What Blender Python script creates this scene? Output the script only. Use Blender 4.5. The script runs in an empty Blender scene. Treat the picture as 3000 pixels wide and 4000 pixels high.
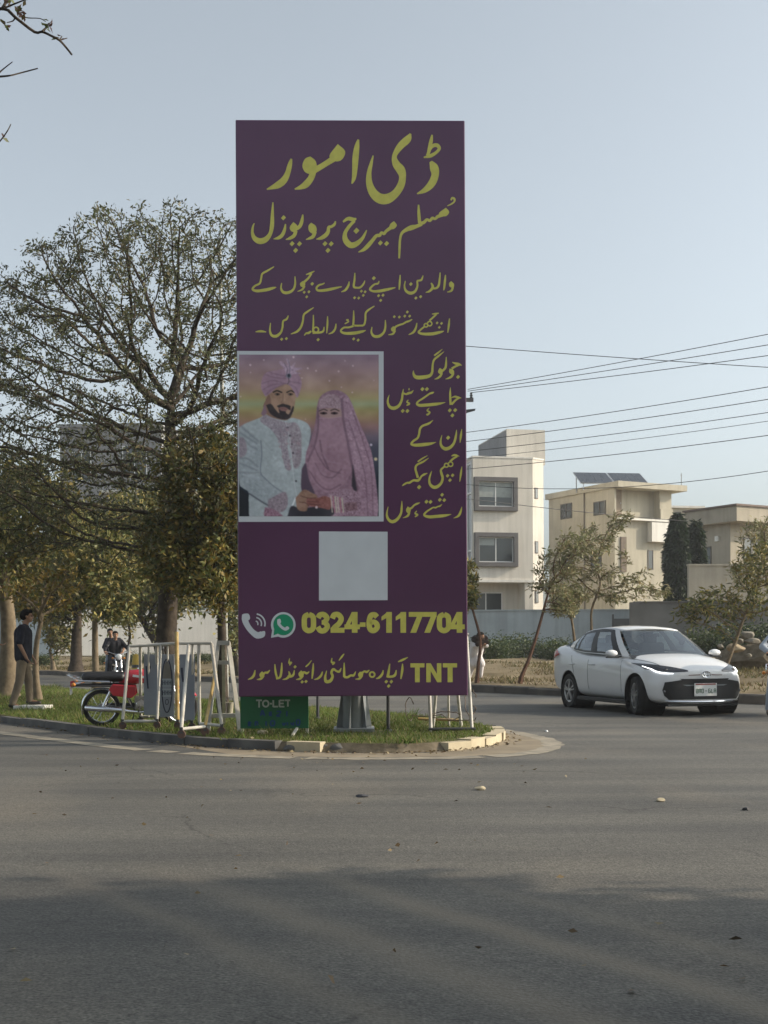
import bpy, bmesh, math, random
import numpy as np
from mathutils import Vector, Matrix, Euler

R = math.radians
SC = bpy.context.scene
COL = SC.collection
# ------------------------------------------------------------------ camera
CAM_H = 1.16                 # metres above the road
FPX = 4750.0                 # focal length in pixels of the 3000 px wide photograph
HY = 2520.0                  # row of the horizon
ROLL = -0.0053
cam_data = bpy.data.cameras.new("camera")
cam = bpy.data.objects.new("camera", cam_data); COL.objects.link(cam)
cam_data.sensor_fit = 'HORIZONTAL'; cam_data.sensor_width = 36.0
cam_data.lens = 36.0 * FPX / 3000.0
cam_data.shift_x = 0.0
cam_data.shift_y = (HY - 2000.0) / 3000.0
cam_data.clip_start = 0.05; cam_data.clip_end = 4000.0
CX = Vector((math.cos(ROLL), 0, math.sin(ROLL)))
CY = Vector((-math.sin(ROLL), 0, math.cos(ROLL)))
CZ = Vector((0, -1, 0))
cam.matrix_world = Matrix(((CX.x, CY.x, CZ.x, 0), (CX.y, CY.y, CZ.y, 0), (CX.z, CY.z, CZ.z, CAM_H), (0, 0, 0, 1)))
SC.camera = cam
# ------------------------------------------------------------------ sky and sun
SUN_EL, SUN_AZ = 27.0, 1.8   # azimuth measured from +X towards +Y
world = bpy.data.worlds.new("World"); SC.world = world; world.use_nodes = True
wn = world.node_tree.nodes; wl = world.node_tree.links
bg = wn["Background"]
sky = wn.new("ShaderNodeTexSky"); sky.sky_type = 'NISHITA'; sky.sun_disc = False
sky.sun_elevation = R(SUN_EL); sky.sun_rotation = R(90.0 - SUN_AZ)
sky.air_density = 1.0; sky.dust_density = 4.0; sky.ozone_density = 3.0; sky.altitude = 200
hs = wn.new("ShaderNodeHueSaturation"); hs.inputs["Saturation"].default_value = 0.38
wl.new(sky.outputs[0], hs.inputs["Color"]); tint = wn.new("ShaderNodeMix"); tint.data_type = 'RGBA'; tint.blend_type = 'MULTIPLY'; tint.inputs[0].default_value = 1.0; tint.inputs[7].default_value = (0.985, 1.025, 0.995, 1)   # dusty, faintly green air
wl.new(hs.outputs[0], tint.inputs[6]); wl.new(tint.outputs[2], bg.inputs[0])
bg.inputs[1].default_value = 0.15
sd = bpy.data.lights.new("sun", 'SUN'); sd.energy = 3.0; sd.angle = R(0.6); sd.color = (1.0, 0.85, 0.66)
sun = bpy.data.objects.new("sun", sd); COL.objects.link(sun)
SDIR = Vector((math.cos(R(SUN_AZ)) * math.cos(R(SUN_EL)), math.sin(R(SUN_AZ)) * math.cos(R(SUN_EL)), math.sin(R(SUN_EL))))
sun.rotation_euler = SDIR.to_track_quat('Z', 'Y').to_euler(); sun.location = (30, 0, 40)
SC.view_settings.view_transform = 'Standard'; SC.view_settings.look = 'None'
SC.view_settings.exposure = 0.56; SC.view_settings.gamma = 1.0
SC.render.engine = 'CYCLES'

# ------------------------------------------------------------------ reading places off the photograph
def ray(px, py):
    d = CX * ((px - 1500.0) / FPX) + CY * ((HY - py) / FPX) + Vector((0, 1, 0))
    return d
def W(px, py, Z):
    d = ray(px, py)
    return Vector((d.x * Z, Z, CAM_H + d.z * Z))
def G(px, py, z=0.0):
    d = ray(px, py)
    t = (z - CAM_H) / d.z
    return Vector((d.x * t, t, z))

# ------------------------------------------------------------------ materials
MATS = {}
def lin(c):
    return tuple(((v / 255.0) / 12.92 if v <= 10 else ((v / 255.0 + 0.055) / 1.055) ** 2.4) for v in c)
def mat(name, col, rough=0.7, var=0.12, scale=6.0, metal=0.0, bump=0.0, bscale=40.0, spec=0.5, coat=0.0, detail=4.0, col2=None, streak=0.0):
    if name in MATS: return MATS[name]
    m = bpy.data.materials.new(name); m.use_nodes = True
    nt = m.node_tree; n = nt.nodes; l = nt.links
    b = n["Principled BSDF"]
    b.inputs["Roughness"].default_value = rough; b.inputs["Metallic"].default_value = metal
    b.inputs["Specular IOR Level"].default_value = spec
    b.inputs["Coat Weight"].default_value = coat
    tc = n.new("ShaderNodeTexCoord")
    ns = n.new("ShaderNodeTexNoise"); ns.inputs["Scale"].default_value = scale; ns.inputs["Detail"].default_value = detail
    l.new(tc.outputs["Object"], ns.inputs["Vector"])
    rp = n.new("ShaderNodeValToRGB")
    rp.color_ramp.elements[0].position = 0.3; rp.color_ramp.elements[1].position = 0.7
    c2 = col2 if col2 else tuple(min(1, c * (1 + var)) for c in col)
    c1 = col if col2 else tuple(c * (1 - var) for c in col)
    rp.color_ramp.elements[0].color = (*c1, 1); rp.color_ramp.elements[1].color = (*c2, 1)
    l.new(ns.outputs["Fac"], rp.inputs["Fac"]); l.new(rp.outputs["Color"], b.inputs["Base Color"])
    if streak > 0:   # rain streaks and grime running down a wall
        mp = n.new("ShaderNodeMapping"); mp.inputs["Scale"].default_value = (2.6, 2.6, 0.16); l.new(tc.outputs["Object"], mp.inputs["Vector"])
        n3 = n.new("ShaderNodeTexNoise"); n3.inputs["Scale"].default_value = 1.5; n3.inputs["Detail"].default_value = 6; l.new(mp.outputs[0], n3.inputs["Vector"])
        r3 = n.new("ShaderNodeValToRGB"); r3.color_ramp.elements[0].position = 0.42; r3.color_ramp.elements[0].color = (1, 1, 1, 1); r3.color_ramp.elements[1].position = 0.72; r3.color_ramp.elements[1].color = (1 - streak, 1 - streak * 1.02, 1 - streak * 1.08, 1)
        l.new(n3.outputs["Fac"], r3.inputs[0]); mm = n.new("ShaderNodeMix"); mm.data_type = 'RGBA'; mm.blend_type = 'MULTIPLY'; mm.inputs[0].default_value = 1.0
        l.new(rp.outputs["Color"], mm.inputs[6]); l.new(r3.outputs["Color"], mm.inputs[7]); l.new(mm.outputs[2], b.inputs["Base Color"])
    if bump > 0:
        n2 = n.new("ShaderNodeTexNoise"); n2.inputs["Scale"].default_value = bscale; n2.inputs["Detail"].default_value = 3
        l.new(tc.outputs["Object"], n2.inputs["Vector"])
        bp = n.new("ShaderNodeBump"); bp.inputs["Strength"].default_value = bump; bp.inputs["Distance"].default_value = 0.01
        l.new(n2.outputs["Fac"], bp.inputs["Height"]); l.new(bp.outputs["Normal"], b.inputs["Normal"])
    MATS[name] = m
    return m
def glass_mat(name, col, alpha=0.6, rough=0.05):
    """tinted pane: a clear, slightly dark layer mixed with a glossy skin"""
    if name in MATS: return MATS[name]
    m = bpy.data.materials.new(name); m.use_nodes = True
    n = m.node_tree.nodes; l = m.node_tree.links
    n.remove(n["Principled BSDF"])
    tr = n.new("ShaderNodeBsdfTransparent"); tr.inputs[0].default_value = (*col, 1)
    gl = n.new("ShaderNodeBsdfGlossy"); gl.inputs["Roughness"].default_value = rough; gl.inputs[0].default_value = (0.9, 0.95, 1, 1)
    fr = n.new("ShaderNodeFresnel"); fr.inputs[0].default_value = 1.6
    ad = n.new("ShaderNodeMath"); ad.operation = 'ADD'; ad.inputs[1].default_value = 1 - alpha
    mx = n.new("ShaderNodeMixShader")
    l.new(fr.outputs[0], ad.inputs[0]); l.new(ad.outputs[0], mx.inputs[0])
    l.new(tr.outputs[0], mx.inputs[1]); l.new(gl.outputs[0], mx.inputs[2])
    l.new(mx.outputs[0], n["Material Output"].inputs[0])
    MATS[name] = m; return m
def attr_mat(name, attr="Col", rough=0.8, trans=0.0, spec=0.3):
    if name in MATS: return MATS[name]
    m = bpy.data.materials.new(name); m.use_nodes = True
    n = m.node_tree.nodes; l = m.node_tree.links; b = n["Principled BSDF"]
    b.inputs["Roughness"].default_value = rough; b.inputs["Specular IOR Level"].default_value = spec
    a = n.new("ShaderNodeAttribute"); a.attribute_name = attr
    l.new(a.outputs["Color"], b.inputs["Base Color"])
    if trans > 0:
        t = n.new("ShaderNodeBsdfTranslucent"); l.new(a.outputs["Color"], t.inputs[0])
        mx = n.new("ShaderNodeMixShader"); mx.inputs[0].default_value = trans
        l.new(b.outputs[0], mx.inputs[1]); l.new(t.outputs[0], mx.inputs[2]); l.new(mx.outputs[0], n["Material Output"].inputs[0])
    MATS[name] = m; return m
def emit_mat(name, col, strength):
    if name in MATS: return MATS[name]
    m = bpy.data.materials.new(name); m.use_nodes = True
    b = m.node_tree.nodes["Principled BSDF"]; b.inputs["Base Color"].default_value = (*col, 1)
    b.inputs["Emission Color"].default_value = (*col, 1); b.inputs["Emission Strength"].default_value = strength
    MATS[name] = m; return m

# ------------------------------------------------------------------ mesh building
def frame_of(d):
    d = Vector(d).normalized()
    a = Vector((0, 0, 1)) if abs(d.z) < 0.92 else Vector((1, 0, 0))
    u = d.cross(a).normalized(); v = u.cross(d).normalized()
    return u, v
def smooth_path(pts, k=6):
    """Catmull-Rom through points of any dimension"""
    P = [np.array(p, float) for p in pts]
    if len(P) < 3: return P
    P = [2 * P[0] - P[1]] + P + [2 * P[-1] - P[-2]]
    out = []
    for i in range(1, len(P) - 2):
        for j in range(k):
            t = j / k; a, b, c, d = P[i - 1], P[i], P[i + 1], P[i + 2]
            out.append(0.5 * (2 * b + (c - a) * t + (2 * a - 5 * b + 4 * c - d) * t * t + (3 * b - a - 3 * c + d) * t ** 3))
    out.append(P[-2]); return out
class MB:
    def __init__(s): s.v = []; s.f = []; s.mi = []; s.cur = 0
    def add(s, verts, faces):
        o = len(s.v); s.v += [tuple(p) for p in verts]
        s.f += [tuple(i + o for i in f) for f in faces]; s.mi += [s.cur] * len(faces); return s
    def box(s, c, size, rot=None, taper=None):
        x, y, z = (k / 2 for k in size); c = Vector(c)
        tx, ty = taper if taper else (1, 1)
        vs = [Vector((sx * x * (tx if sz > 0 else 1), sy * y * (ty if sz > 0 else 1), sz * z)) for sz in (-1, 1) for sx, sy in ((-1, -1), (1, -1), (1, 1), (-1, 1))]
        if rot is not None:
            M = rot if isinstance(rot, Matrix) else Euler(rot).to_matrix()
            vs = [M @ p for p in vs]
        return s.add([p + c for p in vs], [(3, 2, 1, 0), (4, 5, 6, 7), (0, 1, 5, 4), (1, 2, 6, 5), (2, 3, 7, 6), (3, 0, 4, 7)])
    def bar(s, a, b, w, h=None, up=None):
        """rectangular bar from a to b"""
        a, b = Vector(a), Vector(b); h = h or w; d = (b - a)
        if up is not None:
            u = d.cross(Vector(up)).normalized(); v = u.cross(d).normalized()
        else: u, v = frame_of(d)
        vs = [p + u * (sx * w / 2) + v * (sy * h / 2) for p in (a, b) for sx, sy in ((-1, -1), (1, -1), (1, 1), (-1, 1))]
        return s.add(vs, [(3, 2, 1, 0), (4, 5, 6, 7), (0, 1, 5, 4), (1, 2, 6, 5), (2, 3, 7, 6), (3, 0, 4, 7)])
    def tube(s, pts, r, n=8, cap=True):
        pts = [Vector(p) for p in pts]; m = len(pts)
        rr = list(r) if hasattr(r, '__len__') else [r] * m
        vs = []; u = None
        for i, p in enumerate(pts):
            d = (pts[min(i + 1, m - 1)] - pts[max(i - 1, 0)])
            if d.length < 1e-9: d = Vector((0, 0, 1))
            d.normalize()
            if u is None: u, v = frame_of(d)
            else:
                u = (u - d * u.dot(d))
                if u.length < 1e-6: u, _ = frame_of(d)
                u.normalize()
            v = d.cross(u)
            for k in range(n):
                a = 2 * math.pi * k / n
                vs.append(p + (u * math.cos(a) + v * math.sin(a)) * rr[i])
        fs = [(i * n + k, i * n + (k + 1) % n, (i + 1) * n + (k + 1) % n, (i + 1) * n + k) for i in range(m - 1) for k in range(n)]
        if cap: fs += [tuple(range(n - 1, -1, -1)), tuple((m - 1) * n + k for k in range(n))]
        return s.add(vs, fs)
    def lathe(s, prof, n=20, c=(0, 0, 0), axis='Z', arc=None):
        """prof: (radius, height) pairs round an axis"""
        c = Vector(c); vs = []
        for r, h in prof:
            for k in range(n):
                a = 2 * math.pi * k / n
                p = {'Z': (r * math.cos(a), r * math.sin(a), h), 'X': (h, r * math.cos(a), r * math.sin(a)), 'Y': (r * math.sin(a), h, r * math.cos(a))}[axis]
                vs.append(c + Vector(p))
        m = len(prof)
        return s.add(vs, [(i * n + k, i * n + (k + 1) % n, (i + 1) * n + (k + 1) % n, (i + 1) * n + k) for i in range(m - 1) for k in range(n)])
    def ball(s, c, r, nu=12, nv=8, rot=None):
        rx, ry, rz = r if hasattr(r, '__len__') else (r, r, r); c = Vector(c)
        M = Euler(rot).to_matrix() if rot is not None else Matrix.Identity(3)
        vs = [c + M @ Vector((0, 0, -rz))]
        for i in range(1, nv):
            t = -math.pi / 2 + math.pi * i / nv
            for k in range(nu):
                a = 2 * math.pi * k / nu
                vs.append(c + M @ Vector((rx * math.cos(t) * math.cos(a), ry * math.cos(t) * math.sin(a), rz * math.sin(t))))
        vs.append(c + M @ Vector((0, 0, rz))); L = len(vs) - 1
        fs = [(0, 1 + (k + 1) % nu, 1 + k) for k in range(nu)]
        for i in range(nv - 2):
            for k in range(nu):
                a = 1 + i * nu + k; b = 1 + i * nu + (k + 1) % nu
                fs.append((a, b, b + nu, a + nu))
        o = 1 + (nv - 2) * nu
        fs += [(o + k, o + (k + 1) % nu, L) for k in range(nu)]
        return s.add(vs, fs)
    def capsule(s, a, b, ra, rb, n=12):
        """tapered limb with round ends"""
        a, b = Vector(a), Vector(b); d = (b - a)
        if d.length < 1e-6: return s.ball(a, ra)
        d.normalize(); pts = []; rs = []
        for k in range(4):
            t = k / 4 * math.pi / 2; pts.append(a - d * ra * math.cos(t)); rs.append(max(ra * math.sin(t), ra * 0.02))
        pts.append(a); rs.append(ra); pts.append(b); rs.append(rb)
        for k in range(1, 5):
            t = k / 4 * math.pi / 2; pts.append(b + d * rb * math.sin(t)); rs.append(max(rb * math.cos(t), rb * 0.02))
        return s.tube(pts, rs, n)
    def prism(s, poly, org, u, v, w):
        """polygon in (u,v) with origin org, pushed along w (vector)"""
        org, u, v, w = Vector(org), Vector(u), Vector(v), Vector(w); n = len(poly)
        a = [org + u * x + v * y for x, y in poly]
        return s.add(a + [p + w for p in a], [tuple(range(n - 1, -1, -1)), tuple(range(n, 2 * n))] + [(i, (i + 1) % n, n + (i + 1) % n, n + i) for i in range(n)])
    def build(s, name, m, parent=None, world=False, smooth=False, bevel=0.0, loc=None, fix=True):
        me = bpy.data.meshes.new(name)
        vs = s.v
        if world and parent is not None:
            Mi = parent_matrix(parent).inverted(); vs = [tuple(Mi @ Vector(p)) for p in vs]
        elif loc is not None:
            L = Vector(loc); vs = [tuple(Vector(p) - L) for p in vs]
        me.from_pydata(vs, [], s.f)
        ms = m if isinstance(m, (list, tuple)) else [m]
        for k in ms: me.materials.append(k)
        if len(ms) > 1: me.polygons.foreach_set("material_index", s.mi)
        if fix:
            bm = bmesh.new(); bm.from_mesh(me); bmesh.ops.recalc_face_normals(bm, faces=bm.faces); bm.to_mesh(me); bm.free()
        if smooth: me.polygons.foreach_set("use_smooth", [True] * len(me.polygons))
        o = bpy.data.objects.new(name, me); COL.objects.link(o)
        if parent is not None: o.parent = parent
        elif loc is not None: o.location = loc
        if bevel > 0:
            b = o.modifiers.new("bevel", 'BEVEL'); b.width = bevel; b.segments = 2; b.limit_method = 'ANGLE'; b.angle_limit = R(35)
        if smooth and bevel == 0:
            try: me.set_sharp_from_angle(angle=R(50))
            except Exception: pass
        return o
def parent_matrix(p):
    M = Matrix.Identity(4); chain = []
    while p is not None: chain.append(p); p = p.parent
    for q in reversed(chain): M = M @ (Matrix.Translation(q.location) @ q.rotation_euler.to_matrix().to_4x4())
    return M
def np_mesh(name, verts, faces, m, parent=None, cols=None, smooth=False, loc=None):
    """fast mesh from numpy arrays; faces all quads or all triangles; cols per vertex (rgb)"""
    me = bpy.data.meshes.new(name); nv, nf, k = len(verts), len(faces), faces.shape[1]
    if loc is not None: verts = verts - np.array(loc)
    me.vertices.add(nv); me.vertices.foreach_set("co", verts.astype(np.float32).ravel())
    me.loops.add(nf * k); me.loops.foreach_set("vertex_index", faces.astype(np.int32).ravel())
    me.polygons.add(nf); me.polygons.foreach_set("loop_start", np.arange(0, nf * k, k, dtype=np.int32))
    me.polygons.foreach_set("loop_total", np.full(nf, k, np.int32))
    if smooth: me.polygons.foreach_set("use_smooth", np.ones(nf, bool))
    me.update(calc_edges=True); me.validate()
    if cols is not None:
        a = me.color_attributes.new("Col", 'FLOAT_COLOR', 'POINT')
        a.data.foreach_set("color", np.concatenate([cols, np.ones((nv, 1))], 1).astype(np.float32).ravel())
    me.materials.append(m)
    o = bpy.data.objects.new(name, me); COL.objects.link(o)
    if parent is not None: o.parent = parent
    elif loc is not None: o.location = loc
    return o
def tag(o, label=None, cat=None, group=None, kind=None):
    if label: o["label"] = label
    if cat: o["category"] = cat
    if group: o["group"] = group
    if kind: o["kind"] = kind
    return o
def thing(name, loc, label, cat, group=None, rotz=0.0):
    o = bpy.data.objects.new(name, None); COL.objects.link(o); o.location = loc; o.rotation_euler = (0, 0, rotz)
    o.empty_display_size = 0.2
    return tag(o, label, cat, group)
def copy_tree(o, parent=None):
    kids = list(o.children); c = o.copy(); COL.objects.link(c)
    if parent is not None: c.parent = parent
    for k in kids: copy_tree(k, c)
    return c
def apply_mods(o):
    dg = bpy.context.evaluated_depsgraph_get(); dg.update()
    me = bpy.data.meshes.new_from_object(o.evaluated_get(dg)); old = o.data
    o.modifiers.clear(); o.data = me; bpy.data.meshes.remove(old); return o
def flesh(mb, name, m, parent, voxel=0.014, smooth=4, world=False):
    """closed limbs fused into one continuous skin"""
    o = mb.build(name, m, parent, world=world, smooth=True)
    md = o.modifiers.new("fuse", 'REMESH'); md.mode = 'VOXEL'; md.voxel_size = voxel; md.use_smooth_shade = True
    sm = o.modifiers.new("relax", 'SMOOTH'); sm.iterations = smooth; sm.factor = 0.5
    return apply_mods(o)
# ================================================================== SETTING: ground, roads, island
def road_mat():
    m = bpy.data.materials.new("asphalt"); m.use_nodes = True
    n = m.node_tree.nodes; l = m.node_tree.links; b = n["Principled BSDF"]
    b.inputs["Roughness"].default_value = 0.82; b.inputs["Specular IOR Level"].default_value = 0.35
    tc = n.new("ShaderNodeTexCoord")
    def noise(scale, detail, sx=1, sy=1, rz=0):
        mp = n.new("ShaderNodeMapping"); mp.inputs["Scale"].default_value = (sx, sy, 1); mp.inputs["Rotation"].default_value = (0, 0, rz)
        l.new(tc.outputs["Object"], mp.inputs["Vector"])
        t = n.new("ShaderNodeTexNoise"); t.inputs["Scale"].default_value = scale; t.inputs["Detail"].default_value = detail
        l.new(mp.outputs[0], t.inputs["Vector"]); return t.outputs["Fac"]
    def ramp(f, p0, c0, p1, c1):
        r = n.new("ShaderNodeValToRGB"); e = r.color_ramp.elements
        e[0].position = p0; e[0].color = (*c0, 1); e[1].position = p1; e[1].color = (*c1, 1); l.new(f, r.inputs[0]); return r.outputs[0]
    def mix(a, c, fac, mode='MIX'):
        x = n.new("ShaderNodeMix"); x.data_type = 'RGBA'; x.blend_type = mode
        if isinstance(fac, float): x.inputs[0].default_value = fac
        else: l.new(fac, x.inputs[0])
        l.new(a, x.inputs[6]); l.new(c, x.inputs[7]); return x.outputs[2]
    base = ramp(noise(0.35, 5), 0.35, (0.088, 0.086, 0.081), 0.65, (0.118, 0.115, 0.107))
    worn = ramp(noise(1.5, 6, 0.13, 1.0, R(45)), 0.36, (0.76, 0.77, 0.79), 0.66, (1.22, 1.20, 1.15))
    a = mix(base, worn, 1.0, 'MULTIPLY')
    dust = ramp(noise(0.55, 4, 1, 0.5, R(20)), 0.52, (0, 0, 0), 0.72, (1, 1, 1))
    dcol = n.new("ShaderNodeRGB"); dcol.outputs[0].default_value = (0.215, 0.185, 0.142, 1)
    df = n.new("ShaderNodeMath"); df.operation = 'MULTIPLY'; df.inputs[1].default_value = 0.35; l.new(dust, df.inputs[0])
    a = mix(a, dcol.outputs[0], df.outputs[0])
    grit = ramp(noise(70, 4), 0.30, (0.50, 0.50, 0.50), 0.70, (1.48, 1.47, 1.44))
    a = mix(a, grit, 0.85, 'MULTIPLY')
    grit2 = ramp(noise(19, 5), 0.30, (0.80, 0.80, 0.80), 0.70, (1.18, 1.18, 1.17))
    a = mix(a, grit2, 1.0, 'MULTIPLY')
    mpc = n.new("ShaderNodeMapping"); l.new(tc.outputs["Object"], mpc.inputs["Vector"])
    wob = n.new("ShaderNodeTexNoise"); wob.inputs["Scale"].default_value = 1.6; wob.inputs["Detail"].default_value = 5; l.new(tc.outputs["Object"], wob.inputs["Vector"])
    va = n.new("ShaderNodeMixRGB"); va.blend_type = 'ADD'; va.inputs[0].default_value = 0.9; l.new(mpc.outputs[0], va.inputs[1]); l.new(wob.outputs["Color"], va.inputs[2])
    vo = n.new("ShaderNodeTexVoronoi"); vo.feature = 'DISTANCE_TO_EDGE'; vo.inputs["Scale"].default_value = 0.42; l.new(va.outputs[0], vo.inputs["Vector"])
    ck = ramp(vo.outputs["Distance"], 0.0, (0.52, 0.52, 0.53), 0.010, (1, 1, 1))
    ckm = ramp(noise(0.5, 2), 0.50, (0, 0, 0), 0.58, (1, 1, 1))
    a = mix(a, mix(a, ck, 1.0, 'MULTIPLY'), ckm)
    stain = ramp(noise(2.6, 3), 0.66, (1, 1, 1), 0.78, (0.72, 0.72, 0.73))
    a = mix(a, stain, 1.0, 'MULTIPLY')
    # dust tracked across the near lane by turning wheels
    dp = n.new("ShaderNodeVectorMath"); dp.operation = 'DOT_PRODUCT'; dp.inputs[1].default_value = (0.83, 0.56, 0)
    l.new(tc.outputs["Object"], dp.inputs[0])
    wv = n.new("ShaderNodeMath"); wv.operation = 'MULTIPLY_ADD'; l.new(noise(0.9, 4), wv.inputs[0]); wv.inputs[1].default_value = 0.22; l.new(dp.outputs["Value"], wv.inputs[2])
    near = n.new("ShaderNodeSeparateXYZ"); l.new(tc.outputs["Object"], near.inputs[0])
    fade = n.new("ShaderNodeMapRange"); fade.inputs[1].default_value = 6.6; fade.inputs[2].default_value = 5.4; fade.inputs[3].default_value = 0; fade.inputs[4].default_value = 1; l.new(near.outputs["Y"], fade.inputs[0])
    for s0, wd_, am in ((3.26, 0.10, 0.55), (2.70, 0.13, 0.42), (2.22, 0.09, 0.28), (3.75, 0.08, 0.25)):
        m1 = n.new("ShaderNodeMath"); m1.operation = 'SUBTRACT'; l.new(wv.outputs[0], m1.inputs[0]); m1.inputs[1].default_value = s0
        m2 = n.new("ShaderNodeMath"); m2.operation = 'DIVIDE'; l.new(m1.outputs[0], m2.inputs[0]); m2.inputs[1].default_value = wd_
        m3 = n.new("ShaderNodeMath"); m3.operation = 'MULTIPLY'; l.new(m2.outputs[0], m3.inputs[0]); l.new(m2.outputs[0], m3.inputs[1])
        m4 = n.new("ShaderNodeMath"); m4.operation = 'MULTIPLY'; l.new(m3.outputs[0], m4.inputs[0]); m4.inputs[1].default_value = -1.0
        m5 = n.new("ShaderNodeMath"); m5.operation = 'EXPONENT'; l.new(m4.outputs[0], m5.inputs[0])
        m6 = n.new("ShaderNodeMath"); m6.operation = 'MULTIPLY'; l.new(m5.outputs[0], m6.inputs[0]); m6.inputs[1].default_value = am
        m7 = n.new("ShaderNodeMath"); m7.operation = 'MULTIPLY'; l.new(m6.outputs[0], m7.inputs[0]); l.new(fade.outputs[0], m7.inputs[1])
        a = mix(a, dcol.outputs[0], m7.outputs[0])
    l.new(a, b.inputs["Base Color"])
    bp = n.new("ShaderNodeBump"); bp.inputs["Strength"].default_value = 0.6; bp.inputs["Distance"].default_value = 0.008
    l.new(noise(60, 5), bp.inputs["Height"]); l.new(bp.outputs[0], b.inputs["Normal"])
    return m
M_ASPH = road_mat()
M_EDGE = mat("edge_soil", (0.09, 0.075, 0.05), 0.95, scale=7, detail=8, bump=0.9, bscale=16, col2=(0.20, 0.165, 0.12), spec=0.1)
M_DIRT = mat("dirt", (0.26, 0.205, 0.135), 0.95, scale=0.9, detail=8, bump=0.7, bscale=9, col2=(0.36, 0.29, 0.20), spec=0.1)
M_SOIL = mat("turf_soil", (0.075, 0.085, 0.03), 0.95, scale=1.6, detail=7, bump=0.6, bscale=20, col2=(0.12, 0.115, 0.05), spec=0.1)
M_KERB = mat("kerb_concrete", (0.075, 0.074, 0.074), 0.9, scale=3, detail=6, bump=0.5, bscale=18, col2=(0.15, 0.145, 0.135), spec=0.2)
M_KPALE = mat("kerb_pale", (0.42, 0.36, 0.25), 0.85, scale=4, detail=6, bump=0.5, bscale=18, col2=(0.52, 0.45, 0.32), spec=0.2)
M_PAINT = mat("worn_road_paint", (0.19, 0.175, 0.145), 0.85, scale=5, detail=8, col2=(0.36, 0.32, 0.25), spec=0.2)

def flat(name, poly, z, m, kind="structure"):
    mb = MB(); mb.add([(x, y, z) for x, y in poly], [tuple(range(len(poly)))])
    bm = bmesh.new(); vs = [bm.verts.new(p) for p in mb.v]; bm.faces.new(vs); bmesh.ops.triangulate(bm, faces=bm.faces)
    me = bpy.data.meshes.new(name); bm.to_mesh(me); bm.free(); me.materials.append(m)
    o = bpy.data.objects.new(name, me); COL.objects.link(o)
    for p in me.polygons:
        if p.normal.z < 0: p.flip()
    return tag(o, kind=kind)
flat("ground", [(-900, -60), (900, -60), (900, 1500), (-900, 1500)], -0.03, M_DIRT)
# edge of the far kerb, from the right foreground to the far left
FAR = [(30, -8), (16, 11.5), (9.5, 20.2), (7.35, 23.1), (4.4, 27.0), (2.1, 30.2), (-1.8, 34.8), (-6.5, 41), (-13.5, 50), (-24, 62), (-60, 100)]
flat("road", FAR + [(-75, 100), (-75, -30), (30, -30)], 0.0, M_ASPH)

def offset_line(pts, d):
    out = []; P = [Vector((x, y)) for x, y in pts]
    for i, p in enumerate(P):
        t = (P[min(i + 1, len(P) - 1)] - P[max(i - 1, 0)]).normalized()
        out.append((p.x + t.y * d, p.y - t.x * d))
    return out
def strip(mb, a, b, z0, z1):
    pass
def kerb_run(mb, line, w, h, seg=0.9, gap=0.012, seed=1, lean=0.0, drop=0.0):
    """separate kerb stones laid along a line; side < 0 lays them to the left of the line"""
    rnd = random.Random(seed)
    P = [Vector((x, y, 0)) for x, y in line]
    L = [0]
    for a, b in zip(P, P[1:]): L.append(L[-1] + (b - a).length)
    def at(s):
        s = max(0, min(L[-1], s))
        for i in range(len(P) - 1):
            if s <= L[i + 1]: return P[i].lerp(P[i + 1], (s - L[i]) / max(1e-6, L[i + 1] - L[i]))
        return P[-1]
    s = 0.0
    while s < L[-1] - 0.05:
        e = min(s + seg * rnd.uniform(0.9, 1.1), L[-1]); a, b = at(s + gap / 2), at(e - gap / 2)
        d = (b - a); le = d.length; d.normalize(); nrm = Vector((d.y, -d.x, 0))
        if rnd.random() > drop:
            hh = h * rnd.uniform(0.86, 1.08); o = nrm * w / 2; ch = 0.03
            tw = rnd.uniform(-.012, .012)
            sec = [(-abs(w) / 2, -0.05), (abs(w) / 2, -0.05), (abs(w) / 2, hh - ch), (abs(w) / 2 - ch, hh), (-abs(w) / 2, hh)]
            c = a + o
            mb.prism([(x * (1 if w > 0 else -1), y) for x, y in sec], c + nrm * tw, nrm, Vector((0, 0, 1)), d * le)
        s = e
M_FARKERB = mat("far_kerb_concrete", (0.085, 0.078, 0.072), 0.9, scale=2, detail=6, bump=0.4, bscale=14, col2=(0.16, 0.14, 0.12), spec=0.2)
k = MB(); kerb_run(k, FAR[1:], -0.22, 0.17, seg=1.1, seed=4)
tag(k.build("far_kerb", M_FARKERB), kind="structure")
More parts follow.
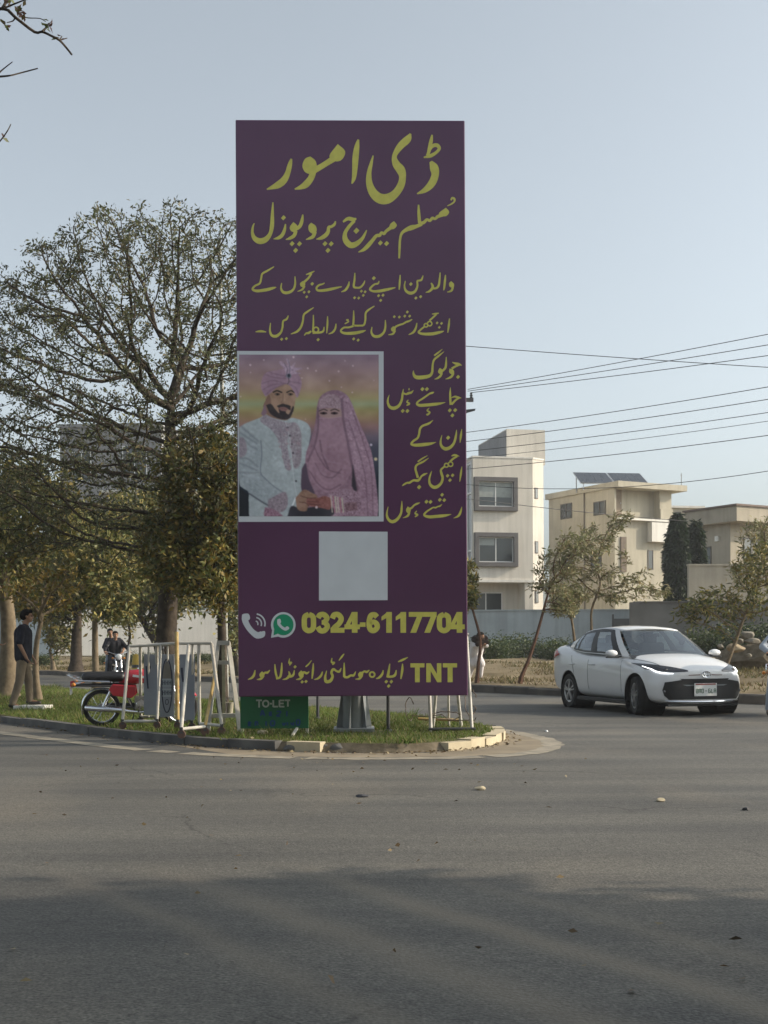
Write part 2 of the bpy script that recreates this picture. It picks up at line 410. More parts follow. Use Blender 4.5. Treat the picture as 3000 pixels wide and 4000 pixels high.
# far verge: pale trodden strip, then a low earth bank that rises towards the boundary walls
def verge():
    rnd = np.random.default_rng(3)
    line = [Vector((x, y)) for x, y in FAR[1:]]
    n = 120; L = [0]
    for a, b in zip(line, line[1:]): L.append(L[-1] + (b - a).length)
    rows = [0.2, 0.6, 1.2, 2.0, 3.0, 4.2, 5.5, 7.0, 9.0, 11.5, 14.5, 18, 24, 34, 50]
    hgt = [0.15, 0.16, 0.17, 0.17, 0.20, 0.28, 0.36, 0.44, 0.50, 0.52, 0.52, .5, .5, .5, .5]
    vs = []
    for i in range(n + 1):
        s = L[-1] * i / n
        for q in range(len(line) - 1):
            if s <= L[q + 1] + 1e-6: p = line[q].lerp(line[q + 1], (s - L[q]) / (L[q + 1] - L[q])); d = (line[q + 1] - line[q]).normalized(); break
        nr = Vector((d.y, -d.x)); nr = nr if nr.y > 0 or nr.x > 0 else -nr
        for k_, h in zip(rows, hgt):
            amp = 0.0 if k_ < 0.5 else (0.025 if k_ < 3 else 0.09)
            vs.append((p.x + nr.x * k_, p.y + nr.y * k_, h + rnd.normal() * amp))
    m = len(rows)
    fs = [(i * m + j, (i + 1) * m + j, (i + 1) * m + j + 1, i * m + j + 1) for i in range(n) for j in range(m - 1)]
    o = np_mesh("far_verge", np.array(vs), np.array(fs), M_VERGE, smooth=True)
    bm = bmesh.new(); bm.from_mesh(o.data); bmesh.ops.recalc_face_normals(bm, faces=bm.faces); bm.to_mesh(o.data); bm.free()
    tag(o, kind="structure")
M_VERGE = mat("dry_verge", (0.12, 0.095, 0.055), 0.95, scale=0.8, detail=9, bump=0.9, bscale=6, col2=(0.30, 0.24, 0.155), spec=0.1)
verge()

# island (grass median) outline, measured on the ground
ISL_PX = [(-900, 2712), (-500, 2752), (0, 2822), (200, 2848), (400, 2876), (640, 2902), (800, 2917), (940, 2926), (1120, 2935), (1300, 2940), (1500, 2943), (1680, 2939),
          (1800, 2931), (1890, 2919), (1950, 2903), (1972, 2884), (1950, 2866), (1890, 2850), (1780, 2832), (1640, 2814), (1400, 2792), (1200, 2777), (900, 2755), (500, 2722), (200, 2694), (0, 2682), (-400, 2660)]
ISL = [tuple(G(x, y).xy) for x, y in ISL_PX]
ISL = [tuple(p) for p in smooth_path(ISL, 4)]
def inset(poly, d):
    out = []; n = len(poly)
    for i in range(n):
        a = Vector(poly[max(i - 1, 0)]); b = Vector(poly[min(i + 1, n - 1)]); t = (b - a).normalized(); p = Vector(poly[i])
        out.append((p.x - t.y * d, p.y + t.x * d))
    return out
# stones: pale worn ones round the nose, dark broken ones along the rest
front = ISL[:len(ISL)]
ni = len(ISL)
i0 = 4 * 9; i1 = 4 * 11 + 2; i2 = 4 * 16
k = MB(); kerb_run(k, ISL[8:i0 - 4], -0.16, 0.105, seg=0.8, seed=2); kerb_run(k, ISL[i2 + 1:4 * 25], -0.16, 0.10, seg=0.8, seed=6)
tag(k.build("island_kerb", M_KERB), kind="structure")
k = MB(); kerb_run(k, ISL[i0 - 4:i0], -0.17, 0.105, seg=0.75, seed=5); kerb_run(k, ISL[i1:i2 + 1], -0.20, 0.105, seg=0.40, gap=0.03, seed=9)
tag(k.build("island_nose_kerb", M_KPALE), kind="structure")
# low mound of turf soil
def island_surface():
    ins = [inset(ISL, d) for d in (0.0, 0.15, 0.5, 1.0)]
    pl = inset(ISL, 0.13)
    flat("island_soil", pl, 0.095, M_SOIL)
    mb = MB(); n = len(pl)
    ou = inset(ISL, 0.02)
    for i in range(n - 1): mb.add([(*ou[i], -.01), (*ou[i + 1], -.01), (*pl[i + 1], 0.094), (*pl[i], 0.094)], [(0, 1, 2, 3)])
    tag(mb.build("island_edge_soil", M_EDGE), kind="structure")
island_surface()
# pale edge line painted round the island
LINE_PX = [(-500, 2790), (0, 2862), (200, 2888), (420, 2915), (640, 2937), (900, 2952), (1200, 2962), (1500, 2964), (1800, 2960), (2010, 2949), (2120, 2932), (2160, 2912), (2135, 2890), (2060, 2872), (1940, 2850), (1830, 2834)]
LN = [tuple(p) for p in smooth_path([tuple(G(x, y).xy) for x, y in LINE_PX], 6)]
def paint_line(name, pts, w, z, seed=1, wear=0.15):
    mb = MB(); P = [Vector((x, y, z)) for x, y in pts]; rnd = random.Random(seed)
    for i in range(len(P) - 1):
        a, b = P[i], P[i + 1]; d = (b - a).normalized()
        def wid(j):
            t = (P[min(j + 1, len(P) - 1)] - P[max(j - 1, 0)]).normalized(); nrm = Vector((t.y, -t.x, 0)); ww = w * wf[j]; return P[j] + nrm * ww / 2, P[j] - nrm * ww / 2
        if i == 0: wf = [rnd.uniform(0.75, 1.15) for _ in P]
        a0, a1 = wid(i); b0, b1 = wid(i + 1)
        if rnd.random() > wear: mb.add([a0, b0, b1, a1], [(0, 1, 2, 3)])
    return tag(mb.build(name, M_PAINT), kind="structure")
paint_line("road_edge_line", LN, 0.24, 0.004, 3, 0.04)
M_SAND = mat("kerbside_dust", (0.20, 0.17, 0.13), 0.95, scale=2.5, detail=8, col2=(0.29, 0.245, 0.18), spec=0.1)
# drift of dust that lies between the kerb and the painted line
dl = [tuple(G(x, y).xy) for x, y in [(640, 2906), (940, 2929), (1300, 2943), (1680, 2942), (1890, 2922), (1972, 2890), (1955, 2864), (1890, 2848), (1850, 2836), (1945, 2852), (2060, 2876), (2118, 2892), (2138, 2912), (2100, 2930), (2000, 2945), (1800, 2955), (1500, 2959), (1200, 2957), (900, 2947)]]
flat("dust_drift", dl, 0.002, M_SAND)
# ================================================================== BILLBOARD
BB_Y = 14.35; BB_K = 0.020                     # face plane: y = BB_Y + BB_K * x
def BW(px, py, off=0.0):
    d = ray(px, py); t = (BB_Y - off) / (1 - BB_K * d.x)
    return Vector((d.x * t, t, CAM_H + d.z * t))
BB_BASE = G(1383, 2893)
BB = thing("billboard", (BB_BASE.x, BB_BASE.y, 0.10), "tall purple marriage proposal billboard with yellow lettering on a grey post", "billboard", rotz=math.atan(BB_K))
BBM = parent_matrix(BB).inverted()
M_PURPLE = mat("purple_vinyl", (0.086, 0.030, 0.078), 0.28, var=0.12, scale=0.9, bump=0.22, bscale=1.6, spec=0.5)
M_YEL = mat("yellow_print", (0.56, 0.53, 0.115), 0.35, var=0.10, scale=9, spec=0.3)
M_WHITEP = mat("white_print", (0.56, 0.60, 0.64), 0.35, var=0.04, scale=4, spec=0.3)
M_GREENP = mat("green_print", (0.014, 0.26, 0.135), 0.35, var=0.05, scale=4, spec=0.3)
M_GREYSTEEL = mat("painted_grey_steel", (0.20, 0.22, 0.23), 0.55, var=0.25, scale=3, bump=0.15, bscale=12)
M_DARKSTEEL = mat("dark_steel", (0.045, 0.045, 0.05), 0.5, var=0.2, scale=4)
TL, TR, BLc, BRc = BW(924, 467), BW(1811, 470), BW(937, 2722), BW(1822, 2722)
hw = (TR - TL).length / 2
mid = (TL + TR + BLc + BRc) / 4
cen = BBM @ mid
BBW = 2.705; BBT = (BBM @ TL).z; BBB = (BBM @ BLc).z
x0 = cen.x - BBW / 2; x1 = cen.x + BBW / 2; yf = cen.y
# printed sheet wrapped over the box frame
mb = MB(); mb.box((cen.x, yf + 0.10, (BBT + BBB) / 2), (BBW, 0.20, BBT - BBB))
mb.build("printed_sheet", M_PURPLE, BB, bevel=0.012)
mb = MB()
for zz in np.linspace(BBB + 0.3, BBT - 0.3, 6): mb.box((cen.x, yf + 0.235, zz), (BBW - 0.08, 0.05, 0.05))
for xx in (x0 + 0.1, cen.x, x1 - 0.1): mb.box((xx, yf + 0.285, (BBT + BBB) / 2), (0.05, 0.05, BBT - BBB - 0.1))
mb.box((cen.x, yf + 0.235, BBB + 0.03), (BBW - 0.02, 0.05, 0.05))
mb.build("back_frame", M_DARKSTEEL, BB)
# post, base plate and stiffening fins
pc = Vector((0, 0.30, 0))
mb = MB(); mb.lathe([(0.152, 0.03), (0.148, 0.5), (0.145, 1.1), (0.14, BBT - 0.6)], 24, (pc.x, pc.y, 0)); mb.build("post", M_GREYSTEEL, BB, smooth=True)
mb = MB(); mb.box((pc.x, pc.y, 0.02), (0.50, 0.50, 0.045)); mb.build("base_plate", M_GREYSTEEL, BB, bevel=0.006)
for kx in range(6):
    a = kx * math.pi / 3 + 0.25; d = Vector((math.cos(a), math.sin(a), 0)); mb = MB()
    mb.prism([(0.14, 0.045), (0.225, 0.045), (0.165, 0.44), (0.14, 0.44)], pc - d.cross(Vector((0, 0, 1))) * 0.007, d, Vector((0, 0, 1)), d.cross(Vector((0, 0, 1))) * 0.014)
    mb.build("fin", M_GREYSTEEL, BB)
# dark crossbeam seen under the right half
mb = MB(); mb.box((cen.x + 0.72, yf + 0.5, BBB + 0.02), (1.1, 0.06, 0.07)); mb.build("crossbeam", M_DARKSTEEL, BB)

# ---- lettering -------------------------------------------------------------------
_zoff = [0.0]
def stroke_mesh(strokes, tr, k=5, base=0.0012):
    """strokes: flat lists x,y,w,...; polygons: ('P', x,y,...); dots: ('D', x,y,size); ring ('O', x,y,r,w)"""
    mb = MB()
    def place(x, y):
        px, py = tr(x, y); p = BBM @ BW(px, py); return Vector((p.x, 0, p.z))
    def put(poly):
        _zoff[0] = (_zoff[0] + 1) % 24
        y = yf - base - 0.00005 * _zoff[0]
        mb.add([(p.x, y, p.z) for p in poly], [tuple(range(len(poly)))])
    for s in strokes:
        if s[0] == 'P':
            c = [(s[i], s[i + 1]) for i in range(1, len(s), 2)]
            c2 = smooth_path(c + [c[0]], 4)[:-1] if len(c) > 4 else c
            put([place(*q) for q in c2])
        elif s[0] == 'R':       # sharp polygon, cut into triangles
            c = [place(s[i], s[i + 1]) for i in range(1, len(s), 2)]
            from mathutils.geometry import tessellate_polygon
            _zoff[0] = (_zoff[0] + 1) % 24; y = yf - base - 0.00005 * _zoff[0]
            mb.add([(p.x, y, p.z) for p in c], [tuple(t) for t in tessellate_polygon([c])])
        elif s[0] == 'D':
            x, y, z = s[1:4]; h = z / 2 * 1.18
            put([place(x - h * .95, y + h * .1), place(x + h * .05, y - h), place(x + h, y - h * .1), place(x - h * .05, y + h)])
        elif s[0] == 'O':
            x, y, r, w = s[1:5]; n = 18
            for q in range(n):
                a, b = 2 * math.pi * q / n, 2 * math.pi * (q + 1) / n
                put([place(x + (r - w / 2) * math.cos(a), y + (r - w / 2) * math.sin(a)), place(x + (r + w / 2) * math.cos(a), y + (r + w / 2) * math.sin(a)),
                     place(x + (r + w / 2) * math.cos(b), y + (r + w / 2) * math.sin(b)), place(x + (r - w / 2) * math.cos(b), y + (r - w / 2) * math.sin(b))])
        else:
            P = smooth_path([(s[i], s[i + 1], s[i + 2]) for i in range(0, len(s), 3)], k)
            Lp, Rp = [], []
            for i, q in enumerate(P):
                a, b = P[max(i - 1, 0)], P[min(i + 1, len(P) - 1)]; dx, dy = b[0] - a[0], b[1] - a[1]; d = math.hypot(dx, dy) or 1
                w = max(q[2], 3) / 2; Lp.append(place(q[0] - dy / d * w, q[1] + dx / d * w)); Rp.append(place(q[0] + dy / d * w, q[1] - dx / d * w))
            _zoff[0] = (_zoff[0] + 1) % 24; y = yf - base - 0.00005 * _zoff[0]
            vs = [(p.x, y, p.z) for p in Lp] + [(p.x, y, p.z) for p in Rp]; n = len(Lp)
            mb.add(vs, [(i, i + 1, n + i + 1, n + i) for i in range(n - 1)])
    return mb
def crop(x0_, y0_, sc): return lambda x, y: (x0_ + x * sc, y0_ + y * sc)
CA, CB = crop(900, 440, .57866), crop(900, 1000, .57866)
CD, CE = crop(1460, 1360, .31646), crop(900, 2040, .57866)
L1 = [
 [1362,150,10,1355,190,24,1345,235,24,1337,272,22,1325,290,14], [1338,265,14,1362,228,22,1393,220,26,1410,242,22,1388,270,20,1350,292,24,1305,302,10],
 [1352,330,20,1374,370,58,1382,420,50,1358,480,50,1312,524,34,1260,548,8],
 [1216,142,12,1196,180,48,1146,228,46,1108,292,32,1118,345,50,1150,388,60,1162,435,46,1150,492,50,1112,548,54,1058,582,68,1005,578,68,962,538,58,938,478,44,936,410,32,950,345,22,964,290,8],
 [864,182,12,854,230,34,845,300,42,840,380,36,834,440,28,820,480,10],
 ['P',725,212,775,262,752,318,705,328,668,292], [706,305,44,655,338,38,606,368,38,560,392,44],
 ['P',540,296,576,328,580,378,545,412,505,402,486,360,504,312], [562,385,44,545,440,42,510,484,46,475,504,30,434,517,8],
 [412,312,12,402,350,30,386,410,36,360,458,46,322,488,46,285,504,28,246,518,8]]
L2 = [
 [1488,592,10,1498,576,14,1513,584,14,1510,602,12,1490,618,10,1464,630,5],
 ['P',1455,642,1477,670,1458,698,1425,697,1408,678], [1435,690,22,1400,702,22,1382,718,16,1364,712,20,1346,730,18,1326,722,18,1305,742,22,1270,750,24],
 [1270,622,10,1272,680,20,1277,745,22], [1292,752,24,1255,768,24,1225,776,34,1190,790,26,1157,815,18,1145,860,16,1142,915,16,1139,984,12],
 ['P',1104,733,1124,760,1102,786,1072,782,1080,752], [1085,775,24,1052,800,20,1036,818,20,1020,808,14,1008,828,22,985,832,22,960,862,24,930,897,28,900,925,22,864,942,6],
 ['D',1012,880,30], ['D',1054,884,30],
 [760,738,12,795,716,24,830,722,26,850,715,10], [838,730,20,802,768,22,774,815,26,778,862,38,812,895,40,852,885,34,890,850,22,910,815,14,920,793,6], ['D',850,798,36],
 [710,733,8,702,755,18,682,770,18,664,774,20,660,802,24,645,826,28,615,846,24,580,855,6], ['D',638,885,30], ['D',680,886,30], ['D',658,930,30],
 ['P',545,743,576,765,582,800,556,817,530,797,528,763], [572,803,24,558,836,24,536,848,18,510,857,5],
 [489,688,8,483,730,22,470,765,24,446,785,24], ['P',425,738,452,765,447,802,415,803,400,775], [442,798,24,430,830,24,402,848,20,374,857,5], ['D',416,885,30], ['D',466,886,30], ['D',440,930,30],
 [372,752,8,366,790,20,350,826,24,326,845,22,291,853,5], ['D',358,710,30],
 [287,606,8,284,680,20,281,760,28,270,815,26,240,855,36,200,868,40,165,850,32,149,815,20,151,775,14,161,747,6]]
L3 = [
 ['P',1490,170,1510,190,1503,213,1480,207,1476,185], [1503,203,14,1495,230,15,1480,240,11,1463,244,4],
 [1452,128,7,1448,170,15,1443,215,13,1439,232,6],
 [1416,112,7,1412,160,13,1406,198,15,1392,216,14,1370,220,13], [1355,182,9,1366,205,17,1358,225,17,1340,240,13,1318,246,4],
 [1301,132,6,1290,160,14,1276,166,12,1262,170,12,1262,205,13,1245,240,17,1215,251,21,1186,236,17,1175,205,11,1181,168,6], ['D',1218,190,22], ['D',1252,284,19], ['D',1284,275,19],
 [1146,128,7,1143,180,14,1139,228,8],
 ['D',968,150,24], [1004,168,6,996,186,12,976,190,12,956,205,13,942,226,14,966,238,15,1010,236,19,1060,226,18,1114,213,7], ['D',1000,268,19], ['D',1030,265,19], ['D',1014,300,19],
 [840,114,7,838,160,13,833,205,15,850,214,13,876,212,13,898,190,12,908,166,5], ['D',884,238,18], ['D',909,242,18], ['D',897,266,18], ['D',838,282,18], ['D',866,284,18],
 [802,172,6,796,200,15,776,230,15,748,243,5],
 [636,182,6,622,190,10,598,197,13,581,216,13,592,233,15,640,231,19,700,219,17,752,207,6],
 ['D',552,188,22], [510,126,6,540,116,13,568,102,5], [548,118,12,526,150,14,498,176,16], ['P',490,168,506,188,496,208,476,206,470,186], [500,202,15,485,226,13,453,240,4], ['D',498,245,18], ['D',530,242,18], ['D',515,276,18],
 [436,138,6,437,190,13,425,226,15,395,246,19,360,246,19,342,220,13,346,182,6],
 [295,72,6,250,100,13,216,120,13,208,150,13,198,185,13,166,202,13,150,225,15,180,236,19,240,229,21,284,218,17,310,211,5]]
L4 = [
 [1479,422,7,1474,470,14,1467,518,6],
 [1360,392,5,1385,390,12,1407,386,6], [1390,394,12,1362,420,12,1344,436,12], ['O',1345,457,15,9], ['O',1320,468,12,9],
 [1308,478,11,1282,500,12,1270,516,13,1300,526,17,1360,526,21,1410,516,17,1442,507,5], ['D',1395,452,17], ['D',1425,455,17], ['D',1410,482,17],
 [1259,452,6,1252,485,13,1235,515,15,1203,532,5], [1227,428,6,1205,440,12,1186,446,12,1166,458,12,1146,464,12,1120,475,13,1104,490,14], ['P',1100,474,1116,490,1108,510,1090,508,1084,490], [1112,503,14,1096,526,13,1066,532,4],
 ['D',1177,406,18], ['D',1210,406,18], ['D',1194,378,18], ['D',1106,410,18], ['D',1140,412,18],
 [1046,432,6,1046,480,13,1035,516,15,1005,541,19,970,541,18,952,516,13,956,478,5],
 [972,338,6,930,366,13,913,388,13,911,430,13,901,465,13,872,470,12,836,470,13], [832,368,6,832,420,13,829,466,14], [832,472,13,800,482,12,766,484,12,745,506,13,770,521,17,830,521,21,885,511,17,914,502,5], [798,428,6,784,432,9,798,442,9,772,458,7], ['D',832,560,19], ['D',862,568,19],
 [713,457,6,708,490,13,690,515,13,663,527,5], [656,407,6,655,460,13,650,522,7], [633,478,6,628,505,13,608,516,14,555,520,13], [560,398,6,560,460,12,556,514,12], ['O',578,498,17,10], [545,508,12,528,520,15,512,522,12,498,537,6], ['D',592,565,20],
 [562,348,6,520,376,13,496,397,13,489,440,13,476,480,15,450,510,15,408,527,5], [391,402,6,380,426,13,356,441,12,352,480,13,340,516,15,310,541,20,280,536,17,267,505,13,271,452,6], ['D',346,562,19], ['D',378,558,19],
 [170,512,6,205,508,15,242,513,6]]
LC = [
 [968,174,8,1010,190,28,1050,198,30,1085,214,8], [1062,206,20,1012,224,24,962,252,26], ['P',935,252,978,265,993,302,960,323,930,296], [985,308,26,960,350,28,920,372,20,883,382,5], ['D',1040,355,44],
 [895,108,8,893,180,24,885,240,28,848,282,26], ['P',815,243,848,270,848,308,815,318,792,290], [842,308,24,820,346,28,785,372,22,748,384,5],
 [847,12,5,800,52,20,746,92,20], [868,42,5,800,97,24,748,140,24,730,190,24,725,240,26,720,300,30,690,340,38,620,358,46,540,362,46,505,345,38,490,310,24,490,276,6],
 [958,612,8,1000,598,22,1040,608,26,1082,616,6], [1055,612,22,1012,640,24,985,668,26,958,694,30], [946,486,6,943,560,24,945,640,28,948,700,24], ['D',938,768,44], ['D',1005,765,44], ['D',970,830,44],
 [746,542,6,722,552,24,690,562,22,650,590,22,600,625,22,552,655,22,532,688,26,570,706,36,650,702,38,760,692,36,830,681,24,884,669,5], ['D',600,506,44], ['D',655,506,44], [686,738,6,660,770,20,692,792,20,665,820,24,646,816,10],
 [490,520,6,462,548,26,430,556,30,400,568,22,366,556,22], [437,492,8,434,520,20], [427,638,8,410,665,20,440,686,22,404,708,14], [366,503,6,355,570,26,345,640,28,310,710,34,250,742,42,200,726,36,175,680,28,175,630,20,192,576,5], ['D',357,775,44], ['D',415,776,44],
 [1087,998,6,1075,1080,28,1064,1168,8], [1022,1008,6,1015,1080,26,990,1170,30,940,1227,38,880,1242,42,835,1206,32,825,1150,24,842,1072,5], ['D',917,1106,46],
 [733,888,5,680,930,26,602,960,26,570,1000,26,560,1060,26,540,1110,26,490,1146,26,462,1184,24,510,1197,36,600,1192,42,690,1181,34,770,1161,5],
 [1087,1462,6,1075,1550,26,1061,1648,8], [957,1332,8,1000,1320,26,1058,1335,6], [1032,1334,22,980,1365,24,940,1402,24], ['O',948,1432,28,16], ['O',896,1446,24,16],
 [872,1462,22,830,1502,24,835,1545,30,850,1600,30,835,1660,32,790,1706,38,740,1717,40,695,1680,32,685,1620,24,700,1560,18,717,1516,5], ['D',910,1575,40], ['D',973,1570,40], ['D',940,1630,40],
 [663,1326,5,600,1362,18,543,1402,18], [678,1356,5,610,1402,22,532,1442,24,515,1490,26,530,1550,28,545,1600,30], [662,1543,8,620,1560,26,590,1580,22,570,1610,26,543,1635,32,490,1632,26,440,1662,26,412,1662,22,378,1680,22,348,1702,6], ['D',560,1715,48],
 [1087,1957,6,1075,2010,24,1045,2070,28,983,2100,5], [843,1926,6,815,1950,20,788,1956,16,762,1970,20,736,1966,16,700,1986,20,650,2020,22,622,2060,26,680,2082,36,770,2077,38,870,2067,34,958,2050,5], ['D',815,1872,42], ['D',870,1876,42], ['D',843,1810,42], ['D',650,1896,44], ['D',700,1898,44],
 [572,1906,6,532,1922,24,500,1938,22,470,1970,24,436,1988,26], [532,2006,6,510,2040,18,542,2057,20,508,2082,14], ['P',420,1952,453,1985,448,2028,415,2033,397,1998], [442,2028,26,415,2072,26,358,2097,5], [347,1886,6,345,1960,24,335,2040,28,290,2112,36,230,2142,40,180,2112,32,161,2050,24,177,1956,5]]
LB = [
 [1162,955,6,1160,1000,17,1150,1058,8], [1132,942,6,1160,930,15,1198,912,5],
 [1120,998,6,1112,1030,17,1090,1042,16,1060,1042,16], [1076,955,6,1068,1010,17,1060,1048,18], ['D',1052,1076,22], ['D',1086,1076,22], ['D',1068,1106,22],
 [1032,998,6,1025,1025,15,1005,1048,15,983,1056,5], ['O',957,1028,17,12],
 [938,998,6,920,1011,15,905,1006,12,890,1016,15,870,1018,14], ['P',880,1008,896,1025,888,1045,868,1044,862,1024], [888,1036,15,870,1056,15,843,1059,4],
 [846,1008,5,832,1034,15,812,1034,14,792,1046,15,768,1044,16], [768,948,6,768,1000,15,768,1046,17],
 [748,984,5,735,1008,15,715,1004,13,695,992,16,682,1015,17,690,1040,17,675,1070,21,646,1075,21,640,1045,15,650,1002,5], [768,888,5,752,908,12,732,934,5], [686,916,5,683,945,12,702,948,12,688,962,8],
 [622,1008,6,612,1035,15,590,1055,13,566,1062,4], [560,952,6,557,1000,15,551,1056,8],
 [548,932,4,528,958,9,508,976,8], [533,1008,5,515,1020,15,497,1012,14,480,1022,16], ['P',478,1000,496,1020,488,1042,466,1042,460,1020], [490,1034,15,470,1056,15,443,1062,4], ['D',484,1078,20], ['D',510,1075,20],
 [432,998,5,425,1030,15,405,1042,15,385,1040,12], [394,1006,6,400,1032,16,380,1055,14,352,1062,4], [400,918,4,396,950,12,412,946,12,398,966,8], ['D',436,976,20],
 [347,948,6,345,1000,15,335,1045,15,308,1055,14], [300,958,6,305,1010,14,316,1054,13],
 [267,998,5,250,1015,15,235,1015,13,222,1026,15], ['P',214,1006,230,1026,222,1048,202,1046,196,1026], [225,1036,15,205,1057,15,178,1062,4], [167,998,6,160,1030,15,145,1050,15,118,1062,4],
 # TNT
 ['R',1215,952,1310,952,1310,980,1278,980,1278,1080,1246,1080,1246,980,1215,980],
 ['R',1322,1080,1322,952,1352,952,1394,1025,1394,952,1424,952,1424,1080,1396,1080,1352,1004,1352,1080],
 ['R',1434,952,1530,952,1530,980,1500,980,1500,1080,1466,1080,1466,980,1434,980]]
def digits():
    out = []; w = 36; T, B_ = 624, 730
    def zero(cx): return [[cx, T - 2, w, cx + 27, T + 14, w, cx + 31, 677, w, cx + 27, B_ - 14, w, cx, B_ + 2, w, cx - 27, B_ - 14, w, cx - 31, 677, w, cx - 27, T + 14, w, cx, T - 2, w]]
    out += zero(530)
    out += [[592, 646, w, 605, T + 2, w, 632, T, w, 652, 648, w, 634, 674, w - 4, 616, 676, w - 6], [618, 674, w - 6, 640, 680, w - 2, 655, 704, w, 634, B_ + 1, w, 606, B_, w, 590, 706, w]]
    out += [[688, 650, w, 700, T + 2, w, 728, T, w, 748, 650, w, 735, 682, w, 706, 708, w, 690, 728, w], ['R', 676, 712, 770, 712, 770, 746, 676, 746]]
    def four(cx): return [['R', cx + 2, 606, cx + 40, 606, cx + 40, 746, cx + 2, 746], ['R', cx - 48, 690, cx + 56, 690, cx + 56, 722, cx - 48, 722], ['R', cx + 2, 606, cx + 18, 632, cx - 18, 706, cx - 48, 706]]
    out += four(818); out += [['R', 874, 676, 912, 676, 912, 706, 874, 706]]
    out += [[990, 640, w, 972, T, w, 946, 634, w, 936, 682, w, 944, 722, w, 968, B_ + 1, w, 990, 712, w, 988, 688, w, 968, 672, w - 4, 944, 684, w - 6]]
    def one(cx): return [['R', cx - 4, 606, cx + 34, 606, cx + 34, 746, cx - 4, 746], ['R', cx - 36, 638, cx + 4, 606, cx + 10, 640, cx - 36, 664]]
    out += one(1056); out += one(1152)
    def seven(cx): return [['R', cx - 46, 606, cx + 48, 606, cx + 48, 638, cx - 46, 638], ['R', cx + 12, 630, cx + 48, 630, cx + 4, 746, cx - 36, 746]]
    out += seven(1250); out += seven(1344)
    out += zero(1442); out += four(1526)
    return out
for nm, st, tr in (("title_lettering", L1, CA), ("subtitle_lettering", L2, CA), ("parents_lettering", L3, CB), ("contact_lettering", L4, CB), ("side_lettering", LC, CD), ("address_lettering", LB, CE), ("phone_number", digits(), CE)):
    stroke_mesh(st, tr).build(nm, M_YEL, BB, fix=False)
# handset icon
ic = [[96,622,34,98,660,40,120,706,38,150,742,38,184,764,44,214,752,36], ['P',88,618,122,618,132,652,104,668,80,640], ['P',196,742,232,735,230,770,196,784,176,764]]
for r, a0, a1, w in ((20, -75, 25, 8), (44, -78, 20, 9), (68, -80, 15, 10)):
    s = []
    for q in range(6):
        a = R(a0 + (a1 - a0) * q / 5); s += [166 + r * math.cos(a), 686 + r * math.sin(a), w]
    ic.append(s)
stroke_mesh(ic, CE).build("handset_icon", M_WHITEP, BB, fix=False)
bub = [['P'] + [c for q in range(28) for c in (357 + 83 * math.cos(2 * math.pi * q / 28), 693 + 86 * math.sin(2 * math.pi * q / 28))], ['R', 274, 780, 283, 722, 330, 770]]
cb = stroke_mesh(bub, CE).build("chat_icon", M_WHITEP, BB, fix=False)
gd = stroke_mesh([['P'] + [c for q in range(28) for c in (358 + 68 * math.cos(2 * math.pi * q / 28), 692 + 71 * math.sin(2 * math.pi * q / 28))], ['R', 291, 764, 296, 722, 326, 750]], CE, base=0.003).build("chat_icon_disc", M_GREENP, cb, fix=False)
stroke_mesh([[326,662,18,328,686,20,346,708,18,372,722,20,392,712,18], ['P',318,655,336,652,342,676,328,686,316,672], ['P',372,708,386,702,398,716,384,728,370,722]], CE, base=0.005).build("chat_icon_handset", M_WHITEP, cb, fix=False)
# blank white square panel
stroke_mesh([['R', 598, 62, 1061, 64, 1061, 526, 598, 528]], CE).build("blank_white_square", M_WHITEP, BB, fix=False)

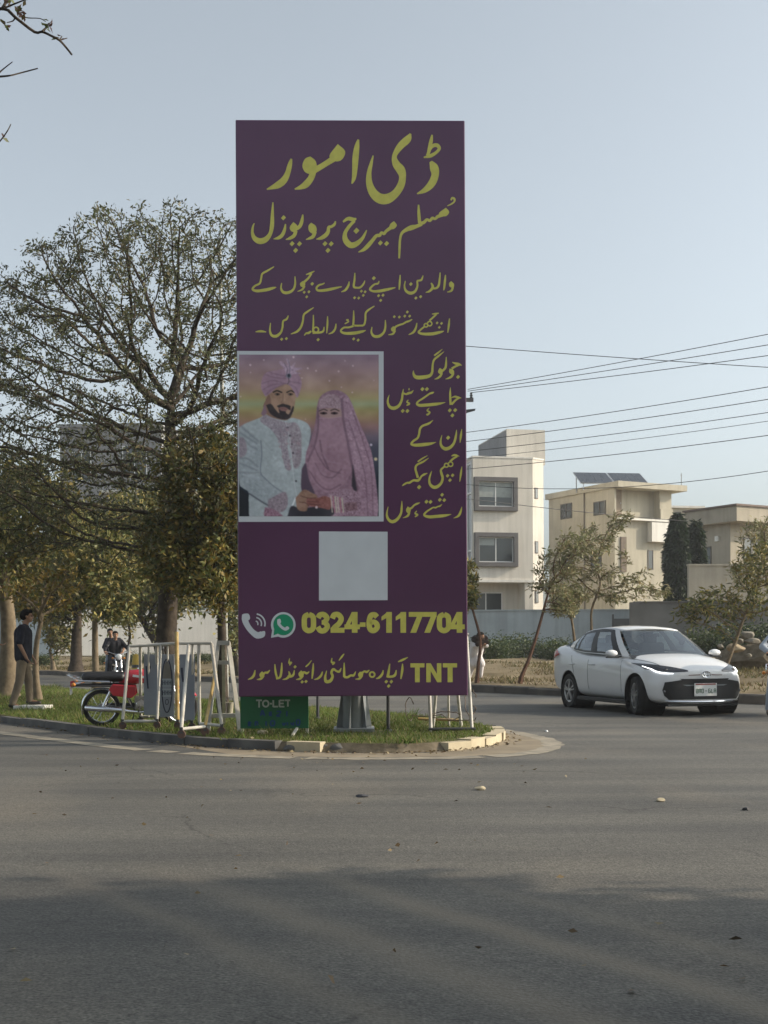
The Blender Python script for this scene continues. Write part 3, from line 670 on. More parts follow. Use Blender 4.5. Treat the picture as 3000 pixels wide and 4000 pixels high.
# ---- printed wedding portrait -----------------------------------------------------
def portrait():
    CC = crop(900, 1340, .39783)
    X0, X1, Y0, Y1 = 86, 1456, 114, 1702
    nx, ny = 230, 268; ss = 2
    xs = np.linspace(X0, X1, nx * ss); ys = np.linspace(Y0, Y1, ny * ss)
    XX, YY = np.meshgrid(xs, ys); rng = np.random.default_rng(7)
    def grad(stops, t):
        p = [q[0] for q in stops]; return np.stack([np.interp(t, p, [q[1][c] for q in stops]) for c in range(3)], -1)
    img = grad([(110, (118, 96, 116)), (260, (134, 106, 112)), (450, (146, 118, 100)), (540, (146, 132, 88)), (600, (134, 142, 104)), (660, (142, 130, 82)), (740, (142, 114, 84)), (820, (128, 92, 92)), (920, (92, 78, 96)), (1020, (66, 66, 84)), (1300, (40, 48, 62)), (1702, (28, 36, 46))], YY)
    def blurnoise(cell, amp, sy=1.0):
        h, w = XX.shape; g = rng.normal(size=(max(2, int(h / cell / sy) + 2), max(2, int(w / cell) + 2)))
        gy = np.linspace(0, g.shape[0] - 1.001, h); gx = np.linspace(0, g.shape[1] - 1.001, w)
        iy, ix = gy.astype(int), gx.astype(int); fy, fx = (gy - iy)[:, None], (gx - ix)[None, :]
        return amp * (g[iy][:, ix] * (1 - fy) * (1 - fx) + g[iy + 1][:, ix] * fy * (1 - fx) + g[iy][:, ix + 1] * (1 - fy) * fx + g[iy + 1][:, ix + 1] * fy * fx)
    img += blurnoise(30, 4, .5)[..., None]
    def inside(poly):
        poly = [tuple(q) for q in smooth_path(list(poly) + [poly[0]], 4)[:-1]] if len(poly) > 4 else poly
        m = np.zeros(XX.shape, bool); n = len(poly)
        for i in range(n):
            (ax, ay), (bx, by) = poly[i], poly[(i + 1) % n]
            c = ((ay > YY) != (by > YY)) & (XX < (bx - ax) * (YY - ay) / ((by - ay) if by != ay else 1e-9) + ax); m ^= c
        return m
    def pairs(*a): return [(a[i], a[i + 1]) for i in range(0, len(a), 2)]
    def fill(poly, col, soft=0.0, tex=0.0, cell=8):
        nonlocal img
        m = inside(poly).astype(float)
        if soft:
            for _ in range(int(soft)):
                m = (m + np.roll(m, 1, 0) + np.roll(m, -1, 0) + np.roll(m, 1, 1) + np.roll(m, -1, 1)) / 5
        c = np.array(col, float) if not callable(col) else col()
        if tex: c = c + blurnoise(cell, tex)[..., None]
        img = img * (1 - m[..., None]) + c * m[..., None]
    def line(pts, w, col, soft=1, a=1.0):
        nonlocal img
        P = smooth_path(pts, 6); d2 = np.full(XX.shape, 1e9)
        for (ax, ay), (bx, by) in zip(P, P[1:]):
            vx, vy = bx - ax, by - ay; L = vx * vx + vy * vy + 1e-9
            t = np.clip(((XX - ax) * vx + (YY - ay) * vy) / L, 0, 1); d2 = np.minimum(d2, (XX - ax - t * vx) ** 2 + (YY - ay - t * vy) ** 2)
        m = np.clip((w / 2 - np.sqrt(d2)) / (3.5 * soft) + 0.5, 0, 1)[..., None] * a
        img = img * (1 - m) + np.array(col, float) * m
    def blob(x, y, r, col, a=1.0, ry=None, soft=6):
        nonlocal img
        ry = ry or r; d = np.sqrt(((XX - x) / r) ** 2 + ((YY - y) / ry) ** 2); m = np.clip((1 - d) * r / soft + .5, 0, 1)[..., None] * a
        img = img * (1 - m) + np.array(col, float) * m
    for _ in range(26): blob(rng.uniform(95, 1450), rng.uniform(120, 900), rng.uniform(4, 11), (190, 165, 175), 0.8)
    # --- groom
    JK, JD = (140, 150, 156), (98, 106, 118)
    fill(pairs(320,620,360,700,420,745,540,760,570,720,580,640,500,560,360,560), (116, 84, 70))
    fill(pairs(88,830,150,790,290,735,345,705,430,740,545,760,600,735,700,760,765,800,790,870,770,1000,745,1180,715,1340,700,1480,640,1702,180,1702,185,1480,120,1420,88,1340), JK, 1, 6, 6)
    fill(pairs(88,1420,180,1490,185,1702,88,1702), (30, 34, 42), 1)
    fill(pairs(88,900,130,840,200,900,290,1010,300,1200,250,1280,88,1330), (134, 144, 152), 2, 7, 5)
    for a in ((100,880,170,930,260,985), (110,820,190,890,270,960), (92,1130,180,1140,270,1215), (92,1180,170,1210,260,1250), (95,1270,170,1275,290,1275), (120,1310,200,1330,300,1300), (150,960,200,1010,260,1040)):
        line(pairs(*a), 20, (100, 106, 116), 5, .6)
    fill(pairs(88,930,130,930,160,1000,160,1080,120,1120,88,1110), (122, 112, 124), 5, 9, 3)
    line(pairs(300,960,310,1100,296,1250,330,1340), 12, JD, 2, .8)
    fill(pairs(300,735,345,705,430,745,560,790,580,860,560,1000,600,1230,540,1230,500,1050,470,950,400,850,300,775), (126, 116, 128), 4, 13, 3)
    fill(pairs(560,790,640,780,690,860,700,1000,690,1180,630,1230,600,1100,575,950), (128, 118, 128), 4, 13, 3)
    line(pairs(540,770,585,950,605,1150,625,1350,650,1500), 7, (168, 172, 178), 1, .8)
    for x, y in ((560, 830), (585, 910), (604, 992), (615, 1080), (645, 1355)): blob(x, y, 9, (40, 40, 52))
    for _ in range(90):
        s = rng.random(); x = 470 + 220 * rng.random(); y = 780 + 460 * rng.random()
        if inside_pt(x, y): blob(x, y, rng.uniform(6, 13), [(136, 112, 122), (108, 92, 106), (150, 148, 156)][rng.integers(3)], .6, soft=6)
    fill(pairs(110,1340,200,1290,300,1290,420,1400,540,1500,640,1520,610,1640,480,1640,330,1560,190,1470), (132, 142, 150), 2, 7, 5)
    line(pairs(300,1290,420,1400,540,1480), 14, JD, 2, .7); line(pairs(190,1480,330,1570,480,1650), 16, (70, 74, 86), 2, .8)
    fill(pairs(370,1540,520,1460,560,1500,560,1600,500,1660,380,1640), (122, 108, 120), 4, 12, 3)
    fill(pairs(340,1610,420,1630,500,1680,500,1702,340,1702), (124, 88, 108), 2, 16, 3)
    line(pairs(640,1520,590,1640), 16, (180, 186, 196), 1)
    # head
    fill(pairs(345,560,380,500,480,425,560,410,620,460,640,540,625,640,590,720,520,750,430,720,370,650), (142, 110, 90), 1, 4, 8)
    fill(pairs(345,560,378,510,400,560,395,640,360,620), (116, 84, 72), 2)
    fill(pairs(352,610,400,600,440,650,480,690,475,620,540,605,585,620,590,660,560,650,545,680,575,700,615,620,622,655,585,735,530,752,455,735,390,690), (40, 32, 36), 1, 4, 5)
    fill(pairs(470,640,510,628,560,640,548,668,505,668), (118, 78, 74), 1); line(pairs(468,622,510,606,545,612,585,624), 16, (38, 30, 34))
    line(pairs(478,652,512,646,552,654), 5, (84, 50, 50)); blob(512, 690, 24, (34, 28, 32), .9, 22)
    for x in (462, 590): blob(x, 504, 27, (60, 44, 42), .8, 13); blob(x, 505, 9, (14, 10, 12), 1, 9, 3); blob(x - 15, 505, 6, (150, 140, 140), .6, 5, 3)
    line(pairs(422,484,460,470,504,486), 13, (34, 26, 28)); line(pairs(555,486,595,470,628,486), 12, (34, 26, 28))
    line(pairs(520,500,514,560,500,586,526,592), 7, (110, 80, 66), 2, .8); line(pairs(530,500,534,570), 10, (160, 128, 106), 2, .7); blob(436, 570, 36, (150, 116, 96), .5, 30, 20)
    # turban
    TB = (140, 108, 128)
    fill(pairs(345,530,305,450,310,360,350,295,450,270,560,255,650,290,700,380,685,470,655,540,625,480,560,405,470,430,400,490), TB, 1, 5, 6)
    for a in ((312,400,420,370,540,400), (320,460,420,410,550,402), (345,310,430,340,545,350), (570,405,640,440,668,510), (590,380,660,390,690,400), (350,505,420,450,520,415), (380,285,460,310,560,330)):
        line(pairs(*a), 11, (104, 80, 100), 4, .6)
    fill(pairs(545,330,530,260,480,200,500,180,560,220,550,160,575,165,590,230,640,190,630,240,710,250,640,280,700,300,610,310,580,360), (146, 120, 142), 1, 12, 4)
    line(pairs(545,330,560,260,530,200), 8, (80, 66, 84), 2, .8); line(pairs(565,160,585,250,575,330), 9, (90, 84, 104), 2, .8)
    blob(575, 325, 24, (96, 100, 118)); blob(575, 320, 13, (34, 34, 48), 1, 16); line(pairs(560,405,575,380,570,340), 7, (70, 56, 68))
    fill(pairs(300,700,340,600,360,690,330,720), (112, 84, 100), 2)
    # --- bride
    VL, VM, VD = (140, 108, 128), (126, 94, 112), (88, 62, 80)
    fill(pairs(850,620,880,530,960,475,1060,465,1150,520,1210,640,1260,800,1330,930,1380,1080,1420,1350,1440,1702,1200,1702,760,1702,790,1500,740,1300,740,1100,790,950,830,800), VM, 1, 6, 6)
    fill(pairs(870,700,960,735,1100,720,1130,900,1170,1090,1190,1250,1100,1400,960,1470,850,1400,770,1250,800,1050,860,900), (138, 104, 122), 1, 5, 7)
    fill(pairs(866,650,960,640,1090,640,1092,720,960,738,870,712), (148, 118, 116), 1)
    fill(pairs(868,640,880,560,960,505,1060,520,1092,600,1092,645,960,636), (142, 116, 128), 2, 12, 3)
    for x in (915, 1020): blob(x, 690, 36, (60, 42, 50), .9, 13); blob(x, 690, 11, (18, 12, 18), 1, 10, 3)
    line(pairs(872,668,915,652,950,664), 11, (60, 44, 48), 1, .9); line(pairs(985,664,1025,650,1066,668), 11, (60, 44, 48), 1, .9)
    fill(pairs(1070,520,1150,520,1240,720,1330,930,1400,1150,1445,1702,1255,1702,1250,1450,1190,1180,1120,860), VL, 1, 11, 4)
    for a, w in (((1095,560,1110,760,1150,960,1190,1180,1245,1440), 20), ((860,640,862,820,830,1000,760,1160), 16), ((820,1010,870,1120,960,1240,1080,1280), 10), ((830,1180,900,1290,1000,1320,1090,1240), 10),
                 ((780,1260,870,1390,970,1440,1080,1390), 10), ((880,960,900,1080,960,1230), 14), ((1160,760,1240,1000,1320,1300,1350,1690), 8), ((1200,660,1300,960,1380,1250,1400,1690), 7)):
        line(pairs(*a), w * 1.2, VD, 4, .6)
    for a in ((850,1280,930,1370,1040,1370), (900,1080,960,1160,1060,1180), (800,1120,850,1230,930,1300)): line(pairs(*a), 16, (156, 124, 142), 6, .5)
    line(pairs(868,738,980,738,1095,726), 6, (160, 128, 140), 1, .7)
    fill(pairs(1200,1180,1240,1440,1230,1480,1190,1400), (50, 42, 54), 2)
    fill(pairs(700,1240,740,1180,770,1330,830,1480,800,1500,700,1450), (72, 56, 74), 3)
    fill(pairs(960,1480,1100,1430,1260,1480,1250,1702,960,1702), (134, 104, 122), 2, 18, 3)
    # hands
    fill(pairs(560,1702,600,1600,700,1620,980,1600,980,1702), (42, 40, 50), 2)
    fill(pairs(640,1520,720,1440,800,1470,850,1500,850,1560,770,1600,740,1650,660,1630), (130, 96, 80), 1, 6, 6)
    fill(pairs(750,1520,860,1520,920,1500,985,1530,980,1630,900,1620,760,1590), (122, 70, 66), 1, 8, 4)
    for a in ((690,1500,760,1520,840,1520), (680,1560,740,1570,770,1600), (760,1555,860,1560), (770,1580,880,1590)): line(pairs(*a), 8, (80, 48, 44), 1, .8)
    for q in range(6): line(pairs(985 + q * 22, 1500 + 4 * q, 1000 + q * 22, 1660), 10, [(176, 160, 150), (150, 80, 96), (168, 168, 140)][q % 3], 1, .9)
    fill(pairs(1120,1570,1240,1560,1250,1640,1130,1650), (112, 80, 92), 2, 16, 3)
    blob(1380, 1000, 12, (180, 170, 190)); blob(1425, 1140, 16, (190, 170, 130)); blob(845, 1612, 13, (190, 170, 180))
    img += blurnoise(34, 3.5)[..., None] + blurnoise(90, 4.0)[..., None]
    for _ in range(3): img = (img * 2 + np.roll(img, 1, 0) + np.roll(img, -1, 0) + np.roll(img, 1, 1) + np.roll(img, -1, 1)) / 6
    img += rng.normal(0, 2.2, img.shape)
    img = np.clip(img, 4, 250).reshape(ny, ss, nx, ss, 3).mean((1, 3))
    g_ = img.mean(-1, keepdims=True); img = np.clip(g_ + (img - g_) * .80, 4, 250)
    v = img / 255.0; v = np.where(v <= .04045, v / 12.92, ((v + .055) / 1.055) ** 2.4) * 1.65
    v = np.clip(v, 0, .85)
    gx = np.linspace(X0, X1, nx); gy = np.linspace(Y0, Y1, ny); pts = []
    for y in gy:
        for x in gx:
            p = BBM @ BW(*CC(x, y)); pts.append((p.x, yf - 0.0035, p.z))
    idx = np.arange(nx * ny).reshape(ny, nx)
    f = np.stack([idx[:-1, :-1], idx[1:, :-1], idx[1:, 1:], idx[:-1, 1:]], -1).reshape(-1, 4)
    fr = stroke_mesh([['R', 66, 78, 1504, 82, 1504, 1752, 80, 1756]], CC, base=0.0012).build("portrait_border", M_WHITEP, BB, fix=False)
    np_mesh("wedding_portrait", np.array(pts), f, attr_mat("portrait_print", rough=0.35), BB, cols=v.reshape(-1, 3))
def inside_pt(x, y): return (x - 585) ** 2 / 120 ** 2 + (y - 1010) ** 2 / 240 ** 2 < 1
portrait()
# ================================================================== BUILDINGS AND WALLS
M_CREAMW = mat("cream_white_render", (0.66, 0.62, 0.55), 0.85, var=0.06, scale=0.7, bump=0.1, bscale=15, spec=0.2, streak=0.16)
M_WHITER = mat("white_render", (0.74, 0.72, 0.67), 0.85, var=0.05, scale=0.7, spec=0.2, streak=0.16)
M_HOUSE = mat("beige_render", (0.47, 0.435, 0.35), 0.85, var=0.10, scale=0.6, bump=0.1, bscale=12, spec=0.2, streak=0.16)
M_HOUSE2 = mat("sand_render", (0.40, 0.36, 0.29), 0.88, var=0.14, scale=0.8, bump=0.15, bscale=12, spec=0.2, streak=0.16)
M_GREYR = mat("grey_render", (0.27, 0.27, 0.275), 0.85, var=0.12, scale=0.7, bump=0.1, bscale=12, spec=0.2, streak=0.16)
M_SURR = mat("dark_window_surround", (0.115, 0.108, 0.108), 0.7, var=0.12, scale=2)
M_WFRAME = mat("white_window_frame", (0.70, 0.70, 0.68), 0.5, var=0.03)
M_BFRAME = mat("brown_window_frame", (0.085, 0.075, 0.065), 0.5, var=0.1)
M_PANE = mat("window_pane", (0.035, 0.045, 0.05), 0.08, var=0.3, scale=0.8, spec=0.8)
M_CURT = mat("curtain", (0.30, 0.33, 0.32), 0.9, var=0.2, scale=3)
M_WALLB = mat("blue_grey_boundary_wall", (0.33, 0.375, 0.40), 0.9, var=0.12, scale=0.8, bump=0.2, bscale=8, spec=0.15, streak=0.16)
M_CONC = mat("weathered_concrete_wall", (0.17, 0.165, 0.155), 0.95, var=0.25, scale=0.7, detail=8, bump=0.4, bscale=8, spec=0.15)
M_DOORW = mat("wooden_door", (0.20, 0.15, 0.10), 0.6, var=0.15, scale=4)
M_SOLAR = mat("solar_cell", (0.022, 0.027, 0.036), 0.15, var=0.2, scale=3, spec=0.7)
M_ALU = mat("aluminium", (0.55, 0.56, 0.57), 0.35, metal=0.8, var=0.05)
M_PIPE = mat("drain_pipe", (0.22, 0.20, 0.17), 0.6, var=0.1)

def px_frame(px0, Z, th):
    """thing placed with its left front corner at photo column px0 and depth Z, facade turned by th"""
    o = W(px0, HY, Z); return Vector((o.x, Z, 0)), th
def fac_x(px, org, th):
    """metres along the facade for a photo column"""
    k = (px - 1500.0) / FPX
    return (k * org.y - org.x) / (math.cos(th) - k * math.sin(th))
def fac_z(px, py, org, th, dy=0.0):
    u = fac_x(px, org, th); Y = org.y + u * math.sin(th) + dy
    return CAM_H + (HY - py) / FPX * Y - ROLL * 0 + ((px - 1500) / FPX * Y) * ROLL
def window_at(parent, x0, x1, z0, z1, y=0.0, surr=None, frame=None, mull=1, pane=None, curtain=None, face='front', proud=0.10, rot=None):
    """window with optional wide projecting surround, frame bars and panes; the wall surface lies at local y"""
    def bx(mb, a0, a1, b0, b1, d0, d1):
        if face == 'front': mb.box(((a0 + a1) / 2, y + (d0 + d1) / 2, (b0 + b1) / 2), (a1 - a0, d1 - d0, b1 - b0))
        else: mb.box((y + (d0 + d1) / 2, (a0 + a1) / 2, (b0 + b1) / 2), (d1 - d0, a1 - a0, b1 - b0))
    frame = frame or M_WFRAME; fw = 0.06
    mb = MB()
    if surr:
        s, sm = surr; d0, d1 = -proud, 0.02
        bx(mb, x0 - s, x1 + s, z1, z1 + s, d0, d1); bx(mb, x0 - s, x1 + s, z0 - s, z0, d0, d1)
        bx(mb, x0 - s, x0, z0, z1, d0, d1); bx(mb, x1, x1 + s, z0, z1, d0, d1)
        w = mb.build("window", sm, parent, bevel=0.01)
        f = MB()
    else: f = mb; w = None
    d0, d1 = -0.035, 0.03
    bx(f, x0, x1, z1 - fw, z1, d0, d1); bx(f, x0, x1, z0, z0 + fw, d0, d1); bx(f, x0, x0 + fw, z0 + fw, z1 - fw, d0, d1); bx(f, x1 - fw, x1, z0 + fw, z1 - fw, d0, d1)
    for q in range(mull):
        c = x0 + (x1 - x0) * (q + 1) / (mull + 1); bx(f, c - fw / 2, c + fw / 2, z0 + fw, z1 - fw, d0 - 0.004, d1)
    fo = f.build("window_frame" if w else "window", frame, w or parent)
    if w is None: w = fo
    p = MB(); bx(p, x0 + fw * .5, x1 - fw * .5, z0 + fw * .5, z1 - fw * .5, -0.012, 0.0); p.build("window_pane", pane or M_PANE, w)
    if curtain:
        c = MB(); cx0, cx1, cz0, cz1 = curtain; bx(c, cx0, cx1, cz0, cz1, -0.016, -0.0125); c.build("curtain", M_CURT, w)
    return w

# ---- white three-storey house just right of the billboard
th = R(12); org, _ = px_frame(1851, 68.0, th)
b1 = thing("apartment_house", (org.x, org.y, 0.3), "white three storey house with dark framed windows right of the billboard", "house", rotz=th)
fx = lambda px: fac_x(px, org, th)
fz = lambda py, px=1950: fac_z(px, py, org, th) - 0.3
wd = fx(2084); ht = fz(1789); DEP = 9.0
ch = 0.95
mb = MB()
led = fz(2268)
plan = [(0, 0), (wd, 0), (wd + ch * .85, ch * .5), (wd + ch * .85, DEP), (0, DEP)]
mb.prism(plan, (0, 0, led), (1, 0, 0), (0, 1, 0), (0, 0, ht - led))
plan2 = [(0.05, 1.3), (wd * .86, 1.3), (wd * .86, 0.02), (wd, 0.02), (wd + ch * .8, ch * .5 + .02), (wd + ch * .8, DEP), (0.05, DEP)]
mb.prism(plan2, (0, 0, -0.8), (1, 0, 0), (0, 1, 0), (0, 0, led + 0.8))
mb.build("wall", M_CREAMW, b1)
mb = MB(); mb.prism([(-.06, -.12), (wd + .05, -.12), (wd + ch * .85 + .1, ch * .5 - .1), (wd + ch * .85 + .1, .9), (-.06, 0.9)], (0, 0, led - 0.10), (1, 0, 0), (0, 1, 0), (0, 0, 0.14)); mb.build("ledge", M_WHITER, b1)
mb = MB(); mb.prism([(-.03, -.03), (wd + .02, -.03), (wd + ch * .85 + .03, ch * .5 - .02), (wd + ch * .85 + .03, DEP), (-.03, DEP)], (0, 0, ht), (1, 0, 0), (0, 1, 0), (0, 0, 0.09)); mb.build("parapet_cap", M_WHITER, b1)
for (y0, y1, cu) in ((1882, 1980, .62), (2098, 2197, .33)):
    a, b = fx(1870), fx(2006); z0, z1 = fz(y1), fz(y0)
    window_at(b1, a, b, z0, z1, 0.0, (0.24, M_SURR), M_WFRAME, 1, curtain=(a + .08, (b if cu > .5 else (a + b) / 2) - .08, z1 - (z1 - z0) * cu, z1 - 0.07), proud=0.22)
a, b = fx(1858), fx(1990)
window_at(b1, a, b, fz(2405), fz(2310), 1.3, None, M_WFRAME, 1, proud=.05)
# slit windows in the chamfered sunny corner
cd = Vector((ch * .85, ch * .5, 0)); cdn = cd.normalized(); cn = Vector((cdn.y, -cdn.x, 0))
for zc, h in ((fz(1922), .62), (fz(2135), .68), (fz(2330), .7)):
    c = Vector((wd, 0, zc)) + cd * .32
    mb = MB(); mb.prism([(-.13, -h / 2), (.13, -h / 2), (.13, h / 2), (-.13, h / 2)], c + cn * .002, cdn, (0, 0, 1), cn * .03)
    w = mb.build("window", M_SURR, b1)
    mb = MB(); mb.prism([(-.09, -h / 2 + .05), (.09, -h / 2 + .05), (.09, h / 2 - .05), (-.09, h / 2 - .05)], c + cn * .033, cdn, (0, 0, 1), cn * .006); mb.build("window_pane", M_PANE, w)
# tall stair glazing on its left flank
mb = MB()
for zz in (fz(1810), fz(1925), fz(2150), fz(2195)): mb.box((-.03, 1.0, zz), (.08, 1.7, .10))
for yy in (.18, 1.0, 1.82): mb.box((-.028, yy, (fz(1800) + fz(2200)) / 2), (.07, .09, fz(1800) - fz(2200)))
gl = mb.build("stair_glazing", M_WFRAME, b1)
mb = MB(); mb.box((-.005, 1.0, (fz(1800) + fz(2200)) / 2), (.01, 1.6, fz(1800) - fz(2200) - .05)); mb.build("window_pane", mat("frosted_glass", (0.22, .24, .26), .2, var=.15, scale=1.2, spec=.6), gl)
# water tank room on the roof
def z_at(py, px, Y): return CAM_H + (HY - py) / FPX * Y + (px - 1500) / FPX * Y * ROLL - 0.3
bm = MB(); bx0 = fx(1985) + .75; bw = 2.35; bz = z_at(1676, 2060, 71)
bm.prism([(bx0, 2.4), (bx0 + bw, 2.4), (bx0 + bw, 8.2), (bx0, 8.2)], (0, 0, ht + .05), (1, 0, 0), (0, 1, 0), (0, 0, bz - ht - .05)); bm.build("roof_room", M_CREAMW, b1)
bm = MB(); bm.box((bx0 - .02, 5.3, (ht + bz) / 2 + .1), (.03, 5.6, bz - ht - .35)); bm.build("shaded_side_sheet", M_GREYR, b1)  # grey sheet gives the roof room's left face its shade as colour

# ---- beige house with solar panels
th2 = R(28); org2, _ = px_frame(2404, 74.0, th2)
b2 = thing("beige_house", (org2.x, org2.y, 0.3), "beige two storey house with solar panels on its flat roof", "house", rotz=th2)
gx = lambda px: fac_x(px, org2, th2)
gz = lambda py, px=2500: fac_z(px, py, org2, th2) - 0.3
LW = 6.8     # depth of the shaded left flank
def flank(px):   # distance back along the left flank for a photo column
    k = (px - 1500.0) / FPX; dx, dy = -math.sin(th2), math.cos(th2)
    return (k * org2.y - org2.x) / (dx - k * dy)
FWD = gx(2628); bal = gz(2029); top2 = gz(1905, 2404)
mb = MB()
mb.prism([(0, 0), (FWD, 0), (FWD, LW), (0, LW)], (0, 0, -0.8), (1, 0, 0), (0, 1, 0), (0, 0, bal + .8))
rec = 0.6
mb.prism([(0, 0), (0.12, 0), (0.12, rec), (FWD - .95, rec), (FWD - .95, .05), (FWD, .05), (FWD, LW), (0, LW)], (0, 0, bal), (1, 0, 0), (0, 1, 0), (0, 0, top2 - bal))
mb.build("wall", M_HOUSE, b2)
mb = MB(); mb.prism([(-.15, -.55), (FWD + .75, -.55), (FWD + .75, LW + .2), (-.15, LW + .2)], (0, 0, top2), (1, 0, 0), (0, 1, 0), (0, 0, .36)); mb.build("roof", M_HOUSE, b2)
mb = MB(); mb.box((FWD / 2 + .1, -.15, bal - .05), (FWD + .3, .5, .12)); mb.build("balcony_slab", M_WHITER, b2)
mb = MB(); mb.box(((gx(2531) + gx(2622)) / 2, -.22, (gz(2040) + gz(2116)) / 2), (gx(2622) - gx(2531), .44, gz(2040) - gz(2116))); mb.build("bay_box", M_WHITER, b2)
mb = MB(); mb.box((FWD - .55, -.1, (bal + gz(1985)) / 2 + .02), (1.0, .12, gz(1985) - bal)); mb.build("balcony_parapet", M_HOUSE, b2)
mb = MB(); mb.box((gx(2436), -.04, (gz(2100) + gz(2236)) / 2), (.42, .08, gz(2100) - gz(2236))); mb.build("brown_panel", mat("brown_cladding", (.16, .125, .095), .8, var=.15), b2)
dr = MB(); dr.box((gx(2432), rec - .03, bal + 1.05), (.85, .06, 2.1)); d_ = dr.build("door", M_DOORW, b2)
hd = MB(); hd.ball((gx(2432) + .32, rec - .09, bal + 1.0), .035); hd.build("handle", M_ALU, d_)
window_at(b2, gx(2532), gx(2553), gz(2224), gz(2147), 0, None, M_BFRAME, 0)
window_at(b2, gx(2588), gx(2609), gz(2230), gz(2147), 0, None, M_BFRAME, 0)
# left flank windows (face 'side': local x is the wall surface)
def fzl(px, py):
    v = flank(px); Y = org2.y + v * math.cos(th2); return CAM_H + (HY - py) / FPX * Y + (px - 1500) / FPX * Y * ROLL - .3
for (xa, xb, ya, yb) in ((2193, 2238, 1967, 2027), (2322, 2370, 1958, 2012), (2195, 2247, 2169, 2247), (2310, 2352, 2160, 2230)):
    va, vb = flank(xb), flank(xa); window_at(b2, va, vb, fzl((xa + xb) / 2, yb), fzl((xa + xb) / 2, ya), 0.0, None, M_BFRAME, 1, face='side')
pv = flank(2287); mb = MB(); mb.tube([(-.06, pv, -.4), (-.06, pv, top2 + .1)], .05, 8); mb.build("drain_pipe", M_PIPE, b2)
mb = MB(); mb.box((-.04, LW / 2, gz(2252)), (.10, LW, .10)); mb.build("string_course", M_HOUSE2, b2)
mb = MB(); q = (FWD + .5); mb.tube([(q, -.3, top2 + .36), (q, -.3, top2 + 1.15)], .02, 6); mb.box((q, -.3, top2 + 1.0), (.12, .02, .02)); mb.build("aerial", M_PIPE, b2)
sp = thing("solar_array", (0, 0, 0), "two dark tilted solar panels on the beige house roof", "solar panels")
sc_ = W(2385, 1880, 76.5); sp.location = (sc_.x, sc_.y, top2 + .66); sp.rotation_euler = (0, 0, R(8))
for x in (-1.12, 1.12):
    mb = MB(); rot = Euler((R(28), 0, 0)).to_matrix()
    mb.box((x, 0, .55), (2.18, 1.9, .05), rot); pn = mb.build("panel", M_ALU, sp)
    mb = MB(); 
    for ix in range(4):
        for iz in range(3):
            c = rot @ Vector(((ix - 1.5) * .53, (iz - 1) * .61, .03)); mb.box(Vector((x, 0, .55)) + c, (.51, .59, .012), rot)
    mb.build("solar_cells", M_SOLAR, pn)
for x in (-2.0, 0, 2.0):
    mb = MB(); mb.bar((x, .75, -.3), (x, .75, .88), .05); mb.bar((x, -.75, -.3), (x, -.75, .2), .05); mb.bar((x, -.75, .15), (x, .75, .85), .05)
    mb.build("mounting_leg", M_ALU, sp)
# pale house seen behind, between the beige house and the cypress
o_ = W(2622, HY, 92)
b5 = thing("distant_house", (o_.x, 92, .3), "small pale house roofline seen between the beige house and sandy house", "house", rotz=R(10))
def zz(py, Y): return CAM_H + (HY - py) / FPX * Y - .3
mb = MB(); mb.prism([(0, 0), (2.6, 0), (2.6, 6), (0, 6)], (0, 0, -.5), (1, 0, 0), (0, 1, 0), (0, 0, zz(1990, 92) + .5)); mb.build("wall", M_HOUSE, b5)
mb = MB(); mb.box((1.3, 2.9, zz(1990, 92) + .08), (2.8, 6.2, .16)); mb.build("roof", M_WHITER, b5)
window_at(b5, .35, .85, zz(2060, 92), zz(2005, 92), 0, None, M_BFRAME, 0)

# ---- sandy house at the right edge, wide overhanging fascia
th3 = R(30); org3, _ = px_frame(2880, 60.0, th3)
b3 = thing("sandy_house", (org3.x, org3.y, .3), "sandy grey house with wide overhanging roof fascia at the right edge", "house", rotz=th3)
hz = lambda py, px=2880: fac_z(px, py, org3, th3) - .3
zt, zb = hz(1975), hz(2035)
mb = MB(); mb.box((4.0, 1.8, (zt + zb) / 2), (8.0, 3.6, zt - zb)); mb.build("roof", M_HOUSE2, b3, bevel=.02)
mb = MB(); mb.box((4.0, 1.8, zt + .05), (8.16, 3.76, .10)); mb.build("roof_edge", mat("roof_edge_dark", (.16, .12, .10), .8), b3)
mb = MB(); mb.prism([(.5, .9), (7.4, .9), (7.4, 3.3), (.5, 3.3)], (0, 0, -.8), (1, 0, 0), (0, 1, 0), (0, 0, zb + .8)); mb.build("wall", M_HOUSE2, b3)
window_at(b3, 1.4, 2.5, hz(2180), hz(2090), .9, None, M_BFRAME, 1)
window_at(b3, 4.6, 6.1, hz(2190), hz(2090), .9, None, M_BFRAME, 1)
window_at(b3, 2.2, 2.9, hz(2210), hz(2120), .5, None, M_BFRAME, 1, face='side')
mb = MB(); mb.box((.44, 1.75, hz(2092)), (.12, .22, .26)); mb.build("wall_lamp", mat("lamp_white", (.75, .76, .72), .5), b3)
mb = MB(); mb.box((3.6, -.1, zb * .28), (7.6, .16, .12)); mb.box((3.6, .55, zb * .14), (7.4, 1.0, zb * .28 - .08)); mb.build("porch", M_HOUSE2, b3)

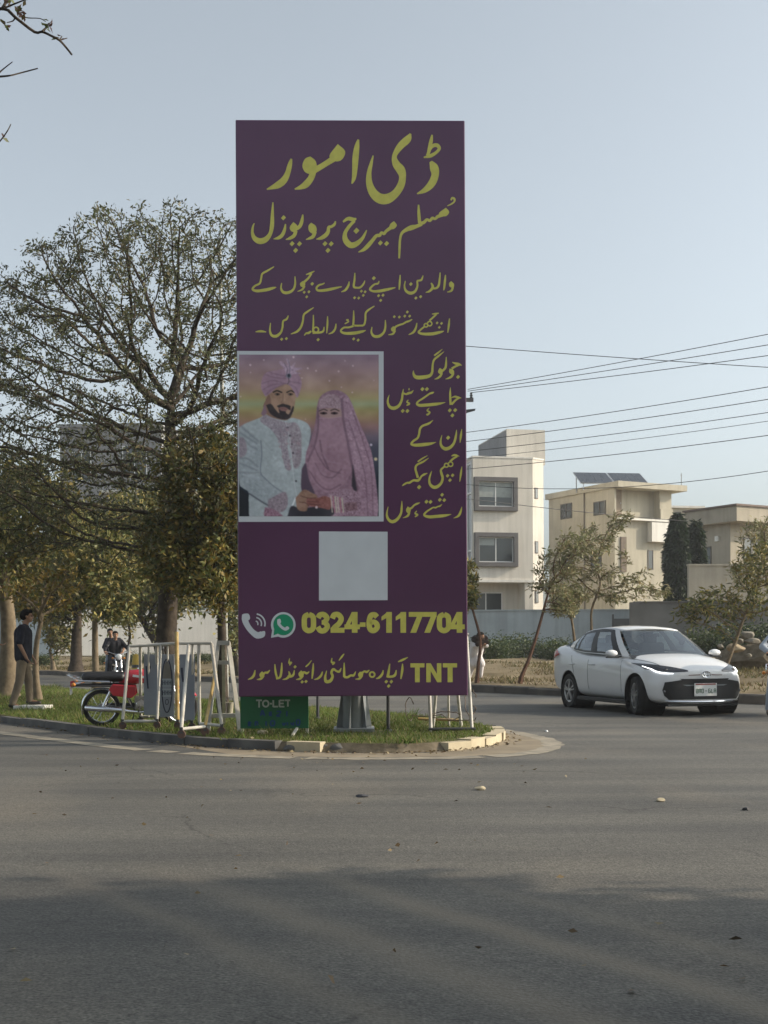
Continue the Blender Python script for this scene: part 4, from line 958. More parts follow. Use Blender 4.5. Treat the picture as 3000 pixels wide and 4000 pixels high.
# ---- grey house behind the big tree, and pale walls of the left background
o_ = W(238, HY, 88)
b4 = thing("grey_house", (o_.x, 88, .3), "tall grey house half hidden behind the big spreading tree", "house", rotz=R(-4))
kz = lambda py: zz(py, 88)
wg = 402 / FPX * 88
mb = MB(); mb.prism([(0, 0), (wg, 0), (wg, 8), (0, 8)], (0, 0, -.6), (1, 0, 0), (0, 1, 0), (0, 0, kz(1665) + .6)); mb.build("wall", M_GREYR, b4)
mb = MB(); mb.box((wg / 2, 4, kz(1665) + .12), (wg + .3, 8.3, .24)); mb.build("roof", M_GREYR, b4)
for (a, b, ya, yb) in ((.9, 2.3, 1760, 1880), (4.6, 6.4, 1740, 1860), (.9, 2.3, 1990, 2100), (4.6, 6.4, 1980, 2100), (2.9, 4.0, 2230, 2330)):
    window_at(b4, a, b, kz(yb), kz(ya), 0, None, M_WFRAME if ya < 1900 else M_BFRAME, 1)
mb = MB(); mb.box((wg * .7, -.35, kz(1920)), (wg * .55, .7, .16)); mb.build("balcony_slab", M_WHITER, b4)

def wall_thing(name, label, m, px0, px1, Z, topy, th=0.0, zb=0.2, cap=None, pil=0.0, capm=None, thick=.22):
    o = W(px0, HY, Z); og = Vector((o.x, Z, 0)); L = fac_x(px1, og, th); h = fac_z((px0 + px1) / 2, topy, og, th)
    t = thing(name, (o.x, Z, zb), label, "wall", rotz=th)
    mb = MB(); mb.box((L / 2, thick / 2, (h - zb) / 2 - .2), (L, thick, h - zb + .4)); mb.build("wall_panel", m, t)
    if cap: mb = MB(); mb.box((L / 2, thick / 2, h - zb + cap / 2 + .002), (L + .05, thick + .1, cap)); mb.build("coping", capm or m, t)
    if pil:
        n = max(2, int(L / pil) + 1)
        for i in range(n):
            mb = MB(); mb.box((L * i / (n - 1), thick / 2 - .0, (h - zb) / 2 - .15), (.34, thick + .12, h - zb + .34)); mb.build("pillar", m, t)
    return t, L, h
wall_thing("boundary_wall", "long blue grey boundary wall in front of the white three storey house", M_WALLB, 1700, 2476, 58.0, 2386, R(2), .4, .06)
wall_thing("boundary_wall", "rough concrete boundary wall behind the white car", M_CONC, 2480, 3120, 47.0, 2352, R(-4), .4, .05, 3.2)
wall_thing("boundary_wall", "low pale garden wall in front of the sandy house", M_HOUSE2, 2692, 3150, 55.0, 2210, R(4), .4, .08)
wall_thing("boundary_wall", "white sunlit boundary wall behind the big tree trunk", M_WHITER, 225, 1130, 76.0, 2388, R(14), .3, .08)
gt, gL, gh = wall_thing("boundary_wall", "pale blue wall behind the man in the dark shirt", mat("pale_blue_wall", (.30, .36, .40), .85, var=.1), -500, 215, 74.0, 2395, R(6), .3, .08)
wall_thing("boundary_wall", "plain cream boundary wall hidden behind the billboard", M_CREAMW, 1120, 1715, 72.0, 2390, R(2), .3, .06)
# dark sheet gate standing between the grey walls
o_ = W(2395, HY, 57.2); t = thing("sheet_gate", (o_.x, 57.2, .35), "dark sheet metal gate set beside the blue grey wall", "gate", rotz=R(2))
mb = MB(); mb.box((.48, 0, 1.0), (.9, .05, 2.0)); g_ = mb.build("gate_leaf", mat("dark_gate_sheet", (.05, .055, .06), .5, var=.2), t)
mb = MB(); mb.tube([(.80, -.04, .9), (.80, -.08, .95), (.80, -.08, 1.1), (.80, -.04, 1.15)], .012, 6); mb.build("handle", M_ALU, g_)
mb = MB(); mb.box((0, 0, 1.1), (.08, .1, 2.2)); mb.box((.97, 0, 1.1), (.08, .1, 2.2)); mb.build("gate_post", M_DARKSTEEL, t)
# ================================================================== TREES AND PLANTS
M_BARK = mat("bark", (0.036, 0.029, 0.024), 0.95, scale=9, detail=8, bump=0.9, bscale=22, col2=(0.085, 0.068, 0.053), spec=0.1)
M_BARKP = mat("pale_bark", (0.12, 0.095, 0.065), 0.95, scale=9, detail=8, bump=0.6, bscale=22, col2=(0.22, 0.175, 0.12), spec=0.1)
M_BARKR = mat("red_brown_bark", (0.09, 0.05, 0.035), 0.95, scale=9, detail=6, bump=0.6, bscale=22, col2=(0.15, 0.09, 0.065), spec=0.1)
M_LEAF = attr_mat("leaf", rough=0.55, trans=0.28, spec=0.35)
M_GRASS = attr_mat("grass_blade", rough=0.7, trans=0.3, spec=0.2)
PAL_BIG = [(.095, .105, .045), (.07, .085, .038), (.12, .12, .055), (.06, .068, .034), (.135, .115, .06)]
PAL_LOW = [(0.112, 0.129, 0.034), (0.084, 0.101, 0.028), (0.182, 0.161, 0.042), (0.238, 0.182, 0.049), (0.133, 0.137, 0.042), (0.063, 0.077, 0.025), (0.28, 0.245, 0.084)]
PAL_GOLD = [(0.203, 0.153, 0.033), (0.149, 0.132, 0.031), (0.256, 0.172, 0.035), (0.114, 0.117, 0.026), (0.176, 0.117, 0.029)]
PAL_SAP = [(0.204, 0.198, 0.102), (0.252, 0.234, 0.12), (0.168, 0.174, 0.078), (0.144, 0.156, 0.066), (0.288, 0.24, 0.132)]
PAL_DARK = [(.018, .032, .015), (.024, .042, .018), (.014, .025, .013), (.035, .055, .022)]
PAL_BUSH = [(0.05, 0.077, 0.024), (0.066, 0.094, 0.031), (0.033, 0.055, 0.018), (0.094, 0.11, 0.039)]

def grow(trunk, attract, step, di, dk, seed, maxit=220, tropism=(0, 0, .12)):
    """space colonisation: trunk points first, then limbs that reach for the attraction points"""
    rng = np.random.default_rng(seed); pos = []; par = []
    T = smooth_path(trunk, 8); acc = T[0]; pos.append(np.array(T[0])); par.append(-1)
    for p in T[1:]:
        if np.linalg.norm(p - pos[-1]) >= step: pos.append(np.array(p)); par.append(len(pos) - 2)
    A = np.array(attract); near = np.full(len(A), -1); nd = np.full(len(A), 1e9)
    def upd(i0):
        for i in range(i0, len(pos)):
            d = np.linalg.norm(A - pos[i], axis=1); m = d < nd; nd[m] = d[m]; near[m] = i
    start = int(len(pos) * .35); alive = np.ones(len(A), bool)
    for i in range(start, len(pos)):
        d = np.linalg.norm(A - pos[i], axis=1); m = d < nd; nd[m] = d[m]; near[m] = i
    tp = np.array(tropism); seen = {}
    for it in range(maxit):
        m = alive & (nd < di)
        if not m.any():
            if alive.any() and it < maxit - 1: di *= 1.5; 
            if di > 30: break
            continue
        ids = near[m]; dirs = A[m] - np.array([pos[k] for k in ids]); dirs /= np.linalg.norm(dirs, axis=1)[:, None] + 1e-9
        un, inv = np.unique(ids, return_inverse=True); S = np.zeros((len(un), 3)); np.add.at(S, inv, dirs)
        i0 = len(pos)
        for k, sv in zip(un, S):
            v = sv / (np.linalg.norm(sv) + 1e-9) + tp + rng.normal(0, .16, 3)
            if par[k] >= 0:
                b = pos[k] - pos[par[k]]; v = v + .35 * b / (np.linalg.norm(b) + 1e-9)
            v /= np.linalg.norm(v) + 1e-9; q = pos[k] + v * step
            c = seen.get(k, 0)
            if c >= 3: continue
            seen[k] = c + 1; pos.append(q); par.append(int(k))
        if len(pos) == i0: break
        upd(i0); alive &= nd > dk
        if not alive.any() or len(pos) > 17000: break
    return np.array(pos), np.array(par)
def radii(pos, par, tip, trunk_r, exp=2.2):
    n = len(pos); a = np.zeros(n); kids = np.zeros(n, int)
    for i in range(n - 1, 0, -1):
        if kids[i] == 0: a[i] = tip ** exp
        a[par[i]] += a[i]; kids[par[i]] += 1
    r = a ** (1 / exp)
    if r[0] > 0: r = tip + (r - tip) * (trunk_r - tip) / max(1e-6, r[0] - tip)
    return np.maximum(r, tip * .8), kids
def limb_mesh(pos, par, r, seed=0):
    mb = MB(); n = len(pos); best = {}; ch = {}
    for i in range(1, n): ch.setdefault(par[i], []).append(i)
    starts = [(0, None)]
    while starts:
        i, p = starts.pop(); chain = [] if p is None else [p]; 
        while True:
            chain.append(i); c = ch.get(i, [])
            if not c: break
            c = sorted(c, key=lambda q: -r[q]); starts += [(q, i) for q in c[1:]]; i = c[0]
        rr = [float(r[q]) for q in chain]
        if p is not None and len(rr) > 1: rr[0] = rr[1] * 1.1
        rr[-1] *= .5
        if len(chain) < 2: continue
        sides = 10 if max(rr) > .08 else (6 if max(rr) > .025 else 4)
        mb.tube([Vector(pos[q]) for q in chain], rr, sides, cap=False)
    return mb
def leaves(centers, dirs, size, pal, seed, width=.42, droop=.25, spread=1.0, jit=.1, bright=.25):
    """folded leaf blades: 4 vertices each, hung on given points"""
    rng = np.random.default_rng(seed); n = len(centers)
    d = dirs + rng.normal(0, spread, (n, 3)); d[:, 2] -= droop; d /= np.linalg.norm(d, axis=1)[:, None] + 1e-9
    nv = rng.normal(size=(n, 3)); w = np.cross(d, nv); w /= np.linalg.norm(w, axis=1)[:, None] + 1e-9
    up = np.cross(w, d); s = size * rng.uniform(.6, 1.25, (n, 1)); b = centers + rng.normal(0, jit, (n, 3))
    m = b + d * s * .5 + up * s * .10
    V = np.stack([b, m + w * s * width * .5, b + d * s, m - w * s * width * .5], 1).reshape(-1, 3)
    F = np.arange(n * 4).reshape(-1, 4)
    P = np.array(pal)[rng.integers(0, len(pal), n)] * rng.uniform(1 - bright, 1 + bright, (n, 1))
    return V, F, np.repeat(P, 4, 0)
def ellipsoid_pts(c, r, n, rng, shell=.0, zmin=-1.0, cut=None):
    out = []
    while len(out) < n:
        p = rng.uniform(-1, 1, (n * 3, 3)); q = np.linalg.norm(p, axis=1); p = p[(q < 1) & (q > shell) & (p[:, 2] > zmin)]
        p = p * np.array(r) + np.array(c)
        if cut is not None: p = p[[bool(cut(*k)) for k in p]]
        out += list(p)
    return np.array(out[:n])
def make_tree(name, label, cat, base, trunk, attract, step, di, dk, seed, tip, tr, nleaf, lsize, pal, bark, group=None, leaf_r=.03, droop=.25, width=.42, lspread=1.0, ljit=.1, extra=None, trop=(0, 0, .12)):
    t = thing(name, tuple(base), label, cat, group); B = np.array(base)
    pos, par = grow([np.array(p) - B for p in trunk], np.array(attract) - B, step, di, dk, seed, tropism=trop)
    r, kids = radii(pos, par, tip, tr)
    # trunks thin out upwards, flare at the root
    zt_ = max(p[2] for p in [np.array(q) - B for q in trunk])
    for i in range(len(pos)):
        if r[i] > tr * .45: r[i] *= 1 - .42 * min(1, max(0, pos[i][2] / zt_))
    for i in range(min(4, len(pos))): r[i] *= 1 + .35 * max(0, 1 - pos[i][2] / .35)
    limb_mesh(pos, par, r).build("trunk", bark, t, smooth=True, fix=False)
    rng = np.random.default_rng(seed + 1); cand = np.where((r < leaf_r) & (par >= 0))[0]
    wgt = np.where(kids[cand] == 0, 2.5, 1.0); pick = rng.choice(cand, nleaf, p=wgt / wgt.sum())
    f = rng.random((nleaf, 1)); c = pos[pick] * f + pos[par[pick]] * (1 - f); d = pos[pick] - pos[par[pick]]; d /= np.linalg.norm(d, axis=1)[:, None] + 1e-9
    # neighbouring leaves share a tone: clumps of light and dark foliage
    V, F, Cc = leaves(c, d, lsize, pal, seed + 2, width=width, droop=droop, spread=lspread, jit=ljit)
    cell = np.floor((c + 50) / .7).astype(int); key = (cell[:, 0] * 73856093 ^ cell[:, 1] * 19349663 ^ cell[:, 2] * 83492791) % 997
    tone = np.random.default_rng(5).uniform(.72, 1.32, 997)[key]; Cc = Cc * np.repeat(tone, 4)[:, None]
    np_mesh("crown", V, F, M_LEAF, t, cols=Cc)
    return t
_rg = np.random.default_rng(11)
def P3(px, py, Z): return np.array(W(px, py, Z))
# ---- the big spreading tree left of the billboard
Zb = 22.0; sc1 = Zb / FPX
gb = G(656, 2768); gb = np.array((gb.x, Zb, .1))
ctr = P3(640, 1680, Zb)
at = ellipsoid_pts(ctr, (790 * sc1, 3.4, 850 * sc1), 2600, _rg, .30, -.62)
at = np.concatenate([at, ellipsoid_pts(ctr, (800 * sc1, 3.5, 860 * sc1), 4200, _rg, .80, -.35)])
make_tree("spreading_tree", "big spreading tree with bare dark limbs left of the billboard", "tree", gb, [gb, P3(652, 2450, Zb), P3(660, 2150, Zb), P3(664, 1850, Zb), P3(668, 1560, Zb)],
          at, .13, 1.5, .21, 21, .0066, .205, 60000, .078, PAL_BIG, M_BARK, leaf_r=.018, droop=.0, width=.40, lspread=.7, ljit=.06)
# ---- leafy lower trees of the median and the far verge
def crown_px(boxes, Z, dz, n, rng=_rg):
    out = []
    for (xa, xb, ya, yb) in boxes:
        c = P3((xa + xb) / 2, (ya + yb) / 2, Z); out.append(ellipsoid_pts(c, ((xb - xa) / 2 / FPX * Z, dz, (yb - ya) / 2 / FPX * Z), n, rng))
    return np.concatenate(out)
def gz_at(px, Z, z): p = W(px, HY, Z); return np.array((p.x, Z, z))
b_ = gz_at(868, 20.6, .1)
make_tree("leafy_tree", "golden green leafy tree close behind the billboard's left edge", "tree", b_, [b_, P3(868, 2560, 20.6), P3(864, 2400, 20.6), P3(852, 2220, 20.6)],
          crown_px([(620, 980, 1690, 2080), (560, 860, 1930, 2330), (700, 1000, 1950, 2390), (760, 1060, 1750, 2250)], 20.6, 1.1, 380), .14, 1.1, .25, 31, .006, .095, 17000, .125, PAL_GOLD + PAL_LOW, M_BARK, leaf_r=.04, droop=.5, ljit=.13)
b_ = gz_at(28, 26.0, .1)
make_tree("leafy_tree", "thick trunked leafy tree at the left edge", "tree", b_, [b_, P3(34, 2560, 26), P3(30, 2400, 26), P3(10, 2230, 26)],
          crown_px([(-330, 170, 1750, 2180), (-60, 330, 1820, 2200), (-260, 130, 2080, 2330)], 26, 2.2, 420), .19, 1.5, .34, 32, .008, .21, 15000, .15, PAL_LOW, M_BARKP, leaf_r=.05, droop=.5, ljit=.16)
b_ = gz_at(296, 50.0, .15)
make_tree("leafy_tree", "dark leafy tree on the far verge behind the riders", "tree", b_, [b_, P3(298, 2560, 50), P3(300, 2470, 50), P3(306, 2350, 50)],
          crown_px([(90, 420, 2060, 2420), (230, 560, 1960, 2380), (60, 300, 2240, 2440)], 50, 3.4, 380), .32, 2.6, .6, 33, .014, .26, 14000, .27, PAL_LOW, M_BARK, leaf_r=.08, droop=.5, ljit=.25)
b_ = gz_at(632, 44.0, .15)
make_tree("leafy_tree", "low forked leafy tree whose stems lean left behind the barricade", "tree", b_, [b_, P3(618, 2530, 44), P3(585, 2470, 44), P3(540, 2395, 44)],
          crown_px([(380, 660, 1980, 2400), (540, 830, 2050, 2410), (430, 700, 1900, 2200)], 44, 3.0, 360), .29, 2.4, .52, 34, .013, .19, 16000, .24, PAL_LOW, M_BARK, leaf_r=.08, droop=.5, ljit=.22)
b_ = gz_at(376, 31.0, .1)
make_tree("young_tree", "young tree with a straight stem rising beside the red motorcycle", "tree", b_, [b_, P3(372, 2560, 31), P3(370, 2400, 31), P3(366, 2280, 31)],
          crown_px([(250, 500, 2000, 2390), (330, 560, 2100, 2440)], 31, 1.7, 380), .19, 1.6, .34, 35, .008, .095, 9500, .16, PAL_LOW, M_BARKP, leaf_r=.045, droop=.6, ljit=.16)
b_ = gz_at(148, 24.2, .1)
make_tree("young_tree", "bare forked pale tree right beside the man in the dark shirt", "tree", b_, [b_, P3(140, 2640, 24.2), P3(142, 2520, 24.2), P3(160, 2430, 24.2)],
          crown_px([(60, 290, 2270, 2430), (150, 330, 2200, 2400), (20, 180, 2230, 2400)], 24.2, 1.0, 150), .16, 1.4, .26, 36, .010, .075, 700, .13, PAL_GOLD, M_BARKP, leaf_r=.02, droop=.5, ljit=.08)
b_ = gz_at(208, 52.0, .15)
make_tree("young_tree", "small forked sapling on the far verge between two trunks", "tree", b_, [b_, P3(206, 2590, 52), P3(200, 2560, 52), P3(190, 2530, 52)],
          crown_px([(150, 290, 2440, 2520), (190, 300, 2470, 2560)], 52, 1.0, 130), .2, 1.8, .35, 37, .016, .10, 1000, .2, PAL_LOW, M_BARKP, leaf_r=.05, droop=.4, ljit=.15)
b_ = gz_at(486, 47.0, .15)
make_tree("young_tree", "thin curved sapling just right of the two riders", "tree", b_, [b_, P3(500, 2540, 47), P3(508, 2470, 47), P3(496, 2420, 47)],
          crown_px([(430, 560, 2330, 2450)], 47, 1.0, 140), .2, 1.8, .35, 38, .014, .07, 900, .2, PAL_LOW, M_BARK, leaf_r=.05, droop=.4, ljit=.15)
b_ = gz_at(930, 40.0, .15)
make_tree("young_tree", "dark bare stemmed tree against the white wall beside the billboard", "tree", b_, [b_, P3(918, 2560, 40), P3(900, 2480, 40), P3(890, 2400, 40)],
          crown_px([(820, 1020, 2200, 2460), (880, 1000, 2400, 2560)], 40, 1.6, 220), .24, 1.9, .42, 39, .012, .09, 2600, .18, PAL_LOW, M_BARK, leaf_r=.06, droop=.5, ljit=.18)
# ---- thin feathery saplings on the right verge
def sapling(name, label, trunk_px, Z, zb, boxes, seed, nl, ls, bark, pal=PAL_SAP, n=170, dz=.9, tr=.055):
    tr_ = [gz_at(trunk_px[0][0], Z, zb)] + [P3(x, y, Z) for x, y in trunk_px[1:]]
    return make_tree(name, label, "tree", tr_[0], tr_, crown_px(boxes, Z, dz, n), Z * .0050, Z * .05, Z * .0080, seed, Z * .00024, tr, nl, ls, pal, bark, leaf_r=Z * .0008, droop=.25, width=.27, lspread=.75, ljit=.06, trop=(0, 0, .03))
sapling("street_sapling", "thin sapling with a curved red brown stem left of the car", [(2030, 2695), (2038, 2640), (2062, 2585), (2085, 2520), (2108, 2440), (2140, 2320)], 30.5, .17,
        [(2110, 2330, 2130, 2180), (2080, 2290, 2200, 2260), (2070, 2240, 2280, 2330), (2150, 2260, 2350, 2410), (2160, 2400, 2090, 2140)], 51, 1700, .15, M_BARKR, n=80, dz=.8)
sapling("street_sapling", "forked sapling with feathery crown behind the car's rear roof", [(2318, 2700), (2312, 2520), (2310, 2440), (2308, 2380)], 31.5, .3,
        [(2130, 2330, 2190, 2250), (2170, 2420, 2110, 2175), (2230, 2480, 2040, 2105), (2370, 2480, 2000, 2060), (2250, 2430, 2200, 2260), (2330, 2560, 2225, 2285), (2400, 2640, 2280, 2340), (2290, 2470, 2300, 2360)], 52, 2500, .15, M_BARKP, n=80, dz=.8)
sapling("street_sapling", "slight sapling leaning over the car's boot", [(2262, 2700), (2246, 2520), (2238, 2450), (2225, 2380)], 33, .3,
        [(2160, 2300, 2280, 2360), (2140, 2260, 2340, 2410)], 53, 1500, .15, M_BARKP, n=130)
sapling("street_sapling", "leaning broad leaved sapling behind the car's bonnet", [(2818, 2700), (2838, 2600), (2872, 2510), (2900, 2430), (2925, 2370)], 27.5, .3,
        [(2680, 2900, 2290, 2420), (2800, 3060, 2260, 2420), (2860, 3080, 2120, 2300), (2640, 2780, 2330, 2440)], 54, 2000, .16, M_BARKP, pal=PAL_LOW, n=210)
sapling("street_sapling", "grey feathery sapling at the right edge before the sandy house", [(3060, 2700), (3040, 2500), (3010, 2350), (2985, 2200)], 29, .3,
        [(2890, 3100, 2020, 2120), (2900, 3120, 2100, 2220), (2840, 2980, 2180, 2300)], 55, 1400, .14, M_BARKP, n=190)
sapling("street_sapling", "leafy sapling half hidden by the billboard's right edge", [(1862, 2690), (1868, 2600), (1876, 2500), (1846, 2380)], 31, .17,
        [(1740, 1865, 2180, 2300), (1760, 1870, 2280, 2400), (1720, 1850, 2220, 2360)], 56, 2200, .17, M_BARKR, pal=PAL_LOW, n=170)
# ---- dark columnar trees in front of the houses
def column_tree(label, px, Z, ytop, ybot, wpx, seed):
    o = W(px, HY, Z); zt = CAM_H + (HY - ytop) / FPX * Z; zb = CAM_H + (HY - ybot) / FPX * Z; r0 = wpx / 2 / FPX * Z
    t = thing("columnar_tree", (o.x, Z, .3), label, "tree", "dark columnar trees"); rng = np.random.default_rng(seed)
    mb = MB(); mb.tube([(0, 0, -.2), (0, 0, zb - .3 + .6), (0, 0, zt - 1)], [.14, .1, .03], 8); mb.build("trunk", M_BARK, t)
    n = 5200; h = rng.random(n) ** .85; a = rng.uniform(0, 2 * np.pi, n)
    prof = np.interp(h, [0, .15, .5, .8, .95, 1], [.85, 1, .92, .62, .3, .04]) * r0 * (1 + .10 * np.sin(a * 3 + h * 9) + .08 * np.sin(h * 40 + a)); rad = prof * np.sqrt(rng.uniform(.45, 1, n))
    c = np.stack([rad * np.cos(a), rad * np.sin(a), (zb + h * (zt - zb)) - .3], 1); d = np.stack([np.cos(a) * .5, np.sin(a) * .5, np.full(n, -.5)], 1)
    V, F, Cc = leaves(c, d, .30, PAL_DARK, seed, width=.35, droop=.3, spread=.4, jit=.03)
    np_mesh("crown", V, F, M_LEAF, t, cols=Cc)
column_tree("taller dark columnar tree between the beige and sandy houses", 2648, 57.0, 2012, 2345, 92, 61)
column_tree("smaller dark columnar tree tucked against the sandy house", 2722, 57.4, 2045, 2330, 62, 62)
# ---- shrubs along the foot of the walls
def shrub_mesh(seed, r, h, n, ls, pal, name, label, grp, loc):
    rng = np.random.default_rng(seed); t = thing(name, loc, label, "shrub", grp)
    mb = MB()
    for q in range(7):
        a = rng.uniform(0, 6.28); e = (r * .6 * math.cos(a), r * .6 * math.sin(a), h * rng.uniform(.55, .9)); mb.tube([(0, 0, -.15), (e[0] * .4, e[1] * .4, e[2] * .5), e], [.025, .016, .006], 5)
    mb.build("stem", M_BARK, t)
    lob = rng.uniform(-1, 1, (9, 3)) * np.array((r * .65, r * .5, h * .28)) + np.array((0, 0, h * .5)); c = lob[rng.integers(0, 9, n)] + rng.normal(size=(n, 3)) * np.array((r * .26, r * .26, h * .19)); c[:, 2] = np.abs(c[:, 2])
    V, F, Cc = leaves(c, np.zeros((n, 3)), ls, pal, seed, width=.5, droop=-.2, spread=1, jit=.02)
    np_mesh("foliage", V, F, M_LEAF, t, cols=Cc); return t
SHR = [(1880, 49, 0.90, "bush hugging the blue grey wall nearest the billboard"), (1955, 51, 0.78, "bush beside the white clad walker"), (2030, 53, 1.05, "tallest bush against the blue grey wall"), (2110, 52, 0.74, "low bush behind the curved red brown sapling stem"),
       (2170, 50, 0.86, "bush just left of the car's tail light"), (2700, 47, 0.94, "bush right above the car's windscreen"), (2770, 45, 1.17, "round bush before the concrete wall beside the leaning sapling"), (2960, 44, 1.33, "big bush by the rubble at the right edge"), (2900, 48, 1.09, "bush behind the rubble heap"), (3040, 42, 1.17, "bush crossing the right edge"),
       (2560, 49, 0.94, "bush hidden mostly by the car roof")]
shr0 = [shrub_mesh(71, 1.25, 1.15, 2600, .13, PAL_BUSH, "wall_shrub", "dark green " + SHR[0][3], "shrubs along the boundary walls", (0, 0, 0)),
        shrub_mesh(72, 1.15, 1.3, 2400, .14, PAL_DARK + PAL_BUSH, "wall_shrub", "dark green " + SHR[1][3], "shrubs along the boundary walls", (0, 0, 0))]
for i, (px, Z, s, lb) in enumerate(SHR):
    o = shr0[i] if i < 2 else copy_tree(shr0[i % 2])
    p = W(px, HY, Z); o.location = (p.x, Z, .42); o.scale = (s * 1.15, s, s * .85); o.rotation_euler = (0, 0, i * 1.3); o["label"] = "dark green " + lb
# left verge shrubs (low, dry)
for i, (px, Z, s, lb) in enumerate([(150, 55, .7, "low dry bush behind the man in the dark shirt"), (420, 56, .6, "low dry bush on the far verge right of the riders"), (560, 55, .8, "low dry bush behind the barricade's grey panels"), (780, 54, .7, "low dry bush between barricade and trestle")]):
    o = copy_tree(shr0[0]); p = W(px, HY, Z); o.location = (p.x, Z, .3); o.scale = (s, s, s * .6); o.rotation_euler = (0, 0, i * 2.1); o["label"] = lb
# ---- grass of the median (uncountable) and dry tufts of the verge
from mathutils.geometry import tessellate_polygon
def scatter_poly(poly, n, rng):
    P = np.array(poly); lo, hi = P.min(0), P.max(0); out = []
    while len(out) < n:
        q = rng.uniform(lo, hi, (n * 2, 2)); m = np.zeros(len(q), bool)
        for (ax, ay), (bx, by) in zip(P, np.roll(P, -1, 0)):
            c = ((ay > q[:, 1]) != (by > q[:, 1])) & (q[:, 0] < (bx - ax) * (q[:, 1] - ay) / (by - ay + 1e-12) + ax); m ^= c
        out += list(q[m])
    return np.array(out[:n])
def blades(xy, z, h, w, pal, seed, lean=.5):
    rng = np.random.default_rng(seed); n = len(xy); hh = h * rng.uniform(.4, 1.3, n); a = rng.uniform(0, 6.28, n); l = rng.normal(0, lean, (n, 2)) * hh[:, None]
    b = np.stack([xy[:, 0], xy[:, 1], np.full(n, z) if np.isscalar(z) else z], 1); s = np.stack([np.cos(a), np.sin(a), np.zeros(n)], 1) * (w * rng.uniform(.6, 1.3, n))[:, None] / 2
    tip = b + np.stack([l[:, 0], l[:, 1], hh], 1)
    V = np.stack([b - s, b + s, tip], 1).reshape(-1, 3); F = np.arange(3 * n).reshape(-1, 3)
    C = np.array(pal)[rng.integers(0, len(pal), n)] * rng.uniform(.7, 1.3, (n, 1)); return V, F, np.repeat(C, 3, 0)
vis = [p for p in ISL if p[0] > -14]
ISLV = [p for p in inset(ISL, .14)]
rg = np.random.default_rng(5)
xy = scatter_poly([(max(x, -12), y) for x, y in ISLV], 95000, rg)
d_ = (xy[:, 1] - 13); keep = rg.random(len(xy)) < np.clip(1.25 - d_ * .045, .25, 1); xy = xy[keep]
# worn patches where the turf is thin
pt = np.sin(xy[:, 0] * 1.7 + 1) * np.cos(xy[:, 1] * 1.3) + .6 * np.sin(xy[:, 0] * 4.1 + xy[:, 1] * 2.7); xy = xy[rg.random(len(xy)) < np.clip(.95 - .35 * (pt > .55), 0, 1)]
V, F, Cc = blades(xy, .09, .055, .012, [(.12, .19, .03), (.15, .21, .04), (.09, .15, .025), (.20, .22, .06), (.24, .21, .09), (.10, .13, .03)], 8)
patch = .82 + .30 * np.sin(xy[:, 0] * .9 + 2) * np.sin(xy[:, 1] * .7) ; Cc = Cc * np.repeat(patch, 3)[:, None]
tag(np_mesh("grass", V, F, M_GRASS, cols=Cc), kind="stuff")
def verge_scatter(n, seed, k0, k1, s0, s1):
    r_ = np.random.default_rng(seed); L = [Vector(p) for p in FAR[1:]]; cum = [0]
    for a, b in zip(L, L[1:]): cum.append(cum[-1] + (b - a).length)
    out = []
    for s, k in zip(r_.uniform(s0, s1, n), r_.uniform(k0, k1, n)):
        for q in range(len(L) - 1):
            if s <= cum[q + 1]: p = L[q].lerp(L[q + 1], (s - cum[q]) / (cum[q + 1] - cum[q])); d = (L[q + 1] - L[q]).normalized(); break
        out.append((p.x + d.y * k, p.y - d.x * k, np.interp(k, [0, 3, 5.5, 9, 30], [.15, .19, .36, .5, .52])))
    return np.array(out)
vp = verge_scatter(52000, 9, .9, 11, 2, 75)
cl = np.sin(vp[:, 0] * .8) * np.sin(vp[:, 1] * .6 + 1) + .5 * np.sin(vp[:, 0] * 2.3 + vp[:, 1] * 1.9); vp = vp[cl > -.1]
V, F, Cc = blades(vp[:, :2], vp[:, 2], .13, .035, [(.19, .15, .075), (.14, .115, .055), (.10, .10, .035), (.24, .19, .10), (.085, .095, .03), (.13, .09, .05)], 10, .7)
tag(np_mesh("dry_grass", V, F, M_GRASS, cols=Cc), kind="stuff")

# weeds in the median and dry leaves gathered along the kerb (uncountable)
rg = np.random.default_rng(15)
ctrs = scatter_poly([(max(x, -9), y) for x, y in ISLV], 120, rg); wx = np.repeat(ctrs, 26, 0) + rg.normal(0, .06, (120 * 26, 2))
V, F, Cc = blades(wx, .09, .13, .016, [(.10, .16, .03), (.14, .18, .05), (.22, .19, .08), (.08, .12, .03)], 16, .8)
tag(np_mesh("weeds", V, F, M_GRASS, cols=Cc), kind="stuff")
pts = []
for (x, y) in [ISL[i] for i in range(8, 4 * 18)]:
    for _ in range(9): pts.append((x + rg.normal(0, .10), y - abs(rg.normal(0, .09)) - .02))
pts += [tuple(G(rg.uniform(100, 2300), 2950 + rg.exponential(90)).xy) for _ in range(70)] + [tuple(G(rg.uniform(0, 3000), rg.uniform(3000, 3900)).xy) for _ in range(26)]
pts += [tuple(p) for p in scatter_poly([(max(x, -9), y) for x, y in ISLV], 260, rg)]
pts = np.array(pts); n = len(pts); isl = np.arange(n) >= n - 260
c3 = np.stack([pts[:, 0], pts[:, 1], np.where(isl, .115, .012)], 1); dd = np.stack([rg.normal(size=n), rg.normal(size=n), np.zeros(n)], 1)
V, F, Cc = leaves(c3, dd, .045, [(.20, .15, .08), (.13, .09, .05), (.26, .21, .12), (.08, .06, .04)], 17, width=.55, droop=0, spread=.15, jit=.003)
V[:, 2] = np.maximum(V[:, 2], .008)
tag(np_mesh("leaf_litter", V, F, M_LEAF, cols=Cc), kind="stuff")

